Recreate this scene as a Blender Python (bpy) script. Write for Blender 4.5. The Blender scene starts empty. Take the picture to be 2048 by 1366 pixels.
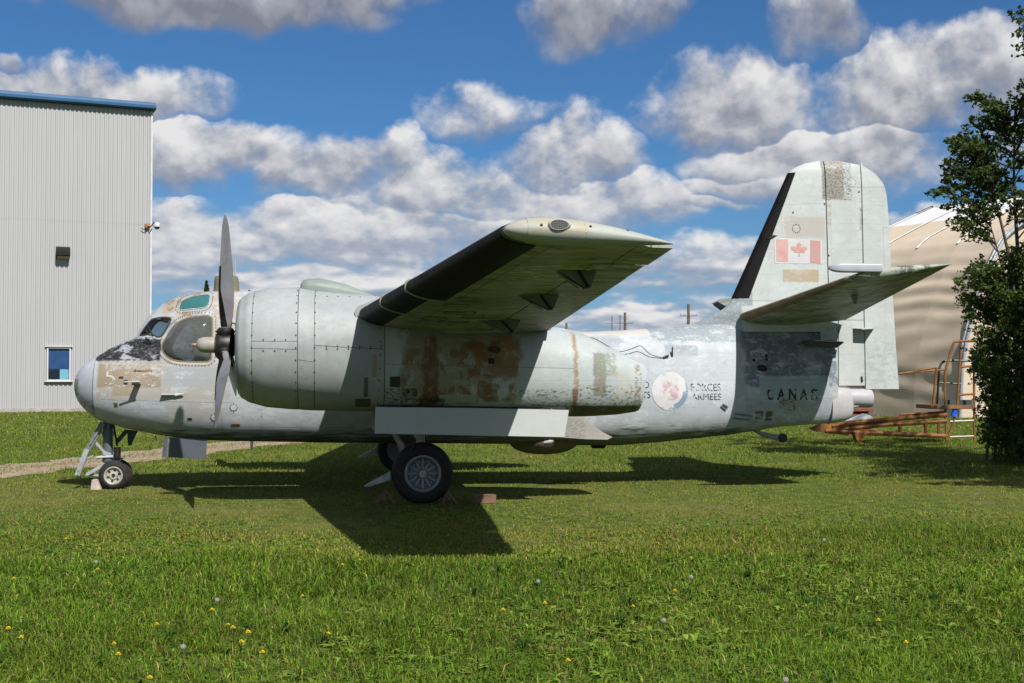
import bpy, bmesh, math, random
import numpy as np
from mathutils import Vector, Matrix

random.seed(7)
rng = np.random.default_rng(7)
SC = bpy.context.scene
COL = SC.collection
R = math.radians
PI = math.pi

# ------------------------------------------------------------------ camera
CAM_H = 1.65
FPX = 2600.0                       # focal length for a picture 2048 wide
PITCH = math.atan((755 - 683) / FPX)
cam_data = bpy.data.cameras.new('camera')
cam_data.sensor_width = 36.0
cam_data.lens = FPX / 2048 * 36
cam_data.clip_start = 0.1
cam_data.clip_end = 6000
cam = bpy.data.objects.new('camera', cam_data)
cam.location = (0, 0, CAM_H)
cam.rotation_euler = (PI / 2 + PITCH, 0, 0)
COL.objects.link(cam)
SC.camera = cam

# ------------------------------------------------------------------ sun and sky
SUN_DX, SUN_DY, SUN_DZ = -0.455, 0.86, -1.0      # the way the light travels
hor = math.hypot(SUN_DX, SUN_DY)
SUN_EL = math.atan2(-SUN_DZ, hor)
SUN_AZ = math.atan2(-SUN_DX, -SUN_DY)            # from +Y towards +X
sun_data = bpy.data.lights.new('sun', 'SUN')
sun_data.energy = 5.0
sun_data.angle = R(0.53)
sun_data.color = (1.0, 0.955, 0.89)
sun = bpy.data.objects.new('sun', sun_data)
sun.rotation_euler = Vector((SUN_DX, SUN_DY, SUN_DZ)).to_track_quat('-Z', 'Y').to_euler()
sun.location = (20, -30, 40)
COL.objects.link(sun)

SC.view_settings.view_transform = 'Standard'
SC.view_settings.look = 'None'
SC.view_settings.exposure = 0.55
SC.view_settings.gamma = 1.0
SC.view_settings.use_curve_mapping = False
SC.cycles.max_bounces = 6
SC.cycles.diffuse_bounces = 3
SC.cycles.glossy_bounces = 2
SC.cycles.transmission_bounces = 3
SC.cycles.transparent_max_bounces = 8
SC.cycles.caustics_reflective = False
SC.cycles.caustics_refractive = False
SC.cycles.sample_clamp_indirect = 6.0


# ------------------------------------------------------------------ a small language for node trees
class NT:
    def __init__(s, tree):
        s.t = tree
        s.n = tree.nodes
        s.l = tree.links

    def node(s, typ, **kw):
        nd = s.n.new(typ)
        for k, v in kw.items():
            setattr(nd, k, v)
        return nd

    def put(s, sock, v):
        if isinstance(v, bpy.types.NodeSocket):
            s.l.new(v, sock)
        elif v is not None:
            if hasattr(sock.default_value, '__len__') and not hasattr(v, '__len__'):
                v = [v] * len(sock.default_value)
            if hasattr(sock.default_value, '__len__') and len(sock.default_value) == 4 and len(v) == 3:
                v = (*v, 1)
            sock.default_value = v

    def m(s, op, a, b=None, c=None, clamp=False):
        nd = s.node('ShaderNodeMath', operation=op, use_clamp=clamp)
        s.put(nd.inputs[0], a)
        if b is not None: s.put(nd.inputs[1], b)
        if c is not None: s.put(nd.inputs[2], c)
        return nd.outputs[0]

    def add(s, a, b): return s.m('ADD', a, b)
    def sub(s, a, b): return s.m('SUBTRACT', a, b)
    def mul(s, a, b): return s.m('MULTIPLY', a, b)
    def mx(s, a, b): return s.m('MAXIMUM', a, b)
    def mn(s, a, b): return s.m('MINIMUM', a, b)

    def v(s, op, a, b=None, c=None):
        nd = s.node('ShaderNodeVectorMath', operation=op)
        s.put(nd.inputs[0], a)
        if b is not None: s.put(nd.inputs[1], b)
        if c is not None: s.put(nd.inputs[2], c)
        return nd.outputs['Value'] if op in ('DOT_PRODUCT', 'LENGTH', 'DISTANCE') else nd.outputs[0]

    def step(s, val, lo, hi, smooth=True):
        nd = s.node('ShaderNodeMapRange')
        nd.interpolation_type = 'SMOOTHSTEP' if smooth else 'LINEAR'
        nd.clamp = True
        s.put(nd.inputs['Value'], val)
        s.put(nd.inputs['From Min'], lo)
        s.put(nd.inputs['From Max'], hi)
        return nd.outputs[0]

    def remap(s, val, lo, hi, a, b):
        nd = s.node('ShaderNodeMapRange')
        nd.clamp = True
        for k, x in zip(('Value', 'From Min', 'From Max', 'To Min', 'To Max'), (val, lo, hi, a, b)):
            s.put(nd.inputs[k], x)
        return nd.outputs[0]

    def noise(s, vec, scale=1.0, detail=4.0, rough=0.5, dist=0.0, col=False):
        nd = s.node('ShaderNodeTexNoise')
        s.put(nd.inputs['Vector'], vec)
        s.put(nd.inputs['Scale'], scale)
        s.put(nd.inputs['Detail'], detail)
        s.put(nd.inputs['Roughness'], rough)
        s.put(nd.inputs['Distortion'], dist)
        return nd.outputs['Color' if col else 'Fac']

    def voronoi(s, vec, scale, feature='F1', out='Distance', rnd=1.0):
        nd = s.node('ShaderNodeTexVoronoi', feature=feature)
        s.put(nd.inputs['Vector'], vec)
        s.put(nd.inputs['Scale'], scale)
        s.put(nd.inputs['Randomness'], rnd)
        return nd.outputs[out]

    def scale(s, vec, sx, sy, sz): return s.v('MULTIPLY', vec, (sx, sy, sz))

    def mix(s, f, a, b, blend='MIX'):
        nd = s.node('ShaderNodeMix', data_type='RGBA', blend_type=blend)
        nd.clamp_factor = True
        s.put(nd.inputs[0], f)
        s.put(nd.inputs[6], a)
        s.put(nd.inputs[7], b)
        return nd.outputs[2]

    def coord(s, which='Object'):
        return s.node('ShaderNodeTexCoord').outputs[which]

    def xyz(s, vec):
        nd = s.node('ShaderNodeSeparateXYZ')
        s.put(nd.inputs[0], vec)
        return nd.outputs[0], nd.outputs[1], nd.outputs[2]

    def comb(s, x, y, z):
        nd = s.node('ShaderNodeCombineXYZ')
        for i, q in enumerate((x, y, z)):
            s.put(nd.inputs[i], q)
        return nd.outputs[0]

    def bump(s, h, strength=0.3, dist=0.01, normal=None):
        nd = s.node('ShaderNodeBump')
        s.put(nd.inputs['Strength'], strength)
        s.put(nd.inputs['Distance'], dist)
        s.put(nd.inputs['Height'], h)
        if normal is not None: s.put(nd.inputs['Normal'], normal)
        return nd.outputs[0]


MATS = {}


def new_mat(name):
    mt = bpy.data.materials.new(name)
    mt.use_nodes = True
    mt.node_tree.nodes.clear()
    nt = NT(mt.node_tree)
    MATS[name] = mt
    return mt, nt


def finish(nt, color, rough=0.5, metal=0.0, normal=None, spec=0.5, alpha=None, transm=None, coat=None):
    b = nt.node('ShaderNodeBsdfPrincipled')
    nt.put(b.inputs['Base Color'], color)
    nt.put(b.inputs['Roughness'], rough)
    nt.put(b.inputs['Metallic'], metal)
    nt.put(b.inputs['Specular IOR Level'], spec)
    if normal is not None: nt.put(b.inputs['Normal'], normal)
    if alpha is not None: nt.put(b.inputs['Alpha'], alpha)
    if transm is not None: nt.put(b.inputs['Transmission Weight'], transm)
    if coat is not None: nt.put(b.inputs['Coat Weight'], coat)
    o = nt.node('ShaderNodeOutputMaterial')
    nt.l.new(b.outputs[0], o.inputs[0])
    return b


def plain(name, color, rough=0.5, metal=0.0, var=0.15, scale=6.0, bump=0.0, spec=0.5, dirt=None, dirt_amt=0.4):
    """One colour with noise wear."""
    mt, nt = new_mat(name)
    c = nt.coord()
    n1 = nt.noise(c, scale, 6, 0.6)
    dark = tuple(x * (1 - var) for x in color)
    light = tuple(min(1, x * (1 + var)) for x in color)
    col = nt.mix(nt.step(n1, 0.3, 0.7), dark, light)
    if dirt is not None:
        n2 = nt.noise(nt.v('ADD', c, (3.1, 7.7, 1.3)), scale * 0.6, 8, 0.7)
        col = nt.mix(nt.step(n2, 0.62 - dirt_amt * 0.3, 0.75), col, dirt)
    r = nt.remap(n1, 0.3, 0.7, max(0, rough - 0.08), min(1, rough + 0.08))
    nrm = nt.bump(nt.noise(c, scale * 8, 4, 0.6), bump, 0.01) if bump else None
    finish(nt, col, r, metal, nrm, spec)
    return mt


# ------------------------------------------------------------------ mesh helpers
def link(o, parent=None):
    COL.objects.link(o)
    if parent is not None:
        o.parent = parent
    return o


def mesh_obj(name, verts, faces, mat=None, parent=None, smooth=True, angle=35):
    me = bpy.data.meshes.new(name)
    me.from_pydata([tuple(v) for v in verts], [], faces)
    me.validate(verbose=False)
    me.update()
    if mat is not None:
        me.materials.append(mat)
    if smooth:
        me.polygons.foreach_set('use_smooth', [True] * len(me.polygons))
        try:
            me.set_sharp_from_angle(angle=R(angle))
        except Exception:
            pass
    return link(bpy.data.objects.new(name, me), parent)


class MB:
    """Collects shapes into one mesh."""

    def __init__(s):
        s.v = []
        s.f = []

    def add(s, verts, faces):
        k = len(s.v)
        s.v += [Vector(q) for q in verts]
        s.f += [tuple(i + k for i in f) for f in faces]
        return s

    def box(s, c, size, rot=None):
        hx, hy, hz = (q / 2 for q in size)
        vs = [Vector((x, y, z)) for x in (-hx, hx) for y in (-hy, hy) for z in (-hz, hz)]
        if rot is not None:
            vs = [rot @ q for q in vs]
        c = Vector(c)
        return s.add([q + c for q in vs], [(0, 1, 3, 2), (4, 6, 7, 5), (0, 4, 5, 1), (2, 3, 7, 6), (0, 2, 6, 4), (1, 5, 7, 3)])

    def bar(s, a, b, w, h, up=(0, 0, 1)):
        a, b = Vector(a), Vector(b)
        d = (b - a)
        L = d.length
        d.normalize()
        up = Vector(up)
        sx = d.cross(up)
        if sx.length < 1e-4:
            sx = d.cross(Vector((1, 0, 0)))
        sx.normalize()
        uz = sx.cross(d)
        m = Matrix((d, sx, uz)).transposed()
        return s.box((a + b) / 2, (L, w, h), m)

    def tube(s, pts, rad, seg=10, cap=True):
        pts = [Vector(p) for p in pts]
        n = len(pts)
        rads = rad if hasattr(rad, '__len__') else [rad] * n
        k = len(s.v)
        prev = None
        for i, p in enumerate(pts):
            d = (pts[min(i + 1, n - 1)] - pts[max(i - 1, 0)]).normalized()
            if prev is None:
                ref = Vector((0, 0, 1)) if abs(d.z) < 0.9 else Vector((1, 0, 0))
                a = d.cross(ref).normalized()
            else:
                a = (prev - d * prev.dot(d))
                a = a.normalized() if a.length > 1e-6 else d.orthogonal().normalized()
            b = d.cross(a)
            prev = a
            for j in range(seg):
                t = 2 * PI * j / seg
                s.v.append(p + (a * math.cos(t) + b * math.sin(t)) * rads[i])
        for i in range(n - 1):
            for j in range(seg):
                q = k + i * seg
                s.f.append((q + j, q + (j + 1) % seg, q + seg + (j + 1) % seg, q + seg + j))
        if cap:
            s.f.append(tuple(k + j for j in reversed(range(seg))))
            s.f.append(tuple(k + (n - 1) * seg + j for j in range(seg)))
        return s

    def lathe(s, prof, origin, axis=(0, 1, 0), seg=32, closed=False):
        """prof: list of (radius, distance along axis)."""
        ax = Vector(axis).normalized()
        a = ax.orthogonal().normalized()
        b = ax.cross(a)
        o = Vector(origin)
        k = len(s.v)
        n = len(prof)
        for r, h in prof:
            for j in range(seg):
                t = 2 * PI * j / seg
                s.v.append(o + ax * h + (a * math.cos(t) + b * math.sin(t)) * max(r, 1e-4))
        for i in range(n if closed else n - 1):
            for j in range(seg):
                q = k + i * seg
                w = k + ((i + 1) % n) * seg
                s.f.append((q + j, q + (j + 1) % seg, w + (j + 1) % seg, w + j))
        return s

    def prism(s, poly, axis_vec):
        """poly: list of 3-D points in a plane; pushed along axis_vec."""
        k = len(s.v)
        n = len(poly)
        ex = Vector(axis_vec)
        s.v += [Vector(p) for p in poly] + [Vector(p) + ex for p in poly]
        s.f.append(tuple(k + i for i in range(n)))
        s.f.append(tuple(k + n + i for i in reversed(range(n))))
        for i in range(n):
            j = (i + 1) % n
            s.f.append((k + i, k + n + i, k + n + j, k + j))
        return s

    def grid(s, rows, close_u=False, close_v=False):
        """rows: list of equally long lists of points."""
        k = len(s.v)
        nr, nc = len(rows), len(rows[0])
        for r in rows:
            s.v += [Vector(p) for p in r]
        for i in range(nr if close_u else nr - 1):
            for j in range(nc if close_v else nc - 1):
                i2, j2 = (i + 1) % nr, (j + 1) % nc
                s.f.append((k + i * nc + j, k + i * nc + j2, k + i2 * nc + j2, k + i2 * nc + j))
        return s

    def build(s, name, mat=None, parent=None, smooth=True, angle=35, bevel=0.0, fixn=True):
        o = mesh_obj(name, s.v, s.f, mat, parent, False)
        me = o.data
        bm = bmesh.new()
        bm.from_mesh(me)
        if fixn:
            bmesh.ops.recalc_face_normals(bm, faces=bm.faces)
        if bevel > 0:
            ed = [e for e in bm.edges if len(e.link_faces) == 2 and e.calc_face_angle(0) > R(40)]
            bmesh.ops.bevel(bm, geom=ed, offset=bevel, segments=2, affect='EDGES', clamp_overlap=True)
        bm.to_mesh(me)
        bm.free()
        if smooth:
            me.polygons.foreach_set('use_smooth', [True] * len(me.polygons))
            me.set_sharp_from_angle(angle=R(angle))
        return o


def empty(name, loc=(0, 0, 0), rz=0.0, parent=None):
    o = bpy.data.objects.new(name, None)
    o.location = loc
    o.rotation_euler = (0, 0, rz)
    o.empty_display_size = 0.3
    return link(o, parent)


def tag(o, label, cat, group=None):
    o['label'] = label
    o['category'] = cat
    if group: o['group'] = group
    return o


def copy_tree(o, parent=None):
    c = o.copy()
    COL.objects.link(c)
    c.parent = parent
    for ch in o.children:
        copy_tree(ch, c)
    return c


def lerp_table(tab, x):
    xs = [q[0] for q in tab]
    return [float(np.interp(x, xs, [q[k] for q in tab])) for k in range(1, len(tab[0]))]


def smooth_table(tab, x):
    """monotone-ish cubic (Catmull-Rom with clamped tangents) through rows (x, a, b, ...)."""
    xs = [q[0] for q in tab]
    n = len(xs)
    if x <= xs[0]: return list(tab[0][1:])
    if x >= xs[-1]: return list(tab[-1][1:])
    i = max(k for k in range(n - 1) if xs[k] <= x)
    h = xs[i + 1] - xs[i]
    t = (x - xs[i]) / h
    out = []
    for k in range(1, len(tab[0])):
        def sl(a, b): return (tab[b][k] - tab[a][k]) / (xs[b] - xs[a])
        d = sl(i, i + 1)
        def tang(j):
            if j == 0: return sl(0, 1)
            if j == n - 1: return sl(n - 2, n - 1)
            a, b = sl(j - 1, j), sl(j, j + 1)
            if a * b <= 0: return 0.0
            w1, w2 = xs[j + 1] - xs[j], xs[j] - xs[j - 1]
            return (w1 + w2 + w1 + w2) / ((2 * w1 + w2) / b + (w1 + 2 * w2) / a) * 0.75 if True else 0
        m0, m1 = tang(i) * h, tang(i + 1) * h
        p0, p1 = tab[i][k], tab[i + 1][k]
        t2, t3 = t * t, t * t * t
        out.append((2 * t3 - 3 * t2 + 1) * p0 + (t3 - 2 * t2 + t) * m0 + (-2 * t3 + 3 * t2) * p1 + (t3 - t2) * m1)
    return out


# ------------------------------------------------------------------ measuring: from the photograph to metres
def ray(px, py):
    d = Vector(((px - 1024) / FPX, 1.0, (683 - py) / FPX))
    c, s_ = math.cos(PITCH), math.sin(PITCH)
    return Vector((d.x, d.y * c - d.z * s_, d.y * s_ + d.z * c))


def ground_at(px, py, z=0.0):
    d = ray(px, py)
    t = (z - CAM_H) / d.z
    return Vector((d.x * t, d.y * t, z))


def at_depth(px, py, depth):
    d = ray(px, py)
    t = depth / d.y
    return Vector((d.x * t, depth, CAM_H + d.z * t))


# the aircraft's own frame: x aft, y away from the camera, z up; y = 0 is its plane of symmetry
AC_O = Vector((-5.94, 19.4, 0.0))
AC_RZ = math.atan(354 / FPX)


def A(px, py, y=0.0):
    """Point of the aircraft frame seen at a pixel, on the lengthwise plane y."""
    c, s_ = math.cos(AC_RZ), math.sin(AC_RZ)
    o = Vector((0, 0, CAM_H)) - AC_O
    d = ray(px, py)
    ol = Vector((o.x * c + o.y * s_, -o.x * s_ + o.y * c, o.z))
    dl = Vector((d.x * c + d.y * s_, -d.x * s_ + d.y * c, d.z))
    t = (y - ol.y) / dl.y
    return ol + dl * t


def AX(px, y=0.0, py=755): return A(px, py, y).x
def AZ(px, py, y=0.0): return A(px, py, y).z

# ------------------------------------------------------------------ world: daylight sky with broken cumulus
world = bpy.data.worlds.new('World')
SC.world = world
world.use_nodes = True
world.node_tree.nodes.clear()
W = NT(world.node_tree)
SKY_K = 0.085
sky = W.node('ShaderNodeTexSky', sky_type='NISHITA')
sky.sun_disc = False
sky.sun_elevation = SUN_EL
sky.sun_rotation = SUN_AZ
sky.altitude = 200
sky.air_density = 1.0
sky.dust_density = 0.6
sky.ozone_density = 2.2
wdir = W.v('NORMALIZE', W.coord('Generated'))
wx, wy, wz = W.xyz(wdir)
AZ_ = W.mul(W.m('ARCTAN2', wx, wy), 2.6)                # about 1 unit = 1000 px of the 2048 picture
EL_ = W.mul(W.m('ARCSINE', wz), 2.6)


def cl_uv(px, py):
    d = ray(px, py).normalized()
    return 2.6 * math.atan2(d.x, d.y), 2.6 * math.asin(d.z)


# the larger clouds in view: where, how wide, how tall, how dense
BANKS = [(680, 345, 240, 110, 1.25), (900, 400, 340, 125, 1.1), (480, 315, 240, 70, 1.0), (330, 330, 180, 95, .9),
         (150, 195, 300, 75, 1.0), (360, 490, 190, 110, 1.1), (430, 0, 380, 95, 1.25), (790, -10, 130, 50, .6),
         (1165, 55, 130, 95, .75), (1285, 35, 70, 70, .55), (1440, 220, 195, 145, 1.25), (1860, 190, 260, 145, 1.3),
         (1720, 320, 360, 95, 1.15), (1630, 65, 110, 105, .75), (990, 240, 135, 75, .75), (1110, 335, 170, 115, .9),
         (1180, 420, 270, 80, 1.0), (1520, 378, 150, 50, .7), (1430, 412, 80, 25, .6), (720, 490, 470, 110, 1.2),
         (5, 140, 40, 35, .8), (1230, 545, 440, 70, .85), (1830, 445, 80, 40, .65), (700, 590, 480, 60, .9)]


def cloud_uv(du, dv):
    u = W.add(AZ_, du) if du else AZ_
    v = W.add(EL_, dv) if dv is not None else EL_
    pw = W.comb(u, W.mul(W.m('LOGARITHM', W.mx(W.add(v, 0.22), 0.02), 2.718), 0.80), 0.37)
    return u, v, pw


def billow(pw, detail):
    """rounded heaps with creases between them, over finer cloud texture"""
    vo = W.node('ShaderNodeTexVoronoi', feature='F1')
    W.put(vo.inputs['Vector'], W.v('ADD', pw, W.v('MULTIPLY', W.noise(pw, 9.0, 2.0, 0.5, col=True), (0.05, 0.05, 0.0))))
    vo.inputs['Scale'].default_value = 8.0
    vo.inputs['Detail'].default_value = 2.5
    vo.inputs['Roughness'].default_value = 0.55
    vo.normalize = True
    n = W.noise(pw, 6.5, detail, 0.57)
    return W.m('MULTIPLY_ADD', W.sub(0.55, vo.outputs['Distance']), 0.40, W.m('MULTIPLY_ADD', W.sub(n, 0.5), 1.85, 0.0))


u0, v0, pw0 = cloud_uv(0, None)
warp = W.noise(pw0, 4.5, 4.0, 0.55, col=True)
pc_ = W.v('ADD', W.comb(u0, v0, 0.0), W.v('MULTIPLY', W.v('SUBTRACT', warp, (0.5, 0.5, 0.5)), (0.26, 0.14, 0.0)))
d0 = None
hb = None                     # height within the cloud: -1 at its base, 1 at its top
for (x, y, rx, ry, w) in BANKS:
    cu, cv = cl_uv(x, y)
    q = W.v('MULTIPLY', W.v('SUBTRACT', pc_, (cu, cv, 0)), (1000 / rx, 1000 / ry, 0))
    qx, qy, qz = W.xyz(q)
    yy_ = W.mx(qy, W.mul(qy, -1.45))                 # flatter base
    b = W.m('MULTIPLY_ADD', W.m('MULTIPLY_ADD', qx, qx, W.mul(yy_, yy_)), -w, w)
    if d0 is None:
        d0, hb = b, qy
    else:
        hb = W.m('MULTIPLY_ADD', W.step(W.sub(b, d0), -0.12, 0.12), W.sub(qy, hb), hb)
        d0 = W.m('SMOOTH_MAX', d0, b, 0.15)
d0 = W.mx(d0, -0.8)
hb = W.mn(W.mx(hb, -1.0), 1.0)
# broken layers down to the horizon, and the same sort of sky everywhere else
big = W.noise(W.v('ADD', pw0, (11.3, 4.1, 0.0)), 2.3, 3.0, 0.5)
lay = W.noise(W.v('MULTIPLY', pw0, (1.0, 1.7, 1.0)), 5.0, 3.0, 0.5)
layu = W.noise(W.v('MULTIPLY', W.v('ADD', pw0, (0.0, 0.022, 0.0)), (1.0, 1.7, 1.0)), 5.0, 3.0, 0.5)
low = W.step(v0, 0.32, 0.17)
side = W.mx(W.step(W.m('ABSOLUTE', u0), 1.0, 1.25), W.step(v0, 0.76, 0.95))
far = W.m('MULTIPLY_ADD', W.sub(big, 0.5), 5.0, 0.25)
lowd = W.m('MULTIPLY_ADD', W.sub(lay, 0.44), 5.5, 0.45)
d0 = W.mx(d0, W.m('MULTIPLY_ADD', low, W.add(lowd, 0.8), -0.8))
d0 = W.mx(d0, W.m('MULTIPLY_ADD', side, W.add(far, 0.8), -0.8))
hl = W.mul(W.sub(lay, layu), 7.0)
hb = W.m('MULTIPLY_ADD', low, W.sub(hl, hb), hb)
u1, v1, pw1 = cloud_uv(0.010, W.m('MULTIPLY_ADD', W.mn(W.mx(EL_, 0.0), 0.5), 0.055, 0.008))
n0 = billow(pw0, 9.0)
n1 = billow(pw1, 5.0)
dens = W.m('MULTIPLY_ADD', n0, 1.7, d0)
# crisp sunlit tops, soft bases
soft = W.remap(hb, -0.6, 0.7, 1.5, 0.72)
cover = W.step(W.m('DIVIDE', W.sub(dens, 0.04), soft), 0.0, 1.0)
lit = W.m('MULTIPLY_ADD', hb, 0.52, 0.45)
lit = W.m('MULTIPLY_ADD', W.sub(n0, n1), 0.95, lit)
lit = W.m('MULTIPLY_ADD', W.step(n0, -0.25, 0.35), 0.22, W.sub(lit, 0.08))
lit = W.sub(lit, W.mul(W.step(EL_, 0.60, 0.71), 0.40))        # seen from right below, a cloud shows its base
litc = W.step(lit, 0.0, 1.0, False)
cl_dark = W.mix(W.step(EL_, 0.16, 0.50), (0.33, 0.39, 0.52), (0.235, 0.255, 0.325))
cl_mid = W.mix(W.step(EL_, 0.16, 0.50), (0.49, 0.54, 0.64), (0.44, 0.46, 0.525))
cl_white = (0.90, 0.895, 0.905)
ccol = W.mix(W.step(litc, 0.0, 0.5, False), cl_dark, cl_mid)
ccol = W.mix(W.step(litc, 0.45, 1.0, False), ccol, cl_white)
skyc = W.v('MULTIPLY', sky.outputs[0], (SKY_K * 0.41, SKY_K * 0.765, SKY_K * 1.12))
# thin bright veil towards the horizon
veil = W.mul(W.step(EL_, 0.45, -0.02), 0.5)
skyc = W.mix(veil, skyc, (0.30, 0.46, 0.72))
skyall = W.mix(cover, skyc, ccol)
skyall = W.mix(W.step(EL_, 0.0, -0.04), skyall, (0.10, 0.12, 0.08))
bg = W.node('ShaderNodeBackground')
W.put(bg.inputs['Color'], skyall)
bg.inputs['Strength'].default_value = 0.60     # with the exposure, as bright as seen
wo = W.node('ShaderNodeOutputWorld')
W.l.new(bg.outputs[0], wo.inputs[0])
world.cycles.sampling_method = 'NONE'

# ================================================================== THE SETTING
# ------------------------------------------------------------------ ground
def ground_h(x, y):
    """gentle unevenness of the field, fading out under the parked things"""
    a = 0.018 * np.sin(x * 0.55 + 1.3) * np.cos(y * 0.42 + 0.4) + 0.012 * np.sin(x * 1.35 + y * 0.9)
    return a * np.clip(np.abs(y - 20.0) / 14.0, 0.25, 1.0)


def make_ground():
    xs = np.concatenate([np.linspace(-3000, -60, 8), np.linspace(-45, 45, 91), np.linspace(60, 3000, 8)])
    ys = np.concatenate([np.linspace(-60, -4, 5), np.linspace(0, 70, 71), np.linspace(85, 5000, 10)])
    X, Y = np.meshgrid(xs, ys)
    near = (np.abs(X) < 46) & (Y > -1) & (Y < 71)
    Z = np.where(near, ground_h(X, Y), 0.0)
    mb = MB()
    mb.grid([[(X[i, j], Y[i, j], Z[i, j]) for j in range(len(xs))] for i in range(len(ys))])
    mt, nt = new_mat('turf_soil')
    c = nt.coord()
    n1 = nt.noise(c, 0.35, 5, 0.6)
    n2 = nt.noise(c, 5.0, 6, 0.7)
    n3 = nt.noise(nt.v('ADD', c, (40, 3, 0)), 0.9, 6, 0.65)
    col = nt.mix(nt.step(n2, 0.35, 0.65), (0.040, 0.060, 0.014), (0.085, 0.115, 0.028))
    col = nt.mix(nt.mul(nt.step(n1, 0.45, 0.65), 0.6), col, (0.13, 0.12, 0.042))
    col = nt.mix(nt.mul(nt.step(n3, 0.56, 0.70), 0.55), col, (0.13, 0.098, 0.052))
    finish(nt, col, 0.95, 0, nt.bump(n2, 0.6, 0.03), 0.02)
    o = mb.build('ground', mt)
    o['kind'] = 'structure'
    o['label'] = 'mown grassy airfield ground under and around the aircraft'
    return o


ground = make_ground()

# worn two-rut track at the left, going off behind the aircraft
TRACK = [(-14.0, 18.9), (-11.0, 20.6), (-8.6, 22.9), (-7.6, 25.0), (-6.9, 28.2), (-5.9, 32.2), (-3.6, 37.0), (1.0, 43.0), (9.0, 50.0)]
TRACK = [Vector((*ground_at(-260, 985).xy, 0)), Vector((*ground_at(0, 942).xy, 0)), Vector((*ground_at(150, 927).xy, 0)),
         Vector((*ground_at(300, 910).xy, 0)), Vector((*ground_at(420, 895).xy, 0)), Vector((*ground_at(540, 885).xy, 0)),
         Vector((*ground_at(700, 876).xy, 0)), Vector((*ground_at(1000, 866).xy, 0))]


def spline(pts, n):
    out = []
    P_ = [pts[0] * 2 - pts[1]] + list(pts) + [pts[-1] * 2 - pts[-2]]
    for i in range(1, len(P_) - 2):
        for k in range(n):
            t = k / n
            a, b, c, d = P_[i - 1], P_[i], P_[i + 1], P_[i + 2]
            out.append(0.5 * ((2 * b) + (c - a) * t + (2 * a - 5 * b + 4 * c - d) * t * t + (3 * b - a - 3 * c + d) * t ** 3))
    out.append(Vector(pts[-1]))
    return out


TRK = spline(TRACK, 12)
TRK_NP = np.array([[p.x, p.y] for p in TRK])


def track_dist(x, y):
    """signed-less distance of points to the track's middle line"""
    best = np.full(x.shape, 1e9)
    for i in range(len(TRK_NP) - 1):
        a, b = TRK_NP[i], TRK_NP[i + 1]
        ab = b - a
        t = np.clip(((x - a[0]) * ab[0] + (y - a[1]) * ab[1]) / (ab @ ab), 0, 1)
        best = np.minimum(best, np.hypot(x - a[0] - t * ab[0], y - a[1] - t * ab[1]))
    return best


def make_track():
    rows = []
    for i, p in enumerate(TRK):
        d = (TRK[min(i + 1, len(TRK) - 1)] - TRK[max(i - 1, 0)]).normalized()
        nrm = Vector((-d.y, d.x, 0))
        row = []
        for k in range(13):
            w = (k - 6) / 6 * (0.95 + 0.15 * math.sin(i * 0.7) + 0.08 * math.sin(i * 1.9))
            q = p + nrm * w
            z = float(ground_h(np.array(q.x), np.array(q.y))) + 0.008 - 0.004 * math.exp(-((abs(w) - 0.75) / 0.25) ** 2)
            row.append((q.x, q.y, z))
        rows.append(row)
    mb = MB()
    mb.grid(rows)
    mt, nt = new_mat('dirt_track')
    c = nt.coord()
    n = nt.noise(c, 3.0, 8, 0.7)
    g = nt.voronoi(c, 38.0, out='Color')
    gr, gg, gb = nt.xyz(g)
    col = nt.mix(nt.step(n, 0.35, 0.65), (0.19, 0.135, 0.088), (0.30, 0.235, 0.165))
    col = nt.mix(nt.step(gr, 0.80, 0.95), col, (0.34, 0.30, 0.25))
    finish(nt, col, 0.95, 0, nt.bump(nt.add(n, nt.mul(gr, 0.4)), 0.6, 0.03), 0.1)
    o = mb.build('dirt_path', mt)
    o['kind'] = 'structure'
    o['label'] = 'worn pale dirt and gravel track crossing the grass behind the nose wheel'
    return o


make_track()

# ------------------------------------------------------------------ the metal-clad hangar at the left
HC = at_depth(301, 822, 64.0)                     # its right-hand corner
HC.z = 0
HDIR = Vector((-6.45, -2.8, 0)).normalized()      # along the wall, towards the left
HNRM = Vector((HDIR.y, -HDIR.x, 0))               # outwards
if HNRM.y > 0: HNRM = -HNRM
H_TOP = AZH = at_depth(305, 222, 64.0).z


def hw(s_, z, off=0.0):
    return HC + HDIR * s_ + HNRM * off + Vector((0, 0, z))


def hangar_s(px, depth_guess=None):
    d = ray(px, 755)
    # intersect vertical plane of the wall
    den = d.dot(HNRM)
    t = (HC - Vector((0, 0, CAM_H))).dot(HNRM) / den
    p = Vector((0, 0, CAM_H)) + d * t
    return (p - HC).dot(HDIR), p.y


def hz(px, py):
    s_, dep = hangar_s(px)
    return s_, at_depth(px, py, dep).z


def cladding_mat():
    mt, nt = new_mat('white_cladding')
    c = nt.coord()
    n1 = nt.noise(nt.scale(c, 1, 1, 0.15), 1.2, 6, 0.6)
    n2 = nt.noise(nt.scale(c, 4, 4, 0.08), 2.0, 5, 0.6)
    col = nt.mix(n1, (0.30, 0.303, 0.312), (0.335, 0.338, 0.346))
    col = nt.mix(nt.mul(nt.step(n2, 0.60, 0.75), 0.35), col, (0.28, 0.27, 0.24))
    finish(nt, col, 0.45, 0.0, None, 0.4)
    return mt


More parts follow.
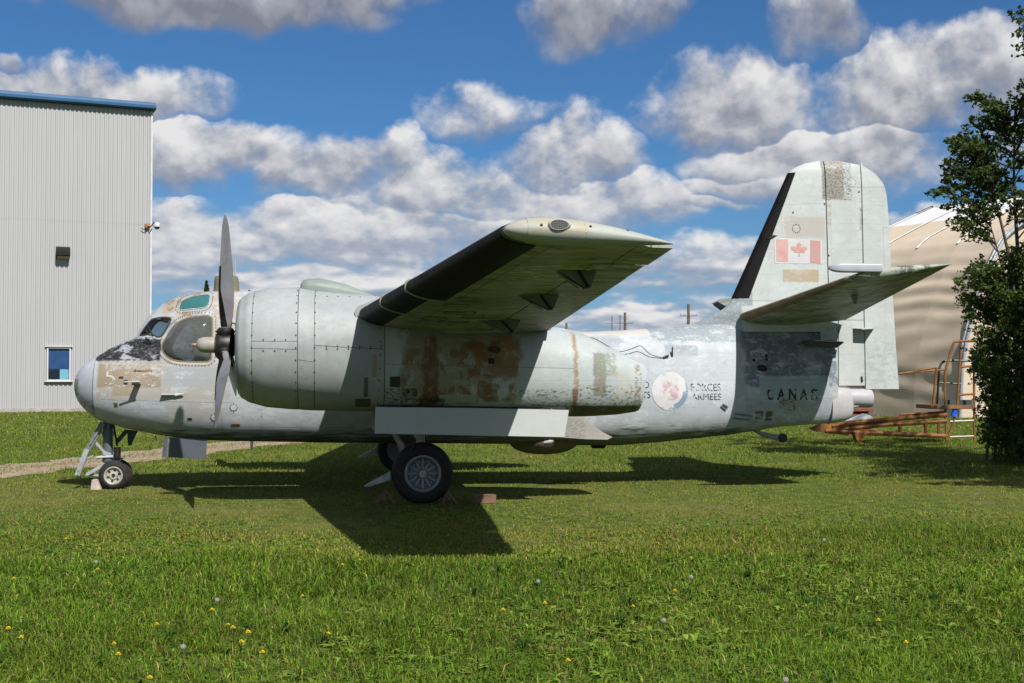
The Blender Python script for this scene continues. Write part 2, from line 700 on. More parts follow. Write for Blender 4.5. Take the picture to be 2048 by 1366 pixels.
hangar = empty('metal_hangar', HC)
tag(hangar, 'tall white corrugated metal hangar with blue roof edge', 'building')
clad = cladding_mat()
blue_trim = plain('blue_fascia', (0.010, 0.072, 0.165), 0.5, 0, 0.08, 2.0, dirt=(0.03, 0.09, 0.16), dirt_amt=0.1)
footing_mat = plain('concrete_footing', (0.28, 0.265, 0.24), 0.9, 0, 0.2, 3.0, 0.3)
dark_glass = plain('office_glass', (0.012, 0.020, 0.030), 0.06, 0, 0.1, 1.0, 0, 0.8)
white_trim = plain('white_trim', (0.44, 0.44, 0.44), 0.5, 0, 0.06, 3.0)
blind_mat = plain('blue_blind', (0.010, 0.045, 0.13), 0.35, 0, 0.12, 2.0)
sheet_mat = plain('pale_blue_sheet', (0.10, 0.27, 0.36), 0.5, 0, 0.1, 3.0)


def loc(p): return p - HC


def corrugated(name, s0, s1, z0, z1, mat, parent, holes=()):
    """ribbed sheet; holes: (s0, s1, z0, z1)"""
    pitch, dep = 0.205, 0.038
    prof = [(0.0, 0.0), (0.085, 0.0), (0.108, dep), (0.182, dep)]
    pts = []
    n = int((s1 - s0) / pitch) + 1
    for i in range(n):
        for a, d in prof:
            q = s0 + i * pitch + a
            if q < s1: pts.append((q, d))
    pts.append((s1, 0.0))
    zs = sorted({z0, z1, *[h for ho in holes for h in ho[2:]]})
    mb = MB()
    for k in range(len(pts) - 1):
        a, b = pts[k], pts[k + 1]
        for zi in range(len(zs) - 1):
            mid = (a[0] + b[0]) / 2
            if any(ho[0] < mid < ho[1] and ho[2] <= zs[zi] and zs[zi + 1] <= ho[3] for ho in holes):
                continue
            mb.add([loc(hw(a[0], zs[zi], a[1])), loc(hw(b[0], zs[zi], b[1])), loc(hw(b[0], zs[zi + 1], b[1])), loc(hw(a[0], zs[zi + 1], a[1]))],
                   [(0, 1, 2, 3)])
    o = mb.build(name, mat, parent, smooth=False, fixn=False)
    return o


S_L = 16.0
seam_z = hz(150, 442)[1]
w_s1, w_z1 = hz(96, 697)
w_s0, w_z0 = hz(138, 759)
walls = corrugated('wall', 0.05, S_L, 0.19, seam_z, clad, hangar, [(w_s0 - 0.02, w_s1 + 0.02, w_z0 - 0.02, w_z1 + 0.02)])
corrugated('wall', 0.05, S_L, seam_z - 0.02, H_TOP, clad, hangar).location = (HNRM * 0.004)
mb = MB(); mb.box((0, 0, 0), (0.01, 0.01, 0.01))
# flat backing keeps daylight out and closes the building
mb = MB()
hole = (w_s0, w_s1, w_z0, w_z1)
for (a, b, z0, z1) in ((0.02, w_s0, 0, H_TOP), (w_s1, S_L, 0, H_TOP), (w_s0, w_s1, 0, w_z0), (w_s0, w_s1, w_z1, H_TOP)):
    mb.add([loc(hw(a, z0, -0.03)), loc(hw(b, z0, -0.03)), loc(hw(b, z1, -0.03)), loc(hw(a, z1, -0.03))], [(0, 1, 2, 3)])
D_H = 26.0
for (p, q) in ((hw(0.0, 0, 0.03), hw(0.0, 0, -D_H)), (hw(0.0, 0, -D_H), hw(S_L, 0, -D_H)), (hw(S_L, 0, -D_H), hw(S_L, 0, 0.0))):
    up = Vector((0, 0, H_TOP))
    mb.add([loc(p), loc(q), loc(q + up), loc(p + up)], [(0, 1, 2, 3)])
mb.build('inner_wall', clad, hangar, smooth=False)
# corner trim
mb = MB()
mb.box(loc(hw(0.045, H_TOP / 2 + 0.15, 0.05)), (0.09, 0.04, H_TOP - 0.35), Matrix.Rotation(math.atan2(HDIR.y, HDIR.x), 3, 'Z'))
mb.build('corner_trim', white_trim, hangar, smooth=False)
mb = MB()
mb.box(loc(hw(S_L / 2 - 0.05, 0.09, -0.02)), (S_L + 0.2, 0.16, 0.20), Matrix.Rotation(math.atan2(HDIR.y, HDIR.x), 3, 'Z'))
mb.build('footing', footing_mat, hangar, bevel=0.015)
# roof edge: fascia box with a rounded nose, running on along the roof
rot = Matrix.Rotation(math.atan2(HDIR.y, HDIR.x), 3, 'Z')
prof = [(0.0, 0.02), (0.34, 0.02), (0.39, 0.07), (0.40, 0.20), (0.32, 0.33), (0.10, 0.40), (-1.2, 0.46), (-1.2, 0.02)]
mb = MB()
rows = [[loc(hw(s_, H_TOP + z, o)) for (o, z) in prof] for s_ in (-0.12, S_L)]
mb.grid(rows, close_v=True)
mb.f.append(tuple(range(len(prof)))); mb.f.append(tuple(range(len(prof), 2 * len(prof))))
mb.build('roof_edge', blue_trim, hangar, angle=20)
mb = MB()
mb.add([loc(hw(-0.1, H_TOP + 0.44, -1.2)), loc(hw(S_L, H_TOP + 0.44, -1.2)), loc(hw(S_L, H_TOP + 0.9, -D_H)), loc(hw(-0.1, H_TOP + 0.9, -D_H))], [(0, 1, 2, 3)])
mb.build('roof', clad, hangar, smooth=False)
# window
fr = MB()
t_ = 0.07
for (a, b, z0, z1) in ((w_s0 - t_, w_s1 + t_, w_z1, w_z1 + t_), (w_s0 - t_, w_s1 + t_, w_z0 - t_, w_z0), (w_s0 - t_, w_s0, w_z0, w_z1), (w_s1, w_s1 + t_, w_z0, w_z1)):
    fr.box(loc(hw((a + b) / 2, (z0 + z1) / 2, 0.03)), (b - a, 0.14, z1 - z0), rot)
win = fr.build('window', white_trim, hangar, bevel=0.006)
mb = MB()
mb.box(loc(hw((w_s0 + w_s1) / 2, (w_z0 + w_z1) / 2, -0.02)), (w_s1 - w_s0, 0.012, w_z1 - w_z0), rot)
mb.build('pane', dark_glass, win, smooth=False)
zb = w_z0 + (w_z1 - w_z0) * 0.34
mb = MB()
mb.box(loc(hw((w_s0 + w_s1) / 2, (zb + w_z1) / 2, -0.006)), (w_s1 - w_s0 - 0.02, 0.008, w_z1 - zb), rot)
mb.build('blind', blind_mat, win, smooth=False)
mb = MB()
mb.box(loc(hw(w_s0 + 0.22, w_z0 + 0.25, -0.006)), (0.40, 0.008, 0.48), rot)
mb.build('paper', sheet_mat, win, smooth=False)
mb = MB()
mb.box(loc(hw((w_s0 + w_s1) / 2, w_z0 - 0.09, 0.09)), (w_s1 - w_s0 + 0.34, 0.20, 0.05), rot)
mb.build('sill', white_trim, win, bevel=0.006)
mb = MB()
mb.box(loc(hw((w_s0 + w_s1) / 2, w_z1 + 0.10, 0.08)), (w_s1 - w_s0 + 0.30, 0.16, 0.05), rot)
mb.build('drip_cap', white_trim, win, bevel=0.006)

# flood light on the wall
black_metal = plain('black_metal', (0.010, 0.0095, 0.009), 0.65, 0.0, 0.2, 5.0, 0, 0.15)
ls, lz = hz(123, 506)
wl = empty('wall_light', hw(ls, lz, 0.0))
tag(wl, 'black box wall light high on the white hangar wall', 'lamp')
mb = MB()
pr = [(0.0, 0.30), (0.42, 0.22), (0.46, 0.10), (0.46, -0.16), (0.0, -0.30)]
rows = [[HDIR * s_ + HNRM * (o + 0.045) + Vector((0, 0, z)) for (o, z) in pr] for s_ in (-0.31, 0.31)]
mb.grid(rows, close_v=True)
mb.f.append(tuple(range(5))); mb.f.append(tuple(range(5, 10)))
mb.build('housing', black_metal, wl, bevel=0.012)
mb = MB()
lens_pr = [(0.44, -0.16), (0.02, -0.30)]
mb.add([HDIR * -0.27 + HNRM * 0.49 + Vector((0, 0, -0.19)), HDIR * 0.27 + HNRM * 0.49 + Vector((0, 0, -0.19)),
        HDIR * 0.27 + HNRM * 0.08 + Vector((0, 0, -0.325)), HDIR * -0.27 + HNRM * 0.08 + Vector((0, 0, -0.325))], [(0, 1, 2, 3)])
mb.build('lens', plain('lamp_lens', (0.30, 0.27, 0.18), 0.2, 0, 0.1), wl, smooth=False)
# dome camera on the corner
cs, cz = hz(292, 452)
sc_ = empty('security_camera', hw(cs, cz, 0.04))
tag(sc_, 'small white dome security camera on a bent arm at the hangar corner', 'camera')
rust_box = plain('rusty_box', (0.30, 0.11, 0.03), 0.7, 0.1, 0.4, 9.0)
mb = MB(); mb.box(HDIR * 0.0 + HNRM * 0.08, (0.22, 0.16, 0.22), rot)
mb.build('junction_box', rust_box, sc_, bevel=0.01)
mb = MB()
cpt = -HDIR * 0.42 + HNRM * 0.30
mb.tube(spline([Vector(HNRM * 0.14 + Vector((0, 0, -0.06))), Vector(-HDIR * 0.14 + HNRM * 0.25 + Vector((0, 0, -0.05))),
                Vector(-HDIR * 0.26 + HNRM * 0.28 + Vector((0, 0, 0.13))), Vector(cpt + Vector((0, 0, 0.14)))], 5), 0.028, 8)
mb.tube(spline([Vector(HNRM * 0.12 + Vector((0, 0, -0.08))), Vector(HDIR * 0.14 + HNRM * 0.14 + Vector((0, 0, -0.20))), Vector(HDIR * 0.30 + HNRM * 0.06 + Vector((0, 0, -0.14)))], 5), 0.018, 6)
mb.build('arm', black_metal, sc_)
mb = MB()
mb.lathe([(0.0, 0.17), (0.08, 0.165), (0.14, 0.12), (0.165, 0.03), (0.165, -0.06), (0.15, -0.075), (0.0, -0.075)], cpt, (0, 0, 1), 20)
mb.build('housing', white_trim, sc_)
mb = MB()
mb.lathe([(0.13, -0.076), (0.12, -0.12), (0.08, -0.17), (0.0, -0.19)], cpt, (0, 0, 1), 20)
mb.build('dome', dark_glass, sc_)

# ------------------------------------------------------------------ the fabric shelter at the right
FO = Vector((17.8, 52.0, 0.0))
FN = Vector((math.sin(R(60)), math.cos(R(60)), 0))       # across, away from the viewer
FL = Vector((-math.cos(R(60)), math.sin(R(60)), 0))      # along the ridge, away to the left
ARCH = [(0.0, 0.0), (0.10, 1.2), (0.17, 2.0), (0.40, 3.0), (0.75, 3.95), (1.22, 5.0), (1.79, 6.02), (2.35, 6.85), (2.84, 7.42), (3.5, 7.85),
        (4.4, 8.25), (6.0, 8.95), (7.5, 9.55), (9.0, 10.12), (9.35, 10.12), (10.9, 9.5), (13.4, 8.45), (15.2, 7.6), (16.4, 6.2), (17.6, 3.9), (18.2, 2.0), (18.35, 0.0)]
F_LEN = 9.2
shelter = empty('fabric_shelter', FO)
tag(shelter, 'beige fabric storage shelter with a white roof panel behind the tail', 'building')


def fabric_mat(name, col, col2, rough=0.75, tr=0.0):
    mt, nt = new_mat(name)
    c = nt.coord()
    n1 = nt.noise(c, 0.5, 5, 0.6)
    n2 = nt.noise(nt.scale(c, 1, 1, 3.0), 2.2, 6, 0.6)
    cc = nt.mix(nt.step(n1, 0.35, 0.65), col, col2)
    cc = nt.mix(nt.mul(nt.step(n2, 0.58, 0.75), 0.25), cc, tuple(x * 0.7 for x in col))
    nrm = nt.bump(nt.noise(nt.scale(c, 1.0, 1.0, 2.5), 1.1, 3, 0.5), 0.12, 0.06)
    finish(nt, cc, 0.92, 0, nrm, 0.04)
    return mt


beige_fab = fabric_mat('beige_fabric', (0.42, 0.35, 0.275), (0.47, 0.395, 0.31))
white_fab = fabric_mat('white_fabric', (0.50, 0.50, 0.50), (0.55, 0.55, 0.55))
strap_mat = plain('white_strap', (0.74, 0.72, 0.69), 0.6, 0, 0.1, 4)
steel_arch = plain('galvanised_arch', (0.42, 0.44, 0.46), 0.35, 0.6, 0.15, 6)
arch_len = [0.0]
for i in range(1, len(ARCH)):
    arch_len.append(arch_len[-1] + math.hypot(ARCH[i][0] - ARCH[i - 1][0], ARCH[i][1] - ARCH[i - 1][1]))


def arch_at(w0, w1, n):
    """points along the arch between arc lengths"""
    out = []
    for k in range(n + 1):
        q = w0 + (w1 - w0) * k / n
        out.append((float(np.interp(q, arch_len, [a[0] for a in ARCH])), float(np.interp(q, arch_len, [a[1] for a in ARCH])), q))
    return out


q_white0 = float(np.interp(6.0, [a[0] for a in ARCH[1:14]], arch_len[1:14]))
q_white1 = arch_len[-1] - q_white0 + 0.2
RIBS = [0.0, 2.3, 4.55, 6.75, 9.2]


def fabric_bay(l0, l1, q0, q1, mat, nq, nl=10, wr=1.0):
    rows = []
    pts = arch_at(q0, q1, nq)
    for i, (w, z, q) in enumerate(pts):
        row = []
        for k in range(nl + 1):
            t = k / nl
            l = l0 + (l1 - l0) * t
            belly = math.sin(PI * t)
            # cloth sags between the arches and creases across, most at eave height
            sag = 0.02 * belly
            cr = (0.055 * math.sin(q * 8.5 + 0.6 * math.sin(l * 1.7)) * math.exp(-((q - 5.6) / 1.5) ** 2)
                  + 0.04 * math.sin(q * 5.1 + 1.4 * l + 1.0) * math.exp(-((q - 3.1) / 0.9) ** 2)
                  + 0.035 * math.sin(q * 6.4 - 1.1 * l) * math.exp(-((q - 1.4) / 0.8) ** 2)) * (.55 + .45 * belly) * wr
            # approximate inward normal
            j = min(max(i, 1), nq - 1)
            dw, dz = pts[j + 1][0] - pts[j - 1][0], pts[j + 1][1] - pts[j - 1][1]
            m_ = math.hypot(dw, dz) or 1
            iw, iz = dz / m_, -dw / m_
            ww, zz = w + iw * (sag + cr), max(0.0, z + iz * (sag + cr))
            row.append(FN * ww + FL * l + Vector((0, 0, zz)))
        rows.append(row)
    return rows


for b in range(4):
    l0, l1 = RIBS[b], RIBS[b + 1]
    mb = MB().grid(fabric_bay(l0, l1, 0, q_white0, beige_fab, 90, 12))
    mb.build('side_panel', beige_fab, shelter, angle=80)
    mb = MB().grid(fabric_bay(l0, l1, q_white0, q_white1, white_fab, 16, 6))
    mb.build('roof_panel', white_fab, shelter, angle=80)
    mb = MB().grid(fabric_bay(l0, l1, q_white1, arch_len[-1], beige_fab, 30, 6))
    mb.build('side_panel', beige_fab, shelter, angle=80)
for l in RIBS:
    mb = MB()
    pts = arch_at(0, arch_len[-1], 60)
    if l == 0.0:
        for dl in (0.0, -0.16):
            mb.tube([FN * (w - 0.03) + FL * (l + dl) + Vector((0, 0, z + 0.04)) for (w, z, q) in pts], 0.065, 8)
        mb.build('end_arch', steel_arch, shelter)
    else:
        pts = [q_ for q_ in arch_at(0, arch_len[-1], 90) if 2.75 < q_[0] < 16.0]
        rows = [[FN * (w - 0.03) + FL * (l + d) + Vector((0, 0, z + 0.05)) for d in (-0.06, 0.06)] for (w, z, q) in pts]
        mb.grid(rows)
        mb.build('seam_strap', strap_mat, shelter)
# end walls
for l, nm in ((0.06, 'end_wall'), (F_LEN - 0.06, 'end_wall')):
    pts = arch_at(0, arch_len[-1], 44)
    rows = []
    for k in range(9):
        t = k / 8
        rows.append([FN * (w + (9.17 - w) * 0.0) * 1.0 + FL * (l + 0.05 * math.sin(3 * w) * t * (1 - t)) + Vector((0, 0, z * t)) for (w, z, q) in pts])
    MB().grid(rows).build(nm, beige_fab, shelter, angle=80)
# small repair patch
mb = MB()
pp = at_depth(1829, 717, 57.0)
pc = FN * 0.30 + FL * 5.05 + Vector((0, 0, 2.45))
mb.add([pc - FN * 0.12 + FL * -0.15 + Vector((0, 0, -0.26)), pc - FN * 0.12 + FL * 0.15 + Vector((0, 0, -0.26)), pc + FL * 0.15 + Vector((0, 0, 0.26)), pc + FL * -0.15 + Vector((0, 0, 0.26))], [(0, 1, 2, 3)])
mb.build('repair_patch', strap_mat, shelter, smooth=False)
# dark edge on the far end of the ridge
mb = MB()
mb.bar(FN * 7.9 + FL * (F_LEN + 0.1) + Vector((0, 0, 9.74)), FN * 9.0 + FL * (F_LEN + 0.1) + Vector((0, 0, 10.16)), 0.12, 0.08)
mb.build('ridge_cap', black_metal, shelter)

# ------------------------------------------------------------------ utility poles far off
pole_wood = plain('pole_wood', (0.11, 0.085, 0.06), 0.9, 0, 0.25, 3)
pole_steel = plain('pole_steel', (0.12, 0.125, 0.13), 0.6, 0.3, 0.15, 3)


def utility_pole(px, top_py, depth, label, arms=2, thick=0.15, mat=None):
    p = at_depth(px, top_py, depth)
    base = Vector((p.x, p.y, -0.2))
    t = empty('utility_pole', base)
    tag(t, label, 'pole', 'utility poles beyond the field')
    H = p.z + 0.2
    mat = mat or pole_wood
    MB().tube([(0, 0, 0), (0, 0, H)], [thick * 1.25, thick * 0.85], 10).build('shaft', mat, t)
    for k in range(arms):
        z = H - 1.1 - k * 1.5
        L = 0.80 - 0.1 * k
        MB().bar((-L, -thick, z), (L, -thick, z), 0.05, 0.06).build('crossarm', mat, t, smooth=False)
        for x in (-L * 0.92, -L * 0.5, L * 0.5, L * 0.92):
            MB().lathe([(0.0, 0.0), (0.03, 0.0), (0.045, 0.05), (0.03, 0.08), (0.04, 0.12), (0.0, 0.16)], (x, -thick, z + 0.06), (0, 0, 1), 8).build('insulator', steel_arch, t)
    return t


utility_pole(1377, 608, 120, 'tallest wooden utility pole, nearest the tail fin', 2)
utility_pole(1250, 625, 130, 'wooden utility pole between the wing tip and the tail', 1)
utility_pole(1133, 646, 150, 'short wooden utility pole just behind the wing trailing edge', 1)
utility_pole(1224, 632, 190, 'thin grey lattice-like pole, left one of the slim pair', 2, 0.09, pole_steel)
utility_pole(1240, 630, 190, 'thin grey lattice-like pole, right one of the slim pair', 2, 0.09, pole_steel)

# ================================================================== THE AIRCRAFT
def S(r, g, b, k=0.50):
    """albedo from an sRGB 0-255 colour of a sunlit patch"""
    f = lambda c: (c / 255 / 12.92) if c <= 10 else ((c / 255 + 0.055) / 1.055) ** 2.4
    return (f(r) * k, f(g) * k, f(b) * k)


def zpx(px0, py0, px1, py1, y, col, amt=1.0, wob=0.05, ns=4.0, speck=None, sns=8.0, vs=1.9):
    a, b = A(px0, py1, y), A(px1, py0, y)
    return dict(x0=min(a.x, b.x), x1=max(a.x, b.x), z0=min(a.z, b.z), z1=max(a.z, b.z), col=col, amt=amt, wob=wob, ns=ns, speck=speck, sns=sns, vs=vs)


def lpx(px0, py0, px1, py1, y, w=0.005, col=None, amt=0.75):
    a, b = A(px0, py0, y), A(px1, py1, y)
    return (a.x, a.z, b.x, b.z, w, col or (0.035, 0.035, 0.03), amt)


def paint(name, base, zones=(), lines=(), var=0.10, chips=0.5, chipcol=(0.11, 0.115, 0.10), rough=0.42, streak=0.25, yaxis=False,
          grime=None, metal=0.0, bump=0.05, patchy=0.3, rivets=True):
    """aged aircraft paint in the aircraft's own metres; zones and panel lines are (x, z) areas"""
    mt, nt = new_mat(name)
    c = nt.coord()
    x, y, z = nt.xyz(c)
    n_big = nt.noise(c, 0.9, 5, 0.6)
    n_med = nt.noise(nt.v('ADD', c, (5.2, 1.7, 9.1)), 3.2, 7, 0.65)
    n_fine = nt.noise(nt.v('ADD', nt.scale(c, 1, 1, 1.7), (1.2, 8.7, 2.1)), 26.0, 10, 0.75)
    n_str = nt.noise(nt.scale(c, 7.0, 7.0, 0.9), 1.6, 6, 0.65)
    n_hor = nt.noise(nt.scale(c, 1.1, 5.0, 12.0), 1.7, 7, 0.7)
    d, l = tuple(q * (1 - var) for q in base), tuple(min(1, q * (1 + var * 0.8)) for q in base)
    col = nt.mix(nt.step(nt.add(nt.mul(n_big, 0.6), nt.mul(n_med, 0.4)), 0.35, 0.65), d, l)
    col = nt.mix(nt.mul(nt.step(n_str, 0.52, 0.75), streak), col, tuple(q * 0.72 for q in base))
    # old coats showing through: pale chalky areas, blue-grey primer, bare scratches
    n_p1 = nt.noise(nt.v('ADD', nt.scale(c, 1, 1, 1.35), (7.7, 3.1, 2.2)), 2.6, 12, 0.74)
    n_p2 = nt.noise(nt.v('ADD', nt.scale(c, 1, 1, 1.6), (1.7, 9.1, 6.2)), 3.4, 12, 0.76)
    white = tuple(min(.62, q * 1.20 + .02) for q in base)
    prim = (base[0] * .70, base[1] * .73, base[2] * .80)
    col = nt.mix(nt.mul(nt.step(n_p1, 0.53, 0.57), 0.85 * patchy), col, white)
    col = nt.mix(nt.mul(nt.step(n_p2, 0.565, 0.60), 0.75 * patchy), col, prim)
    for zo in zones:
        wn = nt.noise(nt.v('ADD', c, (zo['x0'] * 3.1, 0, zo['z1'] * 2.3)), zo['ns'], 6, 0.65, col=True)
        wx_, wy_, wz_ = nt.xyz(wn)
        xx = nt.m('MULTIPLY_ADD', nt.sub(wx_, 0.5), zo['wob'] * 2, x)
        zz = nt.m('MULTIPLY_ADD', nt.sub(wz_, 0.5), zo['wob'] * 2, z)
        e = 0.012 + zo['wob'] * 0.12
        mk = nt.mul(nt.mul(nt.step(xx, zo['x0'] - e, zo['x0'] + e), nt.step(xx, zo['x1'] + e, zo['x1'] - e)),
                    nt.mul(nt.step(zz, zo['z0'] - e, zo['z0'] + e), nt.step(zz, zo['z1'] + e, zo['z1'] - e)))
        if zo['speck'] is not None:
            sn = nt.noise(nt.v('ADD', nt.scale(c, 1.0, 1.0, zo['vs']), (zo['z0'] * 7, zo['x1'], 3.3)), zo['sns'] * (1.6 if zo['vs'] > 1 else 1.0), 12 if zo['vs'] > 1 else 8, 0.76 if zo['vs'] > 1 else 0.64)
            mk = nt.mul(mk, nt.step(sn, zo['speck'] - 0.03, zo['speck'] + 0.035))
        side = None
        col = nt.mix(nt.mul(mk, zo['amt']), col, zo['col'])
    if patchy > 0 and zones:
        n_q1 = nt.noise(nt.v('ADD', nt.scale(c, 1, 1, 2.3), (17.7, 1.1, 5.2)), 3.6, 12, 0.76)
        n_q2 = nt.noise(nt.v('ADD', nt.scale(c, 1, 1, 1.5), (3.3, 19.1, 7.2)), 5.2, 12, 0.76)
        col = nt.mix(nt.mul(nt.step(n_q1, 0.545, 0.575), 0.75 * patchy), col, tuple(min(.6, q * 1.16 + .015) for q in base))
        col = nt.mix(nt.mul(nt.step(n_q2, 0.60, 0.63), 0.60 * patchy), col, tuple(q * .66 for q in base))
    # flaked and scratched spots
    ch = nt.mul(nt.step(nt.add(nt.mul(n_fine, 0.55), nt.mul(n_med, 0.45)), 0.655 - 0.07 * chips, 0.70 - 0.07 * chips), 0.8 * min(1, chips * 1.5))
    col = nt.mix(ch, col, chipcol)
    ch2 = nt.mul(nt.step(n_hor, 0.66, 0.74), 0.45 * chips)
    col = nt.mix(ch2, col, tuple(min(1, q * 1.22) for q in base))
    if grime is not None:           # flaking and oil along the lower edge
        z0, z1, gcol, ga = grime
        gm = nt.mul(nt.step(nt.add(nt.mul(nt.sub(z1, z), 1 / (z1 - z0)), nt.mul(nt.sub(n_hor, 0.5), 3.2)), 0.35, 1.0), ga)
        col = nt.mix(gm, col, gcol)
    gap = None
    for (x0, z0, x1, z1, w, lc, am) in lines:
        dx, dz = x1 - x0, z1 - z0
        L = math.hypot(dx, dz)
        ux, uz = dx / L, dz / L
        along = nt.add(nt.mul(nt.sub(x, x0), ux), nt.mul(nt.sub(z, z0), uz))
        across = nt.m('ABSOLUTE', nt.sub(nt.mul(nt.sub(x, x0), uz), nt.mul(nt.sub(z, z0), ux)))
        mk = nt.mul(nt.step(across, w * 1.3, w * 0.5), nt.mul(nt.step(along, -0.005, 0.005), nt.step(along, L + 0.005, L - 0.005)))
        mk = nt.mul(mk, nt.remap(n_med, 0.3, 0.7, am * 0.55, am))
        col = nt.mix(mk, col, lc)
        gap = mk if gap is None else nt.mx(gap, mk)
    if patchy > 0:          # specks of both coats over everything, zones too
        n_s = nt.noise(nt.v('ADD', nt.scale(c, 1, 1, 2.2), (4.4, 2.2, 8.8)), 13.0, 12, 0.78)
        col = nt.mix(nt.mul(nt.step(n_s, 0.615, 0.64), nt.mul(nt.step(n_big, 0.42, 0.6), 0.9 * patchy)), col, white)
        n_s2 = nt.noise(nt.v('ADD', nt.scale(c, 1, 1, 2.0), (9.4, 6.2, 1.8)), 11.0, 12, 0.8)
        col = nt.mix(nt.mul(nt.step(n_s2, 0.635, 0.655), nt.mul(nt.step(n_med, 0.45, 0.6), 0.9 * patchy)), col, chipcol)
    if rivets:
        lx_ = nt.step(nt.m('PINGPONG', nt.add(x, 0.11), 0.29), 0.0065, 0.0035)
        lz_ = nt.step(nt.m('PINGPONG', nt.add(z, 0.07), 0.21), 0.0065, 0.0035)
        dot = nt.mx(nt.mul(lx_, nt.step(nt.m('PINGPONG', z, 0.016), 0.010, 0.007)), nt.mul(lz_, nt.step(nt.m('PINGPONG', x, 0.016), 0.010, 0.007)))
        col = nt.mix(nt.mul(dot, nt.remap(n_med, 0.35, 0.65, 0.05, 0.42)), col, tuple(q * .35 for q in base))
    rg = nt.remap(n_med, 0.3, 0.7, rough - 0.08, rough + 0.14)
    rg = nt.mx(rg, nt.mul(ch, 0.75))
    oil = nt.noise(nt.v('ADD', nt.scale(c, 1.0, 1.0, 1.5), (2.0, 2.0, 5.0)), 2.6, 1, 0.4)
    h = nt.add(nt.add(nt.mul(n_big, 0.5), nt.mul(oil, 0.8)), nt.mul(ch, -0.06))
    if gap is not None:
        h = nt.sub(h, nt.mul(gap, 0.25))
    finish(nt, col, nt.add(rg, 0.08), metal, nt.bump(h, bump, 0.03), 0.30)
    return mt


plane = empty('patrol_aircraft', AC_O, AC_RZ)
tag(plane, 'weathered pale grey twin-engine patrol aircraft parked on the grass', 'aircraft')

PALE = S(207, 214, 220)          # the faded sea-grey of the paint
PALE_G = S(206, 214, 215)
LILAC = S(196, 202, 214)
TAN = S(186, 168, 140)
CREAM = S(216, 198, 172)
PRIMER = S(150, 160, 170)
SLATE = S(108, 120, 128)

# ------------------------------------------------------------------ fuselage
# station pixel, top pixel, bottom pixel, half width, upper power, lower power, height of widest point, narrowing upwards
FS = [(150, 771, 773, .02, 2.0, 2.0, .5, 0), (152, 757, 791, .14, 2.0, 2.0, .5, 0), (157, 744, 803, .24, 2.0, 2.0, .5, 0), (166, 732, 815, .33, 2.0, 2.0, .5, 0),
      (176, 725, 825, .40, 2.1, 2.1, .5, 0), (186, 719, 832, .45, 2.1, 2.1, .5, 0), (198, 711, 839, .50, 2.2, 2.2, .5, 0),
      (228, 694, 849, .57, 2.3, 2.3, .46, .05), (258, 681, 857, .62, 2.4, 2.4, .44, .10), (272, 674, 860, .64, 2.4, 2.4, .43, .14),
      (284, 654, 862, .655, 2.5, 2.4, .40, .22), (298, 633, 865, .67, 2.6, 2.5, .38, .28), (312, 619, 868, .69, 2.6, 2.5, .37, .28), (336, 602, 872, .72, 2.6, 2.6, .37, .26),
      (362, 592, 875, .745, 2.6, 2.6, .38, .22), (390, 586, 878, .76, 2.7, 2.7, .40, .18), (424, 583, 880, .77, 2.8, 2.8, .42, .14),
      (500, 583, 882, .78, 2.9, 3.0, .45, .10), (700, 592, 885, .78, 3.0, 3.2, .48, .08), (900, 620, 886, .78, 3.0, 3.2, .5, .08), (1000, 637, 887, .78, 3.0, 3.2, .5, .1),
      (1100, 654, 888, .77, 3.2, 3.2, .5, .12), (1165, 664, 890, .76, 3.4, 3.0, .5, .12), (1220, 662, 890, .74, 3.4, 2.9, .47, .14),
      (1300, 657, 885, .67, 3.0, 2.8, .42, .22), (1380, 652, 877, .57, 2.6, 2.6, .38, .36), (1440, 648, 871, .49, 2.4, 2.5, .36, .5),
      (1500, 645, 863, .41, 2.3, 2.4, .35, .62), (1560, 644, 853, .34, 2.2, 2.3, .36, .66), (1620, 644, 849, .27, 2.2, 2.2, .36, .66), (1666, 644, 846, .215, 2.2, 2.2, .36, .66)]
FT = []
for (px, t, b, w, nt_, nb, fc, tn) in FS:
    FT.append((AX(px, 0, 755), AZ(px, t, 0), AZ(px, b, 0), w, nt_, nb, fc, tn))
FX0, FX1 = FT[0][0], FT[-1][0]


def fus(x): return smooth_table(FT, x)


def spow(c, p): return math.copysign(abs(c) ** p, c)


def fus_ring(x, n=64, scale=1.0, zfloor=None):
    zt, zb, w, nt_, nb, fc, tn = fus(x)
    zc = zb + (zt - zb) * fc
    out = []
    for k in range(n):
        a = 2 * PI * k / n
        sn, cs = math.sin(a), math.cos(a)
        p = nt_ if sn >= 0 else nb
        t = abs(sn) ** (2 / p)
        yy = w * spow(cs, 2 / p)
        if sn >= 0:
            yy *= (1 - tn * t)
            z = zc + (zt - zc) * t
        else:
            z = zc - (zc - zb) * t
        if scale != 1.0:
            yy *= scale
            z = zc + (z - zc) * scale
        if zfloor is not None: z = max(z, zfloor)
        out.append(Vector((x, -yy, z)))
    return out


def fus_y(x, z):
    """near side of the skin (negative y) at x, z"""
    zt, zb, w, nt_, nb, fc, tn = fus(x)
    zc = zb + (zt - zb) * fc
    if z >= zc:
        t = min(1, (z - zc) / (zt - zc))
        return -w * (max(0, 1 - t ** nt_)) ** (1 / nt_) * (1 - tn * t)
    t = min(1, (zc - z) / (zc - zb))
    return -w * (max(0, 1 - t ** nb)) ** (1 / nb)


def loft(rings, cap0=True, cap1=True):
    mb = MB()
    mb.grid(rings, close_v=True)
    n = len(rings[0])
    if cap0: mb.f.append(tuple(range(n)))
    if cap1: mb.f.append(tuple((len(rings) - 1) * n + i for i in reversed(range(n))))
    return mb


def xs_between(a, b, n, extra=()):
    q = sorted({*[a + (b - a) * i / (n - 1) for i in range(n)], *[e for e in extra if a < e < b]})
    return q


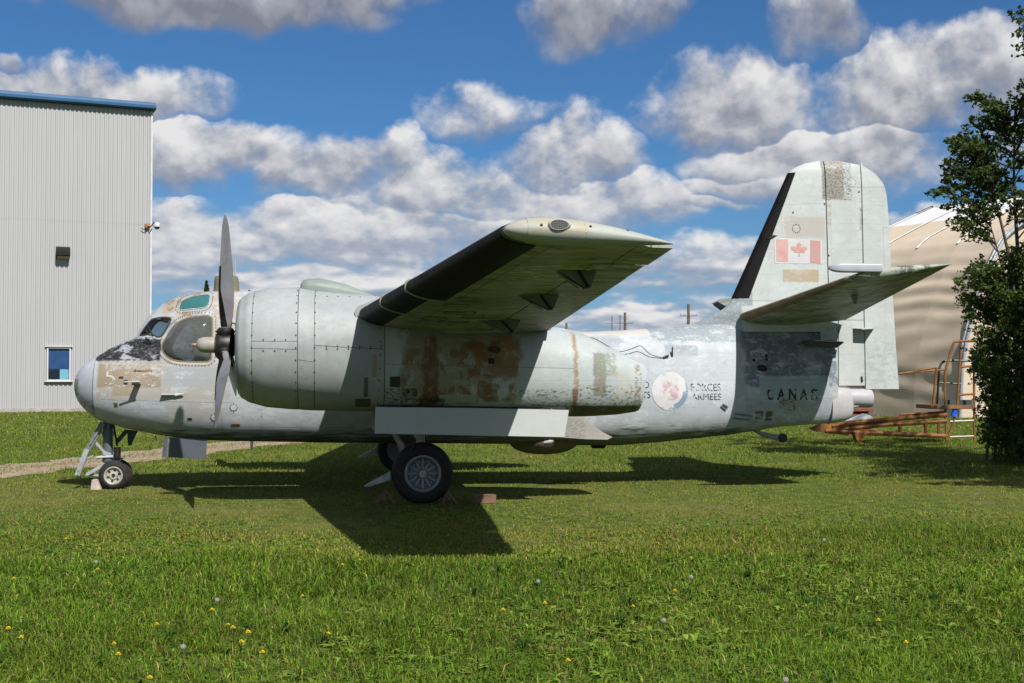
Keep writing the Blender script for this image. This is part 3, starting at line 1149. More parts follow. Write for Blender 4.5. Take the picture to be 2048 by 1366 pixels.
YS = -0.68                              # where the near skin lies, for measuring marks
BLACKISH = (0.016, 0.0155, 0.017)
fz = [
    # cockpit surround: sand primer and grey filler
    zpx(318, 560, 480, 735, -.6, S(204, 188, 164), 0.95, .08, 3.0),
    zpx(325, 575, 400, 650, -.5, S(160, 134, 104), 0.85, .14, 5.0, .45, 4.0, .6),
    zpx(320, 580, 490, 735, -.6, S(194, 200, 208), 0.9, .10, 5.0, .49, 4.0, 1.2),
    # nose sides
    zpx(188, 722, 460, 800, YS, S(200, 196, 188), 0.85, .05, 3.0),
    zpx(190, 726, 322, 776, YS, S(178, 160, 134), 0.95, .05, 6.0),
    zpx(205, 722, 345, 738, YS, S(205, 202, 198), 0.85, .03, 8.0, .47, 9.0),
    zpx(325, 735, 430, 772, YS, S(190, 196, 203), 0.8, .10, 4.0, .42, 4.0),
    zpx(222, 777, 262, 792, YS, S(186, 172, 142), 0.9, .012, 8.0),
    zpx(262, 742, 318, 774, YS, S(214, 214, 212), 0.9, .04, 14.0, .55, 16.0),
    zpx(200, 800, 470, 862, YS, S(196, 203, 212), 0.75, .10, 3.0, .40, 3.5),
    zpx(330, 803, 450, 845, YS, S(205, 196, 184), 0.6, .10, 4.0, .46, 4.5),
    zpx(224, 806, 233, 816, YS, S(92, 100, 72), 1.0, .004, 8.0),
    # black anti-glare panel
    zpx(150, 678, 326, 722, -.35, BLACKISH, 1.0, .045, 12.0),
    zpx(200, 670, 322, 722, -.35, S(150, 152, 160), 0.7, .06, 10.0, .555, 9.0),
    # top of the rear fuselage
    zpx(1165, 640, 1300, 672, -.3, S(232, 224, 214), 0.8, .03, 4.0),  # cream top deck, its sunlit brightness put into the colour
    zpx(1300, 590, 1490, 682, -.4, S(163, 176, 184), 0.92, .05, 5.0),
    zpx(1290, 600, 1490, 690, -.4, S(214, 222, 224), 0.95, .05, 6.0, .57, 13.0),
    zpx(1170, 676, 1250, 700, -.6, S(176, 186, 198), 0.7, .06, 5.0),
    zpx(1330, 690, 1400, 712, -.5, S(164, 178, 188), 0.9, .03, 5.0),
    zpx(1290, 700, 1500, 870, YS, S(200, 207, 214), 0.65, .10, 2.0, .42, 2.4),
    # tail
    zpx(1486, 650, 1690, 770, -.3, S(156, 164, 172), 0.9, .16, 3.0),  # the tailplane's shade is put into this grey, under mottled slate paint
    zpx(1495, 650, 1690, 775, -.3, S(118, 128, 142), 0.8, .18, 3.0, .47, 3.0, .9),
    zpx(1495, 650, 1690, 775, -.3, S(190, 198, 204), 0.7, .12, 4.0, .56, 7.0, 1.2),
    zpx(1518, 752, 1664, 792, -.35, S(186, 202, 202), 0.95, .008, 4.0),
    zpx(1490, 795, 1700, 850, -.35, S(176, 186, 196), 0.6, .08, 4.0, .48, 6.0),
    zpx(1480, 658, 1520, 720, -.35, S(178, 160, 134), 0.8, .05, 8.0, .58, 9.0),
    zpx(1560, 798, 1600, 822, -.35, S(120, 100, 70), 0.8, .03, 8.0, .52, 12.0),
    zpx(1510, 822, 1526, 838, -.35, S(96, 92, 70), 0.9, .006, 8.0),
    zpx(1532, 822, 1546, 842, -.35, S(96, 92, 70), 0.9, .006, 8.0),
    zpx(1664, 770, 1700, 842, -.2, S(206, 204, 202), 0.7, .06, 6.0),
]
fl = [lpx(198, 800, 470, 806, YS, .006, (0.16, 0.12, 0.08), .7), lpx(265, 722, 262, 806, YS, .004, (0.2, 0.16, 0.12), .4), lpx(320, 726, 322, 806, YS, .005, (0.25, 0.2, 0.15), .5),
      lpx(212, 724, 212, 800, YS, .003, (0.16, 0.14, 0.12), .45), lpx(440, 800, 446, 882, YS, .004, (0.1, 0.1, 0.1), .5), lpx(198, 727, 480, 733, YS, .007, S(225, 222, 218), .7),
      lpx(450, 855, 760, 857, YS, .008, S(210, 210, 205), .6), lpx(1290, 729, 1500, 735, -.6, .004, (0.25, 0.25, 0.25), .4), lpx(1480, 660, 1672, 665, -.25, .006, (0.05, 0.05, 0.05), .8),
      lpx(1504, 650, 1500, 860, -.35, .004, (0.12, 0.1, 0.08), .6), lpx(1656, 660, 1654, 770, -.25, .006, (0.05, 0.05, 0.05), .8), lpx(1340, 830, 1505, 832, -.6, .003, (0.25, 0.25, 0.25), .5),
      lpx(1372, 690, 1480, 722, -.5, .003, (0.3, 0.3, 0.3), .4), lpx(1684, 775, 1683, 842, -.2, .006, (0.3, 0.2, 0.1), .6), lpx(1360, 650, 1480, 660, -.3, .004, (0.2, 0.2, 0.2), .5),
      lpx(1400, 730, 1412, 790, -.6, .003, (0.4, 0.4, 0.4), .4), lpx(1300, 765, 1284, 748, -.6, .004, (0.2, 0.2, 0.2), .5)]
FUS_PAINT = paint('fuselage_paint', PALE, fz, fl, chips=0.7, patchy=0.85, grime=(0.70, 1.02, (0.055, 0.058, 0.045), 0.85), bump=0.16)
INTERIOR = plain('cockpit_interior', (0.045, 0.05, 0.055), 0.8, 0, 0.3, 8)
rings = [fus_ring(x) for x in xs_between(AX(198.5), FX1, 150)]
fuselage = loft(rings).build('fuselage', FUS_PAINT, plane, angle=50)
fuselage.data.materials.append(INTERIOR)

# windows: outlines in the aircraft's x-z plane
def poly_px(pts, y): return [A(x, yy, y) for (x, yy) in pts]


def crop(pts, k=0.1953, ox=130, oy=500): return [(ox + a * k, oy + b * k) for a, b in pts]


WIND = crop([(722, 892), (775, 800), (850, 698), (900, 682), (985, 672), (1060, 676), (1090, 690), (1094, 725), (1060, 795), (1015, 870), (985, 905), (935, 905), (900, 880), (850, 878)])
BUBB = crop([(984, 1000), (995, 950), (1030, 890), (1080, 808), (1120, 760), (1165, 728), (1250, 695), (1360, 676), (1500, 673), (1506, 760), (1507, 900), (1506, 1050), (1500, 1140), (1380, 1143), (1240, 1141), (1130, 1130), (1060, 1100), (1005, 1050)])
ROOFW = crop([(1165, 612), (1175, 560), (1190, 516), (1240, 490), (1310, 466), (1390, 453), (1474, 447), (1478, 500), (1470, 560), (1430, 588), (1330, 598), (1240, 605)])


def offset_poly(poly, f):
    c = sum(poly, Vector()) / len(poly)
    return [c + (p - c) * f for p in poly]


def dense(poly, n=4):
    out = []
    for i, p in enumerate(poly):
        q = poly[(i + 1) % len(poly)]
        out += [p.lerp(q, k / n) for k in range(n)]
    return out


def rounded(poly, it=2):
    for _ in range(it):
        q = []
        for i, p in enumerate(poly):
            nx = poly[(i + 1) % len(poly)]
            q += [p.lerp(nx, .25), p.lerp(nx, .75)]
        poly = q
    return poly


def grow(poly, d):
    """move an x-z outline outwards by d metres"""
    n = len(poly)
    ar = sum(poly[i].x * poly[(i + 1) % n].z - poly[(i + 1) % n].x * poly[i].z for i in range(n))
    sg = 1 if ar > 0 else -1
    out = []
    for i, p in enumerate(poly):
        t = poly[(i + 1) % n] - poly[i - 1]
        nn = Vector((t.z, 0, -t.x))
        if nn.length > 1e-9: nn.normalize()
        out.append(p + nn * (d * sg))
    return out


def skin_patch(name, poly, mat, parent, off=0.006, bulge=0.0, rings_=5, power=1.0, yfun=None, cutback=0.0):
    yfun = yfun or fus_y
    c = sum(poly, Vector()) / len(poly)
    rows = []
    for k in range(rings_ + 1):
        f = 1 - k / rings_ * 0.98
        row = []
        for p in poly:
            q = c + (p - c) * f
            yy = yfun(q.x, q.z) - off - bulge * (1 - f ** 2) ** power
            row.append((q.x, yy, q.z))
        rows.append(row)
    if cutback:
        rows.insert(0, [(p.x, yfun(p.x, p.z) + cutback, p.z) for p in poly])
    mb = MB().grid(rows, close_v=True)
    n = len(poly)
    mb.f.append(tuple(rings_ * n + i + (n if cutback else 0) for i in range(n)))
    return mb.build(name, mat, parent, angle=60)


def skin_ring(name, p0, p1, mat, parent, off=0.006, yfun=None):
    yfun = yfun or fus_y
    rows = []
    for f, o in ((0, 0.0), (0.04, off), (0.96, off), (1.0, -0.004)):
        rows.append([(a.lerp(b, f).x, yfun(a.lerp(b, f).x, a.lerp(b, f).z) - o, a.lerp(b, f).z) for a, b in zip(p0, p1)])
    return MB().grid(rows, close_v=True).build(name, mat, parent, angle=60)


wind_poly = dense(rounded(poly_px(WIND, -.52), 1), 1)
bubb_poly = dense(rounded(poly_px(BUBB, -.66), 1), 2)
roof_poly = dense(rounded(poly_px(ROOFW, -.45), 1), 2)


def cut(target, cutter):
    md = target.modifiers.new('cut', 'BOOLEAN')
    md.operation = 'DIFFERENCE'
    md.solver = 'EXACT'
    md.object = cutter
    dg = bpy.context.evaluated_depsgraph_get()
    me = bpy.data.meshes.new_from_object(target.evaluated_get(dg))
    target.modifiers.clear()
    old = target.data
    nm = old.name
    target.data = me
    bpy.data.meshes.remove(old)
    me.name = nm
    bpy.data.objects.remove(cutter, do_unlink=True)


def cutter_obj(mb):
    o = mb.build('cutter', INTERIOR, plane, smooth=False)
    o.data.materials.append(INTERIOR)
    o.data.polygons.foreach_set('material_index', [1] * len(o.data.polygons))
    return o


# hollow cockpit, then the openings on both sides
zfl = AZ(400, 742, 0)
cav = [fus_ring(x, 48, 0.94, zfl) for x in xs_between(AX(279), AX(478), 24)]
cut(fuselage, cutter_obj(loft(cav)))
for pl, y0, y1 in ((wind_poly, -1.2, 2.4), (bubb_poly, -1.2, 2.4)):
    cut(fuselage, cutter_obj(MB().prism([Vector((p.x, y0, p.z)) for p in pl], (0, y1, 0))))
fuselage.data.polygons.foreach_set('use_smooth', [True] * len(fuselage.data.polygons))
fuselage.data.set_sharp_from_angle(angle=R(40))

# glass
def glass_mat(name, tint, alpha, rough, spec=0.6):
    mt, nt = new_mat(name)
    c = nt.coord()
    n = nt.noise(c, 5.0, 6, 0.65)
    n2 = nt.noise(nt.v('ADD', c, (3, 3, 3)), 2.0, 4, 0.6)
    col = nt.mix(nt.step(n2, 0.35, 0.65), tint, tuple(min(1, q * 1.35) for q in tint))
    al = nt.remap(n, 0.3, 0.7, alpha - 0.08, alpha + 0.08)
    finish(nt, col, nt.remap(n, 0.3, 0.7, rough * 0.7, rough * 1.3), 0, None, spec, alpha=al)
    return mt


FOG_GLASS = glass_mat('fogged_acrylic', (0.075, 0.078, 0.074), 0.66, 0.08, 0.7)
CLEAR_GLASS = glass_mat('windscreen_glass', (0.05, 0.06, 0.06), 0.16, 0.04)
HAZE_GLASS = glass_mat('hazed_glass', (0.10, 0.11, 0.11), 0.55, 0.1)
TEAL_GLASS = plain('teal_glass', S(64, 128, 128), 0.22, 0, 0.12, 3.0, 0, 0.6)
RUBBER = plain('black_rubber', (0.020, 0.020, 0.021), 0.75, 0, 0.3, 9.0)
FRAME_P = paint('window_frame_paint', S(204, 192, 174), (), (), 0.12, 0.6, S(120, 118, 112), patchy=1.0, rivets=False)
for sgn in (1, -1):
    yf = fus_y if sgn == 1 else (lambda x, z: fus_y(x, z))
    def flip(o):
        if sgn == -1:
            for v in o.data.vertices: v.co.y = -v.co.y
            o.data.flip_normals()
        return o
    flip(skin_patch('side_window', bubb_poly, FOG_GLASS, fuselage, 0.0, 0.11, 9, 0.75))
    flip(skin_ring('window_seal', grow(bubb_poly, -0.006), grow(bubb_poly, 0.012), plain('seal_%d' % sgn, (0.13, 0.115, 0.06), 0.6), fuselage, 0.010))
    flip(skin_ring('window_frame', grow(bubb_poly, 0.012), grow(bubb_poly, 0.060), FUS_PAINT, fuselage, 0.004))
    flip(skin_patch('windscreen', wind_poly, CLEAR_GLASS if sgn == 1 else HAZE_GLASS, fuselage, -0.004, 0.0, 4))
    flip(skin_ring('windscreen_frame', grow(wind_poly, -0.008), grow(wind_poly, 0.022), FUS_PAINT, fuselage, 0.006))
    flip(skin_ring('windscreen_seal', grow(wind_poly, -0.030), grow(wind_poly, -0.007), RUBBER, fuselage, 0.004))
    flip(skin_patch('roof_window', roof_poly, TEAL_GLASS, fuselage, 0.006, 0.02, 5, 1.0, None, 0.02))
    flip(skin_ring('window_frame', grow(roof_poly, 0.0), grow(roof_poly, 0.012), plain('filler_%d' % sgn, S(192, 196, 202), 0.6, 0, 0.25, 12), fuselage, 0.008))
# crude cockpit furniture seen through the screens
SEATC = plain('cockpit_grey', (0.16, 0.17, 0.17), 0.7, 0, 0.2, 6)
for yy in (-0.34, 0.34):
    px_ = AX(420, yy)
    mb = MB()
    mb.box((px_, yy, zfl + 0.25), (0.45, 0.42, 0.10))
    mb.box((px_ + 0.24, yy, zfl + 0.58), (0.10, 0.42, 0.66), Matrix.Rotation(R(12), 3, 'Y'))
    mb.build('pilot_seat', SEATC, fuselage, bevel=0.02)
mb = MB()
mb.box((AX(300, 0), 0, zfl + 0.12), (0.16, 1.02, 0.24), Matrix.Rotation(R(20), 3, 'Y'))
mb.bar((AX(325), -0.5, AZ(325, 640)), (AX(325), 0.5, AZ(325, 640)), 0.05, 0.05)
mb.build('instrument_panel', INTERIOR, fuselage, bevel=0.01)
# wiper
mb = MB()
wa, wb = A(300, 672, -.62), A(291, 660, -.63)
mb.tube([A(308, 672, -.64), wa, wb], 0.008, 6)
mb.bar(A(296, 652, -.60), A(306, 673, -.645), 0.012, 0.02)
mb.build('wiper', RUBBER, fuselage)

# radome
RADOME = paint('radome_paint', S(206, 210, 222), [zpx(148, 758, 160, 790, -.2, S(150, 150, 146), 0.9, .02, 6.0), zpx(150, 800, 200, 845, -.3, S(120, 112, 98), 0.8, .06, 8.0, .5, 9.0)], (), 0.06, 0.35, S(60, 60, 62), 0.4, patchy=0.6, rivets=False)
xe = AX(197)
zt_e, zb_e, w_e = fus(xe)[:3]
z_tip = AZ(150, 772)
rows = []
for i in range(1, 33):
    t = (i / 32) ** 2.2
    s_ = t ** 0.42
    zc = z_tip + ((zt_e + zb_e) / 2 - z_tip) * t
    rows.append([Vector((FX0 + (xe - FX0) * t, -w_e * s_ * math.cos(2 * PI * k / 64), zc + (zt_e - zb_e) / 2 * s_ * math.sin(2 * PI * k / 64))) for k in range(64)])
loft(rows).build('nose_cone', RADOME, plane, angle=60)

# fasteners round the glazing and along seams: hundreds, joined
def disc(mb, p, nrm, r, seg=6):
    nrm = Vector(nrm).normalized()
    a = nrm.orthogonal().normalized()
    b = nrm.cross(a)
    k = len(mb.v)
    c = Vector(p) + nrm * 0.004
    for j in range(seg):
        t = 2 * PI * j / seg
        mb.v.append(c + (a * math.cos(t) + b * math.sin(t)) * r)
    mb.f.append(tuple(k + j for j in range(seg)))


RIVET = plain('dark_rivet', (0.040, 0.026, 0.018), 0.7, 0.3, 0.3, 12)
mb = MB()
for pl, d, st in ((bubb_poly, 0.055, 0.042), (roof_poly, 0.05, 0.06)):
    ring = grow(pl, d)
    for i, p in enumerate(ring):
        q = ring[(i + 1) % len(ring)]
        nseg = max(1, int((q - p).length / st))
        for k in range(nseg):
            t = p.lerp(q, k / nseg)
            disc(mb, (t.x, fus_y(t.x, t.z) - 0.010, t.z), (0, -1, 0.1), 0.0075)
o = mb.build('rivets', RIVET, fuselage, smooth=False, fixn=False)
o['kind'] = 'stuff'

# round access plates, vents and doors on the near side
ALU = plain('bare_aluminium', (0.55, 0.56, 0.57), 0.35, 0.7, 0.12, 8)
DARK = plain('dark_opening', (0.012, 0.012, 0.012), 0.9, 0, 0.2, 8)


def skin_disc(name, px, py, r, mat, off=0.008, squash=1.0, y=-.65, tilt=0.0, parent=None, yfun=None):
    c = A(px, py, y)
    yf = yfun or fus_y
    pl = []
    for k in range(20):
        a_ = 2 * PI * k / 20
        dx, dz = math.cos(a_) * r, math.sin(a_) * r * squash
        pl.append(Vector((c.x + dx * math.cos(tilt) - dz * math.sin(tilt), 0, c.z + dx * math.sin(tilt) + dz * math.cos(tilt))))
    return skin_patch(name, pl, mat, parent or fuselage, off, 0.0, 2, 1.0, yf, 0.01)


WHITE_P = plain('white_paint', S(226, 228, 228), 0.45, 0, 0.05, 8, dirt=S(170, 172, 170), dirt_amt=0.2)
for (px, py, r) in ((468, 815, .040), (429, 835, .042)):
    skin_disc('access_plate', px, py, r, WHITE_P)
mb = MB()
for (px, py, r) in ((468, 815, .050), (429, 835, .052)):
    c = A(px, py, -.7)
    for k in range(8):
        a_ = 2 * PI * k / 8
        q = Vector((c.x + math.cos(a_) * r, 0, c.z + math.sin(a_) * r))
        disc(mb, (q.x, fus_y(q.x, q.z) - .004, q.z), (0, -1, 0), .008)
mb.build('plate_rivets', RIVET, fuselage, smooth=False, fixn=False)['kind'] = 'stuff'
skin_disc('vent_hole', 379, 838, .035, DARK, 0.006, 0.45, -.7, -0.1)
skin_disc('vent_hole', 1527, 736, .085, DARK, 0.006, 0.62, -.36, -0.15)
for (px, py) in ((1511, 720), (1538, 719), (1538, 711)):
    skin_disc('drain_hole', px, py, .025, DARK, 0.006, 1.0, -.36)
skin_disc('exhaust_stain_plate', 470, 850, .07, plain('red_strip', (0.18, 0.05, 0.03), 0.6), 0.006, 0.22, -.74)


def skin_quad(name, px0, py0, px1, py1, mat, y=-.68, off=0.01, parent=None, yfun=None):
    pl = dense([A(px0, py0, y), A(px1, py0, y), A(px1, py1, y), A(px0, py1, y)], 4)
    return skin_patch(name, pl, mat, parent or fuselage, off, 0.0, 3, 1.0, yfun, 0.012)


skin_quad('torn_opening', 246, 760, 254, 768, DARK)
skin_quad('torn_opening', 263, 763, 271, 769, DARK)
skin_quad('torn_opening', 236, 753, 245, 756, DARK)
# pitot mast and static box standing off the side of the nose
mb = MB()
b0 = A(270, 768, -.66)
q0 = Vector((b0.x, fus_y(b0.x, b0.z), b0.z))
mb.bar(q0 + Vector((0.04, 0.02, 0)), q0 + Vector((0.04, -0.24, 0.03)), 0.09, 0.022, up=(0, 0, 1))
mb.tube([q0 + Vector((0.10, -0.25, 0.035)), q0 + Vector((-0.12, -0.25, 0.03))], [0.013, 0.011], 8)
mb.build('pitot_mast', WHITE_P, fuselage, bevel=0.004)
mb = MB()
b0 = A(338, 793, -.7)
q0 = Vector((b0.x, fus_y(b0.x, b0.z), b0.z))
mb.box(q0 + Vector((0, -0.02, 0.03)), (0.20, 0.09, 0.02))
mb.tube([q0 + Vector((0.09, -0.03, 0.02)), q0 + Vector((0.22, -0.06, 0.04))], [0.03, 0.01], 8)
mb.build('cabin_air_scoop', WHITE_P, fuselage, bevel=0.004)
# top dome and whip aerial
MOSS = paint('mossy_fibreglass', S(150, 146, 118), (), (), 0.2, 1.0, S(98, 104, 82), 0.8, 0.6)
dc = A(453, 584, 0)
r_d = A(478, 560, 0).x - A(453, 560, 0).x
zt = AZ(453, 552)
mb = MB().lathe([(r_d * 1.08, -0.12), (r_d * 1.05, 0.0), (r_d * 0.98, (zt - dc.z) * .6), (r_d * .95, (zt - dc.z) * .86), (r_d * .88, (zt - dc.z) * .97), (r_d * .6, (zt - dc.z) * 1.03), (0, (zt - dc.z) * 1.05)], dc, (0, 0, 1), 28)
mb.build('antenna_dome', MOSS, plane)
MB().tube([A(470, 560, 0.25), A(470, 515, 0.25)], [0.014, 0.009], 8).build('whip_aerial', ALU, plane)
# belly radar bowl
rc = A(1087, 886, 0)
LB = A(1157, 886, 0).x - rc.x
mb = MB()
rows = []
for i in range(11):
    t = i / 10
    zz = rc.z + 0.06 - (rc.z + 0.06 - AZ(1087, 908)) * math.sin(t * PI / 2)
    rr = math.cos(t * PI / 2) ** 0.8
    rows.append([(rc.x + LB * rr * math.cos(2 * PI * k / 36), LB * 0.95 * rr * math.sin(2 * PI * k / 36), zz) for k in range(36)])
MB().grid(rows, close_v=True).build('radar_bowl', plain('radar_bowl_paint', (0.10, 0.085, 0.06), 0.45, 0, 0.2, 4), plane)
mb = MB()
sc_p = A(1100, 882, -.5)
mb.lathe([(0.0, -0.12), (0.03, -0.09), (0.045, 0.0), (0.03, 0.06), (0, 0.07)], sc_p, (1, 0, 0.25), 12)
mb.build('belly_lamp', WHITE_P, plane)
# weapon-bay fairing plate low on the side
plq = [(1128, 826), (1168, 828), (1182, 848), (1205, 864), (1226, 875), (1216, 880), (1170, 879), (1126, 876)]
fp = dense(poly_px(plq, -.78), 2)
FAIR = paint('fairing_paint', S(196, 190, 184), [zpx(1126, 838, 1170, 880, -.8, S(120, 124, 130), 0.55, .12, 6.0, .50, 14.0)], (), 0.1, 0.8, S(130, 130, 132))
rows = [[(p.x, -0.70, p.z) for p in fp], [(p.x, -0.80, p.z) for p in fp], [((p.x - fp[0].x) * .97 + fp[0].x, -0.83, p.z * .98 + fp[0].z * .02) for p in fp]]
mb = MB().grid(rows, close_v=True)
mb.f.append(tuple(2 * len(fp) + i for i in range(len(fp))))
mb.build('bay_fairing', FAIR, plane, angle=30)
mb = MB()
mb.prism([A(1184, 886, -.1), A(1217, 886, -.1), A(1209, 897, -.1), A(1187, 897, -.1)], (0, 0.16, 0))
mb.build('belly_skid', DARK, plane, smooth=False)
# nose-leg door plate hanging below the belly
BLUEGREY = plain('blue_grey_door', S(112, 122, 134, .34), 0.5, 0, 0.12, 3, dirt=S(150, 140, 100), dirt_amt=0.15)
mb = MB()
mb.prism(poly_px([(327, 874), (414, 878), (411, 918), (324, 914)], -.42), (0, 0.018, 0))
dr = mb.build('nose_gear_door', BLUEGREY, plane, smooth=False)
mb = MB()
mb.prism(poly_px([(336, 878), (341, 878), (338, 914), (333, 914)], -.424), (0, 0.003, 0))
mb.build('stiffener', plain('brown_strip', (0.16, 0.14, 0.09), 0.7), dr, smooth=False)

# wire aerial and its posts on the rear fuselage
def on_skin(px, py, y, off): 
    p = A(px, py, y)
    for _ in range(4):
        yy = fus_y(p.x, p.z) - off
        p = A(px, py, yy)
    return p
mb = MB()
mb.tube(spline([on_skin(1155, 678, -.7, .02), on_skin(1172, 673, -.6, .12), on_skin(1195, 680, -.6, .14), on_skin(1235, 702, -.6, .05), on_skin(1262, 698, -.6, .10), on_skin(1281, 692, -.6, .12), on_skin(1300, 708, -.6, .05), on_skin(1325, 716, -.6, .01)], 6), 0.006, 6)
mb.tube([on_skin(1326, 716, -.6, .0), on_skin(1337, 711, -.6, .03)], 0.02, 6)
mb.tube([on_skin(1344, 713, -.6, .0), on_skin(1345, 694, -.6, .10)], [0.018, 0.009], 6)
mb.build('wire_aerial', RUBBER, plane)
SLATE_M = plain('slate_strip', SLATE, 0.6)
for (a_, b_) in (((1442, 812), (1452, 820)), ((1446, 808), (1456, 814)), ((1470, 828), (1504, 832)), ((1466, 836), (1498, 840))):
    MB().bar(on_skin(*a_, -.5, .012), on_skin(*b_, -.5, .012), 0.02, 0.018).build('skin_strip', SLATE_M, fuselage)

# ------------------------------------------------------------------ lifting surfaces
def naca_t(f, t):
    f = min(max(f, 0.0), 1.0)
    return 5 * t * (0.2969 * math.sqrt(f) - 0.1260 * f - 0.3516 * f * f + 0.2843 * f ** 3 - 0.1015 * f ** 4)


def camber(f, m=0.0, p=0.4):
    if m == 0: return 0.0
    return m / p ** 2 * (2 * p * f - f * f) if f < p else m / (1 - p) ** 2 * ((1 - 2 * p) + 2 * p * f - f * f)


def foil_piece(name, stations, mat, parent, f0=0.0, f1=1.0, n=14, m=0.0, off=0.0, lower_to=None, upper_to=None, span=12, tscale=None, build=True, angle=40):
    """stations: rows (s, LE Vector, TE Vector, thickness ratio, thickness direction). f0..f1: chord range."""
    rows = []
    ss = [q[0] for q in stations]
    for k in range(span + 1):
        s_ = ss[0] + (ss[-1] - ss[0]) * k / span
        i = max(j for j in range(len(ss) - 1) if ss[j] <= s_ + 1e-9)
        t = (s_ - ss[i]) / (ss[i + 1] - ss[i])
        le = stations[i][1].lerp(stations[i + 1][1], t)
        te = stations[i][2].lerp(stations[i + 1][2], t)
        th = stations[i][3] * (1 - t) + stations[i + 1][3] * t
        dn = stations[i][4].lerp(stations[i + 1][4], t).normalized()
        ch = te - le
        L = ch.length
        up_to = f1 if upper_to is None else upper_to
        lo_to = f1 if lower_to is None else lower_to
        fsU = [f0 + (up_to - f0) * (0.5 - 0.5 * math.cos(PI * q / n)) if f0 > 0 else up_to * (1 - math.cos(PI / 2 * q / n)) for q in range(n + 1)]
        fsL = [f0 + (lo_to - f0) * (0.5 - 0.5 * math.cos(PI * q / n)) if f0 > 0 else lo_to * (1 - math.cos(PI / 2 * q / n)) for q in range(n + 1)]
        row = []
        for f in reversed(fsU):
            row.append(le + ch * f + dn * (L * (camber(f, m) + naca_t(f, th)) + off) - (ch.normalized() * off * 1.2 if f < 0.02 else Vector()))
        for f in (fsL[1:] if f0 == 0 else fsL):
            row.append(le + ch * f + dn * (L * (camber(f, m) - naca_t(f, th)) - off) - (ch.normalized() * off * 1.2 if f < 0.02 else Vector()))
        rows.append(row)
    mb = MB().grid(rows, close_v=True)
    nn = len(rows[0])
    mb.f.append(tuple(range(nn)))
    mb.f.append(tuple((len(rows) - 1) * nn + i for i in range(nn)))
    if not build: return mb
    return mb.build(name, mat, parent, angle=angle)


def foil_point(stations, s_, f, side, m=0.0, off=0.0):
    ss = [q[0] for q in stations]
    i = max(j for j in range(len(ss) - 1) if ss[j] <= s_ + 1e-9) if s_ > ss[0] else 0
    t = (s_ - ss[i]) / (ss[i + 1] - ss[i])
    le = stations[i][1].lerp(stations[i + 1][1], t)
    te = stations[i][2].lerp(stations[i + 1][2], t)
    th = stations[i][3] * (1 - t) + stations[i + 1][3] * t
    dn = stations[i][4].lerp(stations[i + 1][4], t).normalized()
    L = (te - le).length
    return le + (te - le) * f + dn * (L * (camber(f, m) + side * naca_t(f, th)) + side * off)


def mirror_of(o, parent):
    me = o.data.copy()
    for v in me.vertices: v.co.y = -v.co.y
    me.flip_normals()
    c = bpy.data.objects.new(o.name.split('.')[0], me)
    for k in ('label', 'kind'):
        if k in o: c[k] = o[k]
    link(c, parent)
    for ch in o.children:
        mirror_of(ch, c)
    return c


UPV = Vector((0, 0, 1))
# ---- wing, outer panel. s = distance from the centreline
def wst(s_, lx, ly, tx, ty, th, ys):
    return (s_, A(lx, ly, ys), A(tx, ty, ys), th, UPV)


WY0, WY1 = 3.42, 10.42
WST = [wst(WY0, 716, 630, 1096, 657, .150, -WY0), wst(WY1, 1006, 461, 1349, 489, .150, -WY1)]
WST[0][1].z -= 0.0
WZ = [
    zpx(1000, 505, 1160, 545, -8.5, S(180, 186, 176), 0.0, .1, 3.0),
]


SCX0, SCX1 = A(1010, 525, -8.8).x, A(1160, 525, -8.8).x


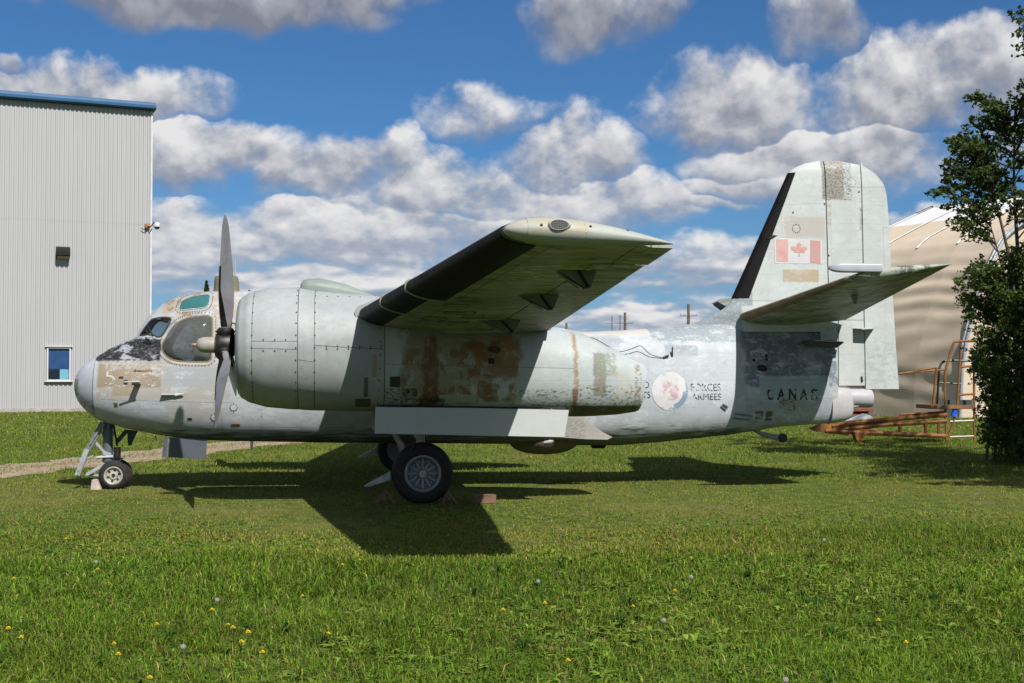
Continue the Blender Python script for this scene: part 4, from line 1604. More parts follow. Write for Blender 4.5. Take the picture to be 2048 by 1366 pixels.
def wing_mat(name, base, streak=0.6, seed=0.0):
    mt, nt = new_mat(name)
    c = nt.v('ADD', nt.coord(), (seed, 0, 0))
    x, y, z = nt.xyz(c)
    n1 = nt.noise(nt.scale(c, 0.9, 3.0, 1.0), 1.5, 12, 0.75)
    n2 = nt.noise(nt.scale(c, 1.2, 16.0, 1.0), 1.4, 6, 0.65)
    n3 = nt.noise(nt.v('ADD', c, (9, 2, 4)), 7.0, 8, 0.7)
    n4 = nt.noise(nt.v('ADD', nt.scale(c, 1.0, 2.6, 1.0), (2, 5, 4)), 1.9, 12, 0.76)
    col = nt.mix(nt.step(n1, 0.42, 0.58), tuple(q * 0.58 for q in base), tuple(q * 1.18 for q in base))
    col = nt.mix(nt.mul(nt.step(nt.noise(nt.v('ADD', c, (6, 6, 1)), 1.3, 10, 0.72), 0.55, 0.60), .5), col, (base[0] * .75, base[1] * .62, base[2] * .42))
    col = nt.mix(nt.mul(nt.step(n2, 0.47, 0.60), streak), col, tuple(q * 0.50 for q in base))
    col = nt.mix(nt.mul(nt.step(n4, 0.55, 0.585), 0.8), col, (0.03, 0.027, 0.021))
    col = nt.mix(nt.mul(nt.step(n3, 0.66, 0.71), 0.8), col, (0.022, 0.02, 0.016))
    col = nt.mix(nt.mul(nt.step(nt.noise(nt.v('ADD', c, (1, 7, 2)), 4.0, 8, 0.7), 0.68, 0.71), 0.9), col, (0.36, 0.37, 0.35))
    # riveted rows and panel joints, chordwise and spanwise
    ly = nt.m('PINGPONG', y, 0.62)
    lx = nt.m('PINGPONG', nt.add(x, nt.mul(y, 0.105)), 0.38)
    g = nt.mx(nt.step(ly, 0.010, 0.003), nt.step(lx, 0.010, 0.003))
    col = nt.mix(nt.mul(g, nt.remap(n1, 0.35, 0.6, 0.35, 0.9)), col, (0.03, 0.03, 0.022))
    # scraped patch near the tip
    sm = nt.mul(nt.mul(nt.step(y, -9.5, -9.2), nt.step(y, -8.3, -8.5)), nt.mul(nt.step(x, SCX0 + seed, SCX0 + seed + .1), nt.step(x, SCX1 + seed + .1, SCX1 + seed)))
    sn_ = nt.noise(nt.scale(c, 2.0, 7.0, 1.0), 2.4, 10, 0.72)
    col = nt.mix(nt.mul(sm, nt.step(sn_, 0.56, 0.58)), col, (0.70, 0.70, 0.66))
    col = nt.mix(nt.mul(sm, nt.mul(nt.step(sn_, 0.44, 0.40), .9)), col, (0.025, 0.023, 0.018))
    finish(nt, col, nt.remap(n3, 0.3, 0.7, 0.42, 0.7), 0, nt.bump(nt.sub(n1, g), 0.12, 0.02), 0.3)
    return mt


WING_P = wing_mat('wing_paint', S(190, 196, 180))
FLAP_P = wing_mat('flap_paint', S(186, 190, 178), 0.8, 3.7)
BOOT = plain('deicer_boot', (0.0050, 0.0047, 0.0050), 0.6, 0, 0.35, 3.0, 0.10, 0.10, dirt=(0.010, 0.009, 0.0085), dirt_amt=0.3)
RING_P = plain('seam_ring', S(170, 168, 150), 0.5, 0, 0.2, 10)
CM = 0.018
SPLIT = 0.68
wing = foil_piece('wing', WST, WING_P, plane, 0, SPLIT, 20, CM, span=24)


def sub_st(a, b):
    """two stations cut out of the wing between spanwise positions"""
    out = []
    for q in (a, b):
        t = (q - WY0) / (WY1 - WY0)
        out.append((q, WST[0][1].lerp(WST[1][1], t), WST[0][2].lerp(WST[1][2], t), WST[0][3] * (1 - t) + WST[1][3] * t, UPV))
    return out


def rotate_down(stations, f, deg):
    """deflect a hinged surface: swing the trailing edge about the point at chord fraction f"""
    out = []
    for (s_, le, te, th, dn) in stations:
        h = le.lerp(te, f)
        rot_ = Matrix.Rotation(R(deg), 3, 'Y')
        out.append((s_, h + rot_ @ (le - h), h + rot_ @ (te - h), th, dn))
    return out


Y_FL = 8.55
flap = foil_piece('flap', rotate_down(sub_st(3.46, Y_FL), SPLIT, 1.5), FLAP_P, wing, SPLIT + .008, 1.0, 8, CM, span=14)
ail = foil_piece('aileron', rotate_down(sub_st(Y_FL + .05, 9.45), SPLIT, 3.0), WING_P, wing, SPLIT + .010, .985, 8, CM, span=6)
ail2 = foil_piece('aileron', rotate_down(sub_st(9.48, 10.38), .78, 4.0), WING_P, wing, .79, 1.0, 8, CM, span=6)
foil_piece('aft_panel', sub_st(9.48, 10.40), WING_P, wing, SPLIT - .002, .782, 4, CM, span=4)
# rubber boots on the leading edge, three lengths, with metal rings between
B1, B2 = 5.12, 6.62
for (a, b, lo, up) in ((WY0 + .16, B1, .115, .07), (B1 + .05, B2, .125, .075), (B2 + .05, 10.34, .205, .09)):
    foil_piece('deicer_boot', sub_st(a, b), BOOT, wing, 0, .1, 12, CM, .007, lo, up, 10)
for b in (B1 + .025, B2 + .025):
    foil_piece('boot_ring', sub_st(b - .022, b + .022), RING_P, wing, 0, .1, 12, CM, .018, .15, .09, 2)
foil_piece('boot_strip', sub_st(WY0 + .2, 10.3), RING_P, wing, .128, .142, 3, CM, .003, None, None, 4)
# rounded wing tip, split into the lamp nose and the cap
TIP_P = paint('wing_tip_paint', S(198, 204, 196), [zpx(1060, 428, 1180, 470, -10.5, S(206, 196, 166), 0.7, .1, 3.0, .45, 3.0)], (), 0.08, 0.4, S(150, 140, 110))
IVORY = plain('ivory_plastic', S(205, 200, 188), 0.35, 0, 0.08, 4)


def tip_rows(f0, f1, n=26, m=12, grow_=0.0):
    le, te, th = WST[1][1], WST[1][2], WST[1][3]
    ch = te - le
    L = ch.length
    rows = []
    for i in range(m + 1):
        a = PI / 2 * i / m
        row = []
        for sd in (1, -1):
            rng_ = range(n + 1) if sd == 1 else range(n, -1, -1)
            for q in rng_:
                f = f0 + (f1 - f0) * (q / n) if f0 > 0 else f1 * (q / n) ** 2
                tt = naca_t(f, th) * L + grow_
                row.append(le + ch * f + Vector((0, -0.135 * math.sin(a) * (tt / (naca_t(.3, th) * L)) ** .7 - 0.02, L * camber(f, CM) + sd * tt * math.cos(a) * 1.02)))
        rows.append(row)
    return rows


mb = MB().grid(tip_rows(0.145, 0.985), close_v=True)
tip = mb.build('wing_tip', TIP_P, wing, angle=60)
MB().grid(tip_rows(0.0, 0.14), close_v=True).build('tip_lamp', IVORY, wing, angle=60)
for f in (0.135,):
    MB().grid(tip_rows(0.128, 0.148, 3, 12, 0.004), close_v=True).build('tip_ring', TIP_P, wing, angle=60)


def tip_pt(px, py):
    """point of the rounded tip's skin at a pixel, and its normal"""
    le, te, th = WST[1][1], WST[1][2], WST[1][3]
    L = (te - le).length
    p = A(px, py, -WY1 - .12)
    for _ in range(6):
        f = (p.x - le.x) / (te.x - le.x)
        tt = naca_t(f, th) * L
        zc = le.z + (te.z - le.z) * f + L * camber(f, CM)
        ca = max(-1, min(1, (p.z - zc) / (tt * 1.02)))
        sa = math.sqrt(1 - ca * ca)
        yy = le.y - .02 - .135 * sa * (tt / (naca_t(.3, th) * L)) ** .7
        p = A(px, py, yy)
    return p, Vector((0, -max(sa, .3), ca)).normalized()


mb = MB()
gc = tip_pt(1116, 450)[0]
rows = []
for (sc2, yo) in ((1.35, 0.05), (1.28, -0.008), (1.05, -0.024), (1.0, -0.022)):
    rows.append([gc + Vector((math.cos(2 * PI * k / 28) * .068 * sc2 * (1 + .12 * math.cos(2 * PI * k / 28)), yo, math.sin(2 * PI * k / 28) * .036 * sc2)) for k in range(28)])
MB().grid(rows, close_v=True).build('grille_rim', WHITE_P, wing, angle=70)
mt, nt = new_mat('wire_grille')
gx, gy, gz_ = nt.xyz(nt.coord())
gm = nt.mx(nt.step(nt.m('PINGPONG', gx, 0.0065), 0.0022, 0.0012), nt.step(nt.m('PINGPONG', gz_, 0.0065), 0.0022, 0.0012))
finish(nt, nt.mix(gm, (0.008, 0.008, 0.008), (0.10, 0.105, 0.10)), 0.6, 0.0)
mb = MB()
rows = [[gc + Vector((math.cos(2 * PI * k / 28) * .068 * q * (1 + .12 * math.cos(2 * PI * k / 28)), -0.022, math.sin(2 * PI * k / 28) * .036 * q)) for k in range(28)] for q in (1, .5, .02)]
MB().grid(rows, close_v=True).build('grille', mt, wing)
mb = MB()
for (px, py) in ((1083, 450), (1181, 453), (1255, 461)):
    tp_, tn_ = tip_pt(px, py)
    MB().lathe([(0.0, 0.002), (0.011, 0.002), (0.012, -0.01)], tp_, tn_, 12).build('drain_hole', DARK, wing)
# flap hinge fairings under the wing: a folded plate and a link each
FAIR2 = plain('hinge_fairing_paint', S(128, 138, 120), 0.5, 0, 0.2, 6, dirt=(0.05, 0.05, 0.04), dirt_amt=0.3)
for (sp) in (4.75, 7.25, 9.0):
    p0 = foil_point(WST, sp, SPLIT - .15, -1, CM)
    p1 = foil_point(WST, sp, SPLIT + .09, -1, CM)
    p2 = foil_point(WST, sp, SPLIT + .05, -1, CM) + Vector((0, 0, -0.15))
    mb = MB()
    for (q0, q1) in ((-.055, -.04), (.04, .055)):
        mb.prism([p0 + Vector((0, q0, .02)), p1 + Vector((0, q0, .02)), p2 + Vector((0, q0, 0)), p2 + Vector((-.05, q0, .01))], (0, q1 - q0, 0))
    mb.prism([p0 + Vector((0, -.055, .02)), p2 + Vector((-.10, -.055, .01)), p2 + Vector((-.10, .055, .01)), p0 + Vector((0, .055, .02))], (0.006, 0, -0.006))
    hf = mb.build('hinge_fairing', FAIR2, wing, smooth=False)
    mb = MB()
    mb.tube([p0.lerp(p1, .55) + Vector((0, -.075, .0)), p2 + Vector((-.03, -.075, .02))], 0.013, 6)
    mb.tube([p2 + Vector((-.03, -.09, .02)), p2 + Vector((-.03, .09, .02))], 0.018, 8)
    mb.build('hinge_link', DARK, wing)
# access panels outlined on the underside
mb = MB()
for (sp, f, w_, l_) in ((4.9, .30, .10, .14), (5.6, .38, .12, .17), (5.2, .48, .10, .12), (4.6, .42, .10, .16), (6.3, .30, .10, .14)):
    c0 = foil_point(WST, sp, f, -1, CM, 0.003)
    for (dx0, dy0, dx1, dy1) in ((-l_, -w_, l_, -w_), (l_, -w_, l_, w_), (l_, w_, -l_, w_), (-l_, w_, -l_, -w_)):
        def pq(dx, dy):
            return foil_point(WST, sp + dy, f + dx / 2.2, -1, CM, 0.002)
        mb.bar(pq(dx0, dy0), pq(dx1, dy1), 0.010, 0.004)
mb.build('access_panel_seam', DARK, wing, smooth=False)['kind'] = 'stuff'
far_wing = mirror_of(wing, plane)
# centre section between the nacelles, through the top of the fuselage
CST = [(0, Vector((WST[0][1].x, -3.5, WST[0][1].z)), Vector((WST[0][2].x, -3.5, WST[0][2].z)), .15, UPV), (1, Vector((WST[0][1].x, 3.5, WST[0][1].z)), Vector((WST[0][2].x, 3.5, WST[0][2].z)), .15, UPV)]
foil_piece('wing_centre_section', CST, WING_P, plane, 0, 1, 16, CM, span=6)

# ------------------------------------------------------------------ tail surfaces
TAIL_P = paint('tail_paint', S(220, 227, 226), [
    zpx(1640, 318, 1684, 400, 0, S(182, 176, 168), 0.95, .03, 8.0), zpx(1640, 318, 1700, 402, 0, S(84, 80, 74), 0.9, .03, 6.0, .525, 24.0),
    zpx(1564, 436, 1644, 476, 0, S(212, 206, 198), 0.9, .07, 4.0), zpx(1560, 541, 1632, 565, 0, S(206, 188, 158), 0.95, .018, 6.0),
    zpx(1650, 410, 1658, 452, 0, S(200, 180, 150), 0.8, .02, 8.0, .5, 8.0), zpx(1717, 415, 1722, 460, 0, S(120, 112, 100), 0.85, .02, 8.0, .52, 12.0),
    zpx(1684, 380, 1750, 408, 0, S(110, 104, 98), 0.7, .03, 8.0, .60, 14.0), zpx(1722, 680, 1800, 775, 0, S(190, 198, 208), 0.6, .3, 3.0, .50, 4.0),
    zpx(1468, 585, 1500, 612, 0, S(168, 180, 188), 0.9, .03, 8.0), zpx(1290, 590, 1480, 670, 0, S(163, 176, 184), 0.92, .05, 5.0), zpx(1290, 590, 1490, 670, 0, S(214, 222, 224), 0.95, .05, 6.0, .57, 13.0)],
    [lpx(1463, 602, 1640, 604, 0, .005, (0.12, 0.1, 0.08), .7), lpx(1570, 411, 1645, 408, 0, .004, (0.1, 0.1, 0.1), .6), lpx(1531, 506, 1650, 506, 0, .003, (0.3, 0.3, 0.3), .5),
     lpx(1498, 600, 1580, 410, 0, .003, (0.25, 0.25, 0.25), .5), lpx(1686, 376, 1776, 374, 0, .004, (0.08, 0.08, 0.08), .8), lpx(1684, 404, 1770, 403, 0, .003, (0.2, 0.2, 0.2), .6),
     lpx(1720, 410, 1724, 640, 0, .003, (0.2, 0.18, 0.15), .5), lpx(1655, 412, 1660, 560, 0, .003, (0.2, 0.18, 0.15), .6),
     lpx(1765, 456, 1783, 455, 0, .004, (0.15, 0.15, 0.15), .6), lpx(1765, 456, 1772, 620, 0, .004, (0.15, 0.15, 0.15), .6)],
    0.06, 0.4, S(140, 138, 130), 0.45, patchy=0.4, bump=0.10)
LEAD_FIN = [(660, 1340), (650, 1374), (643, 1396), (636, 1414), (628, 1431), (618, 1446), (608, 1457), (597, 1464), (345, 1577), (336, 1588), (329, 1602), (324, 1620), (321, 1640)]
TRAIL = [(320, 1640), (321, 1665), (324, 1700), (330, 1722), (338, 1738), (347, 1750), (358, 1760), (372, 1769), (390, 1773), (420, 1776), (600, 1786), (700, 1792), (778, 1798)]


def fin_piece(name, mat, parent, x_lo, x_hi, py0, py1, n=40, off=0.0, tmax=0.11):
    """x_lo / x_hi: functions of the pixel row; the section is a thin symmetrical foil in y"""
    rows = []
    for k in range(n + 1):
        t = k / n
        py = py0 + (py1 - py0) * (t if py1 < py0 else t)
        a, b = x_lo(py), x_hi(py)
        if b - a < 2: b = a + 2
        le = np.interp(py, [q[0] for q in reversed(LEAD_FIN)] if False else sorted(q[0] for q in LEAD_FIN), [q[1] for q in sorted(LEAD_FIN)])
        le = max(le, 1440)
        te = float(np.interp(py, [q[0] for q in TRAIL], [q[1] for q in TRAIL]))
        row = []
        m = 12
        tip_ = min(1.0, max(0.05, (py - 318) / 22)) ** 0.5
        for sd in (1, -1):
            for q in (range(m + 1) if sd == 1 else range(m, -1, -1)):
                px = a + (b - a) * (0.5 - 0.5 * math.cos(PI * q / m))
                f = (px - le) / max(te - le, 30)
                h = naca_t(max(f, 0.0), .11) * min(AX(te) - AX(le), 2.6) * tip_ * (1.0 if f > 0 else 0) + off
                h = max(h, 0.004)
                p = A(px, py, 0)
                row.append((p.x, sd * h, p.z))
        rows.append(row)
    mb = MB().grid(rows, close_v=True)
    nn = len(rows[0])
    mb.f.append(tuple(range(nn)))
    mb.f.append(tuple(n * nn + i for i in range(nn)))
    return mb.build(name, mat, parent, angle=45)


def f_le(py): return float(np.interp(py, sorted(q[0] for q in LEAD_FIN), [q[1] for q in sorted(LEAD_FIN)]))
def f_te(py): return float(np.interp(py, [q[0] for q in TRAIL], [q[1] for q in TRAIL]))


HINGE = lambda py: 1645 + (py - 330) * 0.022
MID = lambda py: 1719 + (py - 330) * 0.018
fin = fin_piece('tail_fin', TAIL_P, plane, f_le, lambda py: HINGE(py), 664, 321.5, 60)
foot = fin_piece('rudder', TAIL_P, plane, lambda py: HINGE(py) + 2.2, lambda py: min(MID(py), f_te(py)), 640, 322, 40)
def rud_lo(py): return 1674.0 if py > 640 else HINGE(py) + 2.2
fin_piece('rudder', TAIL_P, plane, lambda py: 1673 + (py - 640) * 0.0, lambda py: MID(py), 771, 641, 16)
fin_piece('rudder', TAIL_P, plane, lambda py: MID(py) + 2.0, f_te, 778, 325, 60)
fin_piece('fin_root', TAIL_P, plane, lambda py: 1636, lambda py: 1671.0, 776, 641, 14)
fin_piece('fin_boot', BOOT, fin, lambda py: f_le(py) - 1.5, lambda py: f_le(py) + 12 + (py - 345) * 0.070, 597, 346, 30, 0.006)
mb = MB()
mb.prism([Vector((p.x, -.05 - q, p.z)) for p, q in zip(poly_px([(1706, 656), (1752, 655), (1740, 657), (1716, 658)], -.12), (0, 0, .22, .22))], (0, 0, -.012))
mb.bar(A(1722, 657, -.06), A(1735, 664, -.05), 0.03, 0.05)
mb.build('trim_tab_fairing', WHITE_P, plane, smooth=False)
mb = MB()
mb.bar(A(1723, 753, -.07), A(1724, 764, -.07), 0.02, 0.03)
mb.build('rudder_slot', DARK, plane, smooth=False)
mb = MB()
mb.prism(poly_px([(1534, 477), (1547, 470), (1556, 471), (1545, 477)], -.10), (0, 0.05, 0))
mb.build('fin_scoop', DARK, plane, smooth=False)

# ---- tailplane
TY0, TY1 = 0.16, 3.36
TST = [(TY0, A(1479, 633, -TY0), A(1690, 640, -TY0), .13, UPV), (TY1, A(1712, 551, -TY1), A(1902, 529, -TY1), .10, UPV)]
TP_UNDER = wing_mat('tailplane_paint', S(186, 196, 182), 0.5, 8.2)
TSP = 0.62
tail = foil_piece('tailplane', TST, TP_UNDER, plane, 0, TSP, 16, 0, span=14)
foil_piece('elevator', TST, TP_UNDER, tail, TSP + .012, 1.0, 8, 0, span=14)
GOLD = plain('tan_boot', S(150, 132, 96), 0.6, 0, 0.35, 5, 0.1, 0.3, dirt=(0.10, 0.075, 0.045), dirt_amt=0.4)
def tsub(a, b):
    out = []
    for q in (a, b):
        t = (q - TY0) / (TY1 - TY0)
        out.append((q, TST[0][1].lerp(TST[1][1], t), TST[0][2].lerp(TST[1][2], t), TST[0][3] * (1 - t) + TST[1][3] * t, UPV))
    return out
foil_piece('tailplane_boot', tsub(.20, 1.65), GOLD, tail, 0, .1, 10, 0, .006, .06, .05, 6)
foil_piece('tailplane_boot', tsub(1.67, 3.10), GOLD, tail, 0, .1, 10, 0, .006, .06, .05, 6)
# tip pod: a flat-sided horn with a rounded nose
POD = plain('horn_paint', S(202, 208, 220), 0.4, 0, 0.05, 6)
yp = -TY1 - .03
pz0, pz1 = AZ(1700, 545, yp), AZ(1700, 527, yp)
xa, xb = A(1656, 536, yp).x, A(1760, 536, yp).x
rows = []
for (f, sc2) in ((0, .08), (.02, .34), (.06, .58), (.12, .80), (.2, .95), (.28, 1), (.6, 1), (1.0, 1.0)):
    xx = xa + (xb - xa) * f
    zc = (pz0 + pz1) / 2
    hz_ = (pz1 - pz0) / 2 * sc2
    hy = .075 * sc2
    rows.append([(xx, yp + hy * spow(math.cos(2 * PI * k / 24), .35), zc + hz_ * spow(math.sin(2 * PI * k / 24), .35)) for k in range(24)])
loft(rows).build('horn_pod', POD, tail, angle=40)
tipp = TST[1]
mb = MB()
rows = []
for i in range(8):
    a = PI / 2 * i / 7
    row = []
    L = (tipp[2] - tipp[1]).length
    for sd in (1, -1):
        for q in (range(15) if sd == 1 else range(14, -1, -1)):
            f = (q / 14) ** 1.3
            tt = naca_t(f, .10) * L
            row.append(tipp[1].lerp(tipp[2], f) + Vector((0, -.05 * math.sin(a) - .008, sd * tt * math.cos(a))))
    rows.append(row)
MB().grid(rows, close_v=True).build('tailplane_tip', TP_UNDER, tail, angle=60)
mb = MB()
b0 = foil_point(TST, 2.2, .45, -1)
mb.prism([b0 + Vector((-.05, 0, .02)), b0 + Vector((.06, 0, .02)), b0 + Vector((.035, 0, -.13)), b0 + Vector((.0, 0, -.13))], (0, .03, 0))
mb.build('balance_arm', FAIR2, tail, smooth=False)
far_tail = mirror_of(tail, plane)
for ch in list(far_tail.children):
    if ch.name.startswith('horn_pod'):
        bpy.data.objects.remove(ch, do_unlink=True)
    elif ch.name.startswith('tailplane_boot'):
        ch.data.materials.clear(); ch.data.materials.append(BOOT)
# strake fairing along the fuselage under the tailplane
mb = MB()
mb.prism(poly_px([(1606, 681), (1660, 680), (1690, 684), (1674, 696), (1640, 692), (1612, 690)], -.30), (0, 0.10, 0))
mb.build('tail_strake', plain('strake_paint', S(84, 88, 88), 0.6, 0, 0.2, 6), plane, bevel=0.012)
mb = MB()
mb.bar(A(1630, 681, -.33), A(1690, 684, -.33), 0.08, 0.010)
mb.build('strake_plate', WHITE_P, plane, smooth=False)

# ---- tail end below the rudder
TAILCONE = paint('tail_cone_paint', S(208, 208, 214), [zpx(1664, 768, 1700, 842, -.2, S(210, 208, 206), 0.5, .10, 6.0, .45, 6.0), zpx(1672, 772, 1690, 830, -.2, S(196, 160, 110), 0.8, .03, 9.0, .58, 12.0)], (), 0.06, 0.4, S(120, 122, 128))
rows = []
for (px, t, b, w) in ((1655, 776, 848, .225), (1668, 772, 846, .215), (1684, 774, 843, .195), (1696, 776, 838, .17), (1701, 782, 832, .13)):
    c0, c1 = A(px, t, 0), A(px, b, 0)
    rows.append([(c0.x, w * spow(math.cos(2 * PI * k / 32), .8), (c0.z + c1.z) / 2 + (c0.z - c1.z) / 2 * spow(math.sin(2 * PI * k / 32), .8)) for k in range(32)])
loft(rows).build('tail_cone', TAILCONE, plane, angle=50)
rows = []
for (px, r_, cy) in ((1650, .05, 792), (1668, .12, 794), (1690, .150, 795), (1725, .152, 796), (1737, .150, 796.5), (1741, .140, 796.5), (1742, .115, 797)):
    c0 = A(px, cy, 0)
    rows.append([(c0.x, r_ * math.cos(2 * PI * k / 28), c0.z + r_ * math.sin(2 * PI * k / 28)) for k in range(28)])
loft(rows).build('detector_boom', TAILCONE, plane, angle=50)
mb = MB()
mb.prism(poly_px([(1690, 800), (1712, 802), (1721, 808), (1719, 815), (1695, 818)], -.09), (0, .18, 0))
mb.build('boom_fairing', TAILCONE, plane, bevel=0.02)
# tail bumper
mb = MB()
mb.prism(poly_px([(1500, 858), (1520, 862), (1566, 872), (1570, 879), (1555, 881), (1530, 874)], -.06), (0, .12, 0))
tb = mb.build('tail_bumper', plain('bumper_paint', S(150, 154, 160), 0.5, 0, 0.15, 8), plane, bevel=0.008)
wc = A(1565, 876, -.05)
MB().lathe([(0.0, -.045), (.05, -.045), (.072, -.03), (.075, 0), (.072, .03), (.05, .045), (0, .045)], wc, (0, 1, 0), 20).build('bumper_wheel', RUBBER, tb)

# ------------------------------------------------------------------ nacelles
NY = -2.82
# station pixel, top, bottom, half width, power
NS = [(474.5, 628, 764, .45, 2.0), (475.5, 612, 780, .55, 2.0), (478, 602, 789, .615, 2.0), (485, 594, 797, .67, 2.0), (503, 584, 806, .73, 2.0), (539, 577, 815, .77, 2.0), (594, 575, 819, .785, 2.05),
      (628, 580, 821, .78, 2.1), (700, 588, 822, .765, 2.2), (766, 594, 823, .745, 2.3), (850, 606, 827, .72, 2.4), (950, 624, 830, .69, 2.5), (1050, 645, 832, .64, 2.5), (1130, 661, 833, .58, 2.5),
      (1160, 668, 833, .55, 2.5), (1222, 696, 830, .44, 2.4), (1272, 720, 825, .32, 2.3), (1288, 729, 822, .27, 2.3)]
NTB = [(AX(px, NY), AZ(px, t, NY), AZ(px, b, NY), w, p) for (px, t, b, w, p) in NS]


def nac_pt(x, a, sc2=1.0, off=0.0):
    zt, zb, w, p = smooth_table(NTB, x)
    zc, hz_ = (zt + zb) / 2, (zt - zb) / 2
    cs, sn = math.cos(a), math.sin(a)
    yy, zz = w * spow(cs, 2 / p), hz_ * spow(sn, 2 / p)
    if off:
        l_ = math.hypot(yy, zz) or 1
        yy += off * yy / l_
        zz += off * zz / l_
    # the tail end is cut back a little towards the bottom
    cut_ = 0.0
    if x > NTB[-3][0]:
        cut_ = -0.10 * (x - NTB[-3][0]) / (NTB[-1][0] - NTB[-3][0]) * (1 - (sn + 1) / 2)
    return Vector((x + cut_, NY - yy * sc2, zc + zz * sc2))


def nac_y(x, z):
    zt, zb, w, p = smooth_table(NTB, x)
    zc, hz_ = (zt + zb) / 2, (zt - zb) / 2
    t = min(1, abs(z - zc) / hz_)
    return NY - w * max(0, 1 - t ** p) ** (1 / p)


def nac_angle(px, py):
    """angle of the near side at a pixel"""
    p = A(px, py, -3.5)
    zt, zb, w, pw = smooth_table(NTB, p.x)
    zc, hz_ = (zt + zb) / 2, (zt - zb) / 2
    t = max(-1, min(1, (p.z - zc) / hz_))
    return math.asin(spow(t, pw / 2))


NYS = -3.52
nz = [
    zpx(800, 655, 1032, 806, NYS, S(160, 144, 106), 0.75, .22, 2.2, .42, 3.0, .55),
    zpx(806, 690, 1030, 806, NYS, S(140, 98, 56), 0.75, .20, 3.0, .51, 5.0, .5),
    zpx(930, 680, 1040, 760, NYS, S(150, 100, 50), 0.8, .20, 3.0, .46, 6.0, .6),
    zpx(848, 672, 876, 806, NYS, S(118, 78, 44), 0.75, .10, 5.0, .42, 6.0, .5),
    zpx(1000, 672, 1030, 738, NYS, S(178, 134, 84), 0.85, .12, 6.0, .38, 6.0, .8),
    zpx(895, 735, 935, 772, NYS, S(176, 178, 150), 0.7, .06, 5.0, .45, 5.0),
    zpx(880, 790, 955, 812, NYS, S(190, 200, 194), 0.95, .006, 5.0),
    zpx(812, 777, 836, 800, NYS, S(50, 54, 44), 0.9, .01, 5.0, .46, 10.0),
    zpx(762, 778, 816, 808, NYS, S(60, 64, 52), 0.85, .03, 8.0, .52, 13.0),
    zpx(840, 795, 890, 815, NYS, S(60, 36, 20), 0.8, .05, 6.0, .42, 6.0),
    zpx(1040, 780, 1160, 832, NYS, S(92, 100, 82), 0.85, .04, 6.0, .54, 14.0),
    zpx(1152, 664, 1160, 815, NYS, S(176, 138, 92), 0.85, .06, 12.0, .42, 9.0),
    zpx(1149, 780, 1160, 830, NYS, S(128, 90, 60), 0.8, .05, 9.0, .42, 9.0),
    zpx(1193, 706, 1220, 792, NYS, S(154, 148, 138), 0.9, .05, 9.0, .42, 11.0),
    zpx(1196, 704, 1242, 752, NYS, S(158, 170, 150), 0.8, .10, 8.0, .46, 9.0),
    zpx(1160, 770, 1292, 835, NYS, S(112, 112, 84), 0.9, .05, 7.0, .54, 12.0),
    zpx(1240, 740, 1275, 790, NYS, S(214, 204, 184), 0.7, .05, 6.0, .5, 7.0),
    zpx(1283, 728, 1297, 822, NYS, S(150, 122, 92), 0.8, .06, 11.0, .50, 10.0),
    zpx(1155, 812, 1292, 840, NYS, S(76, 68, 44), 0.9, .03, 7.0),
]
nl_ = [lpx(766, 728, 1154, 737, NYS, .005, (0.06, 0.06, 0.05), .8), lpx(958, 731, 958, 815, NYS, .004, (0.08, 0.07, 0.05), .7), lpx(906, 672, 902, 728, NYS, .004, (0.12, 0.08, 0.04), .6),
       lpx(958, 660, 980, 730, NYS, .003, (0.1, 0.1, 0.08), .3)]
NAC_P = paint('nacelle_paint', PALE_G, nz, nl_, 0.07, 0.4, S(110, 108, 92), 0.42, 0.25, grime=(AZ(1000, 836, NYS), AZ(1000, 790, NYS), (0.06, 0.056, 0.036), 0.8), bump=0.14, patchy=0.35)
COWL_P = paint('cowl_paint', S(190, 196, 198), (), (), 0.10, 0.5, S(130, 130, 122), 0.40, 0.6, bump=0.14, patchy=0.36, rivets=False)
DARKSHELL = plain('gap_shadow', (0.02, 0.02, 0.018), 0.9, 0, 0.2, 5)


def nac_patch(name, px0, px1, a0, a1, mat, parent, nx=8, na=24, thick=0.012, off=0.0):
    xs = [AX(px0, NYS) + (AX(px1, NYS) - AX(px0, NYS)) * i / nx for i in range(nx + 1)]
    as_ = [a0 + (a1 - a0) * j / na for j in range(na + 1)]
    outer = [[nac_pt(x, a, 1.0, off) for a in as_] for x in xs]
    full = abs((a1 - a0) - 2 * PI) < 1e-6
    mb = MB()
    if full:
        inner0 = [nac_pt(xs[0], a, 1.0, -thick) for a in as_[:-1]]
        inner1 = [nac_pt(xs[-1], a, 1.0, -thick) for a in as_[:-1]]
        mb.grid([inner0] + [r[:-1] for r in outer] + [inner1], close_v=True)
    else:
        rim = lambda i, j: nac_pt(xs[i], as_[j], 1.0, -thick)
        rows = [[rim(0, 0)] + [rim(0, j) for j in range(na + 1)] + [rim(0, na)]]
        for i, r in enumerate(outer):
            rows.append([rim(i, 0)] + r + [rim(i, na)])
        rows.append([rim(nx, 0)] + [rim(nx, j) for j in range(na + 1)] + [rim(nx, na)])
        mb.grid(rows)
    return mb.build(name, mat, parent, angle=45)


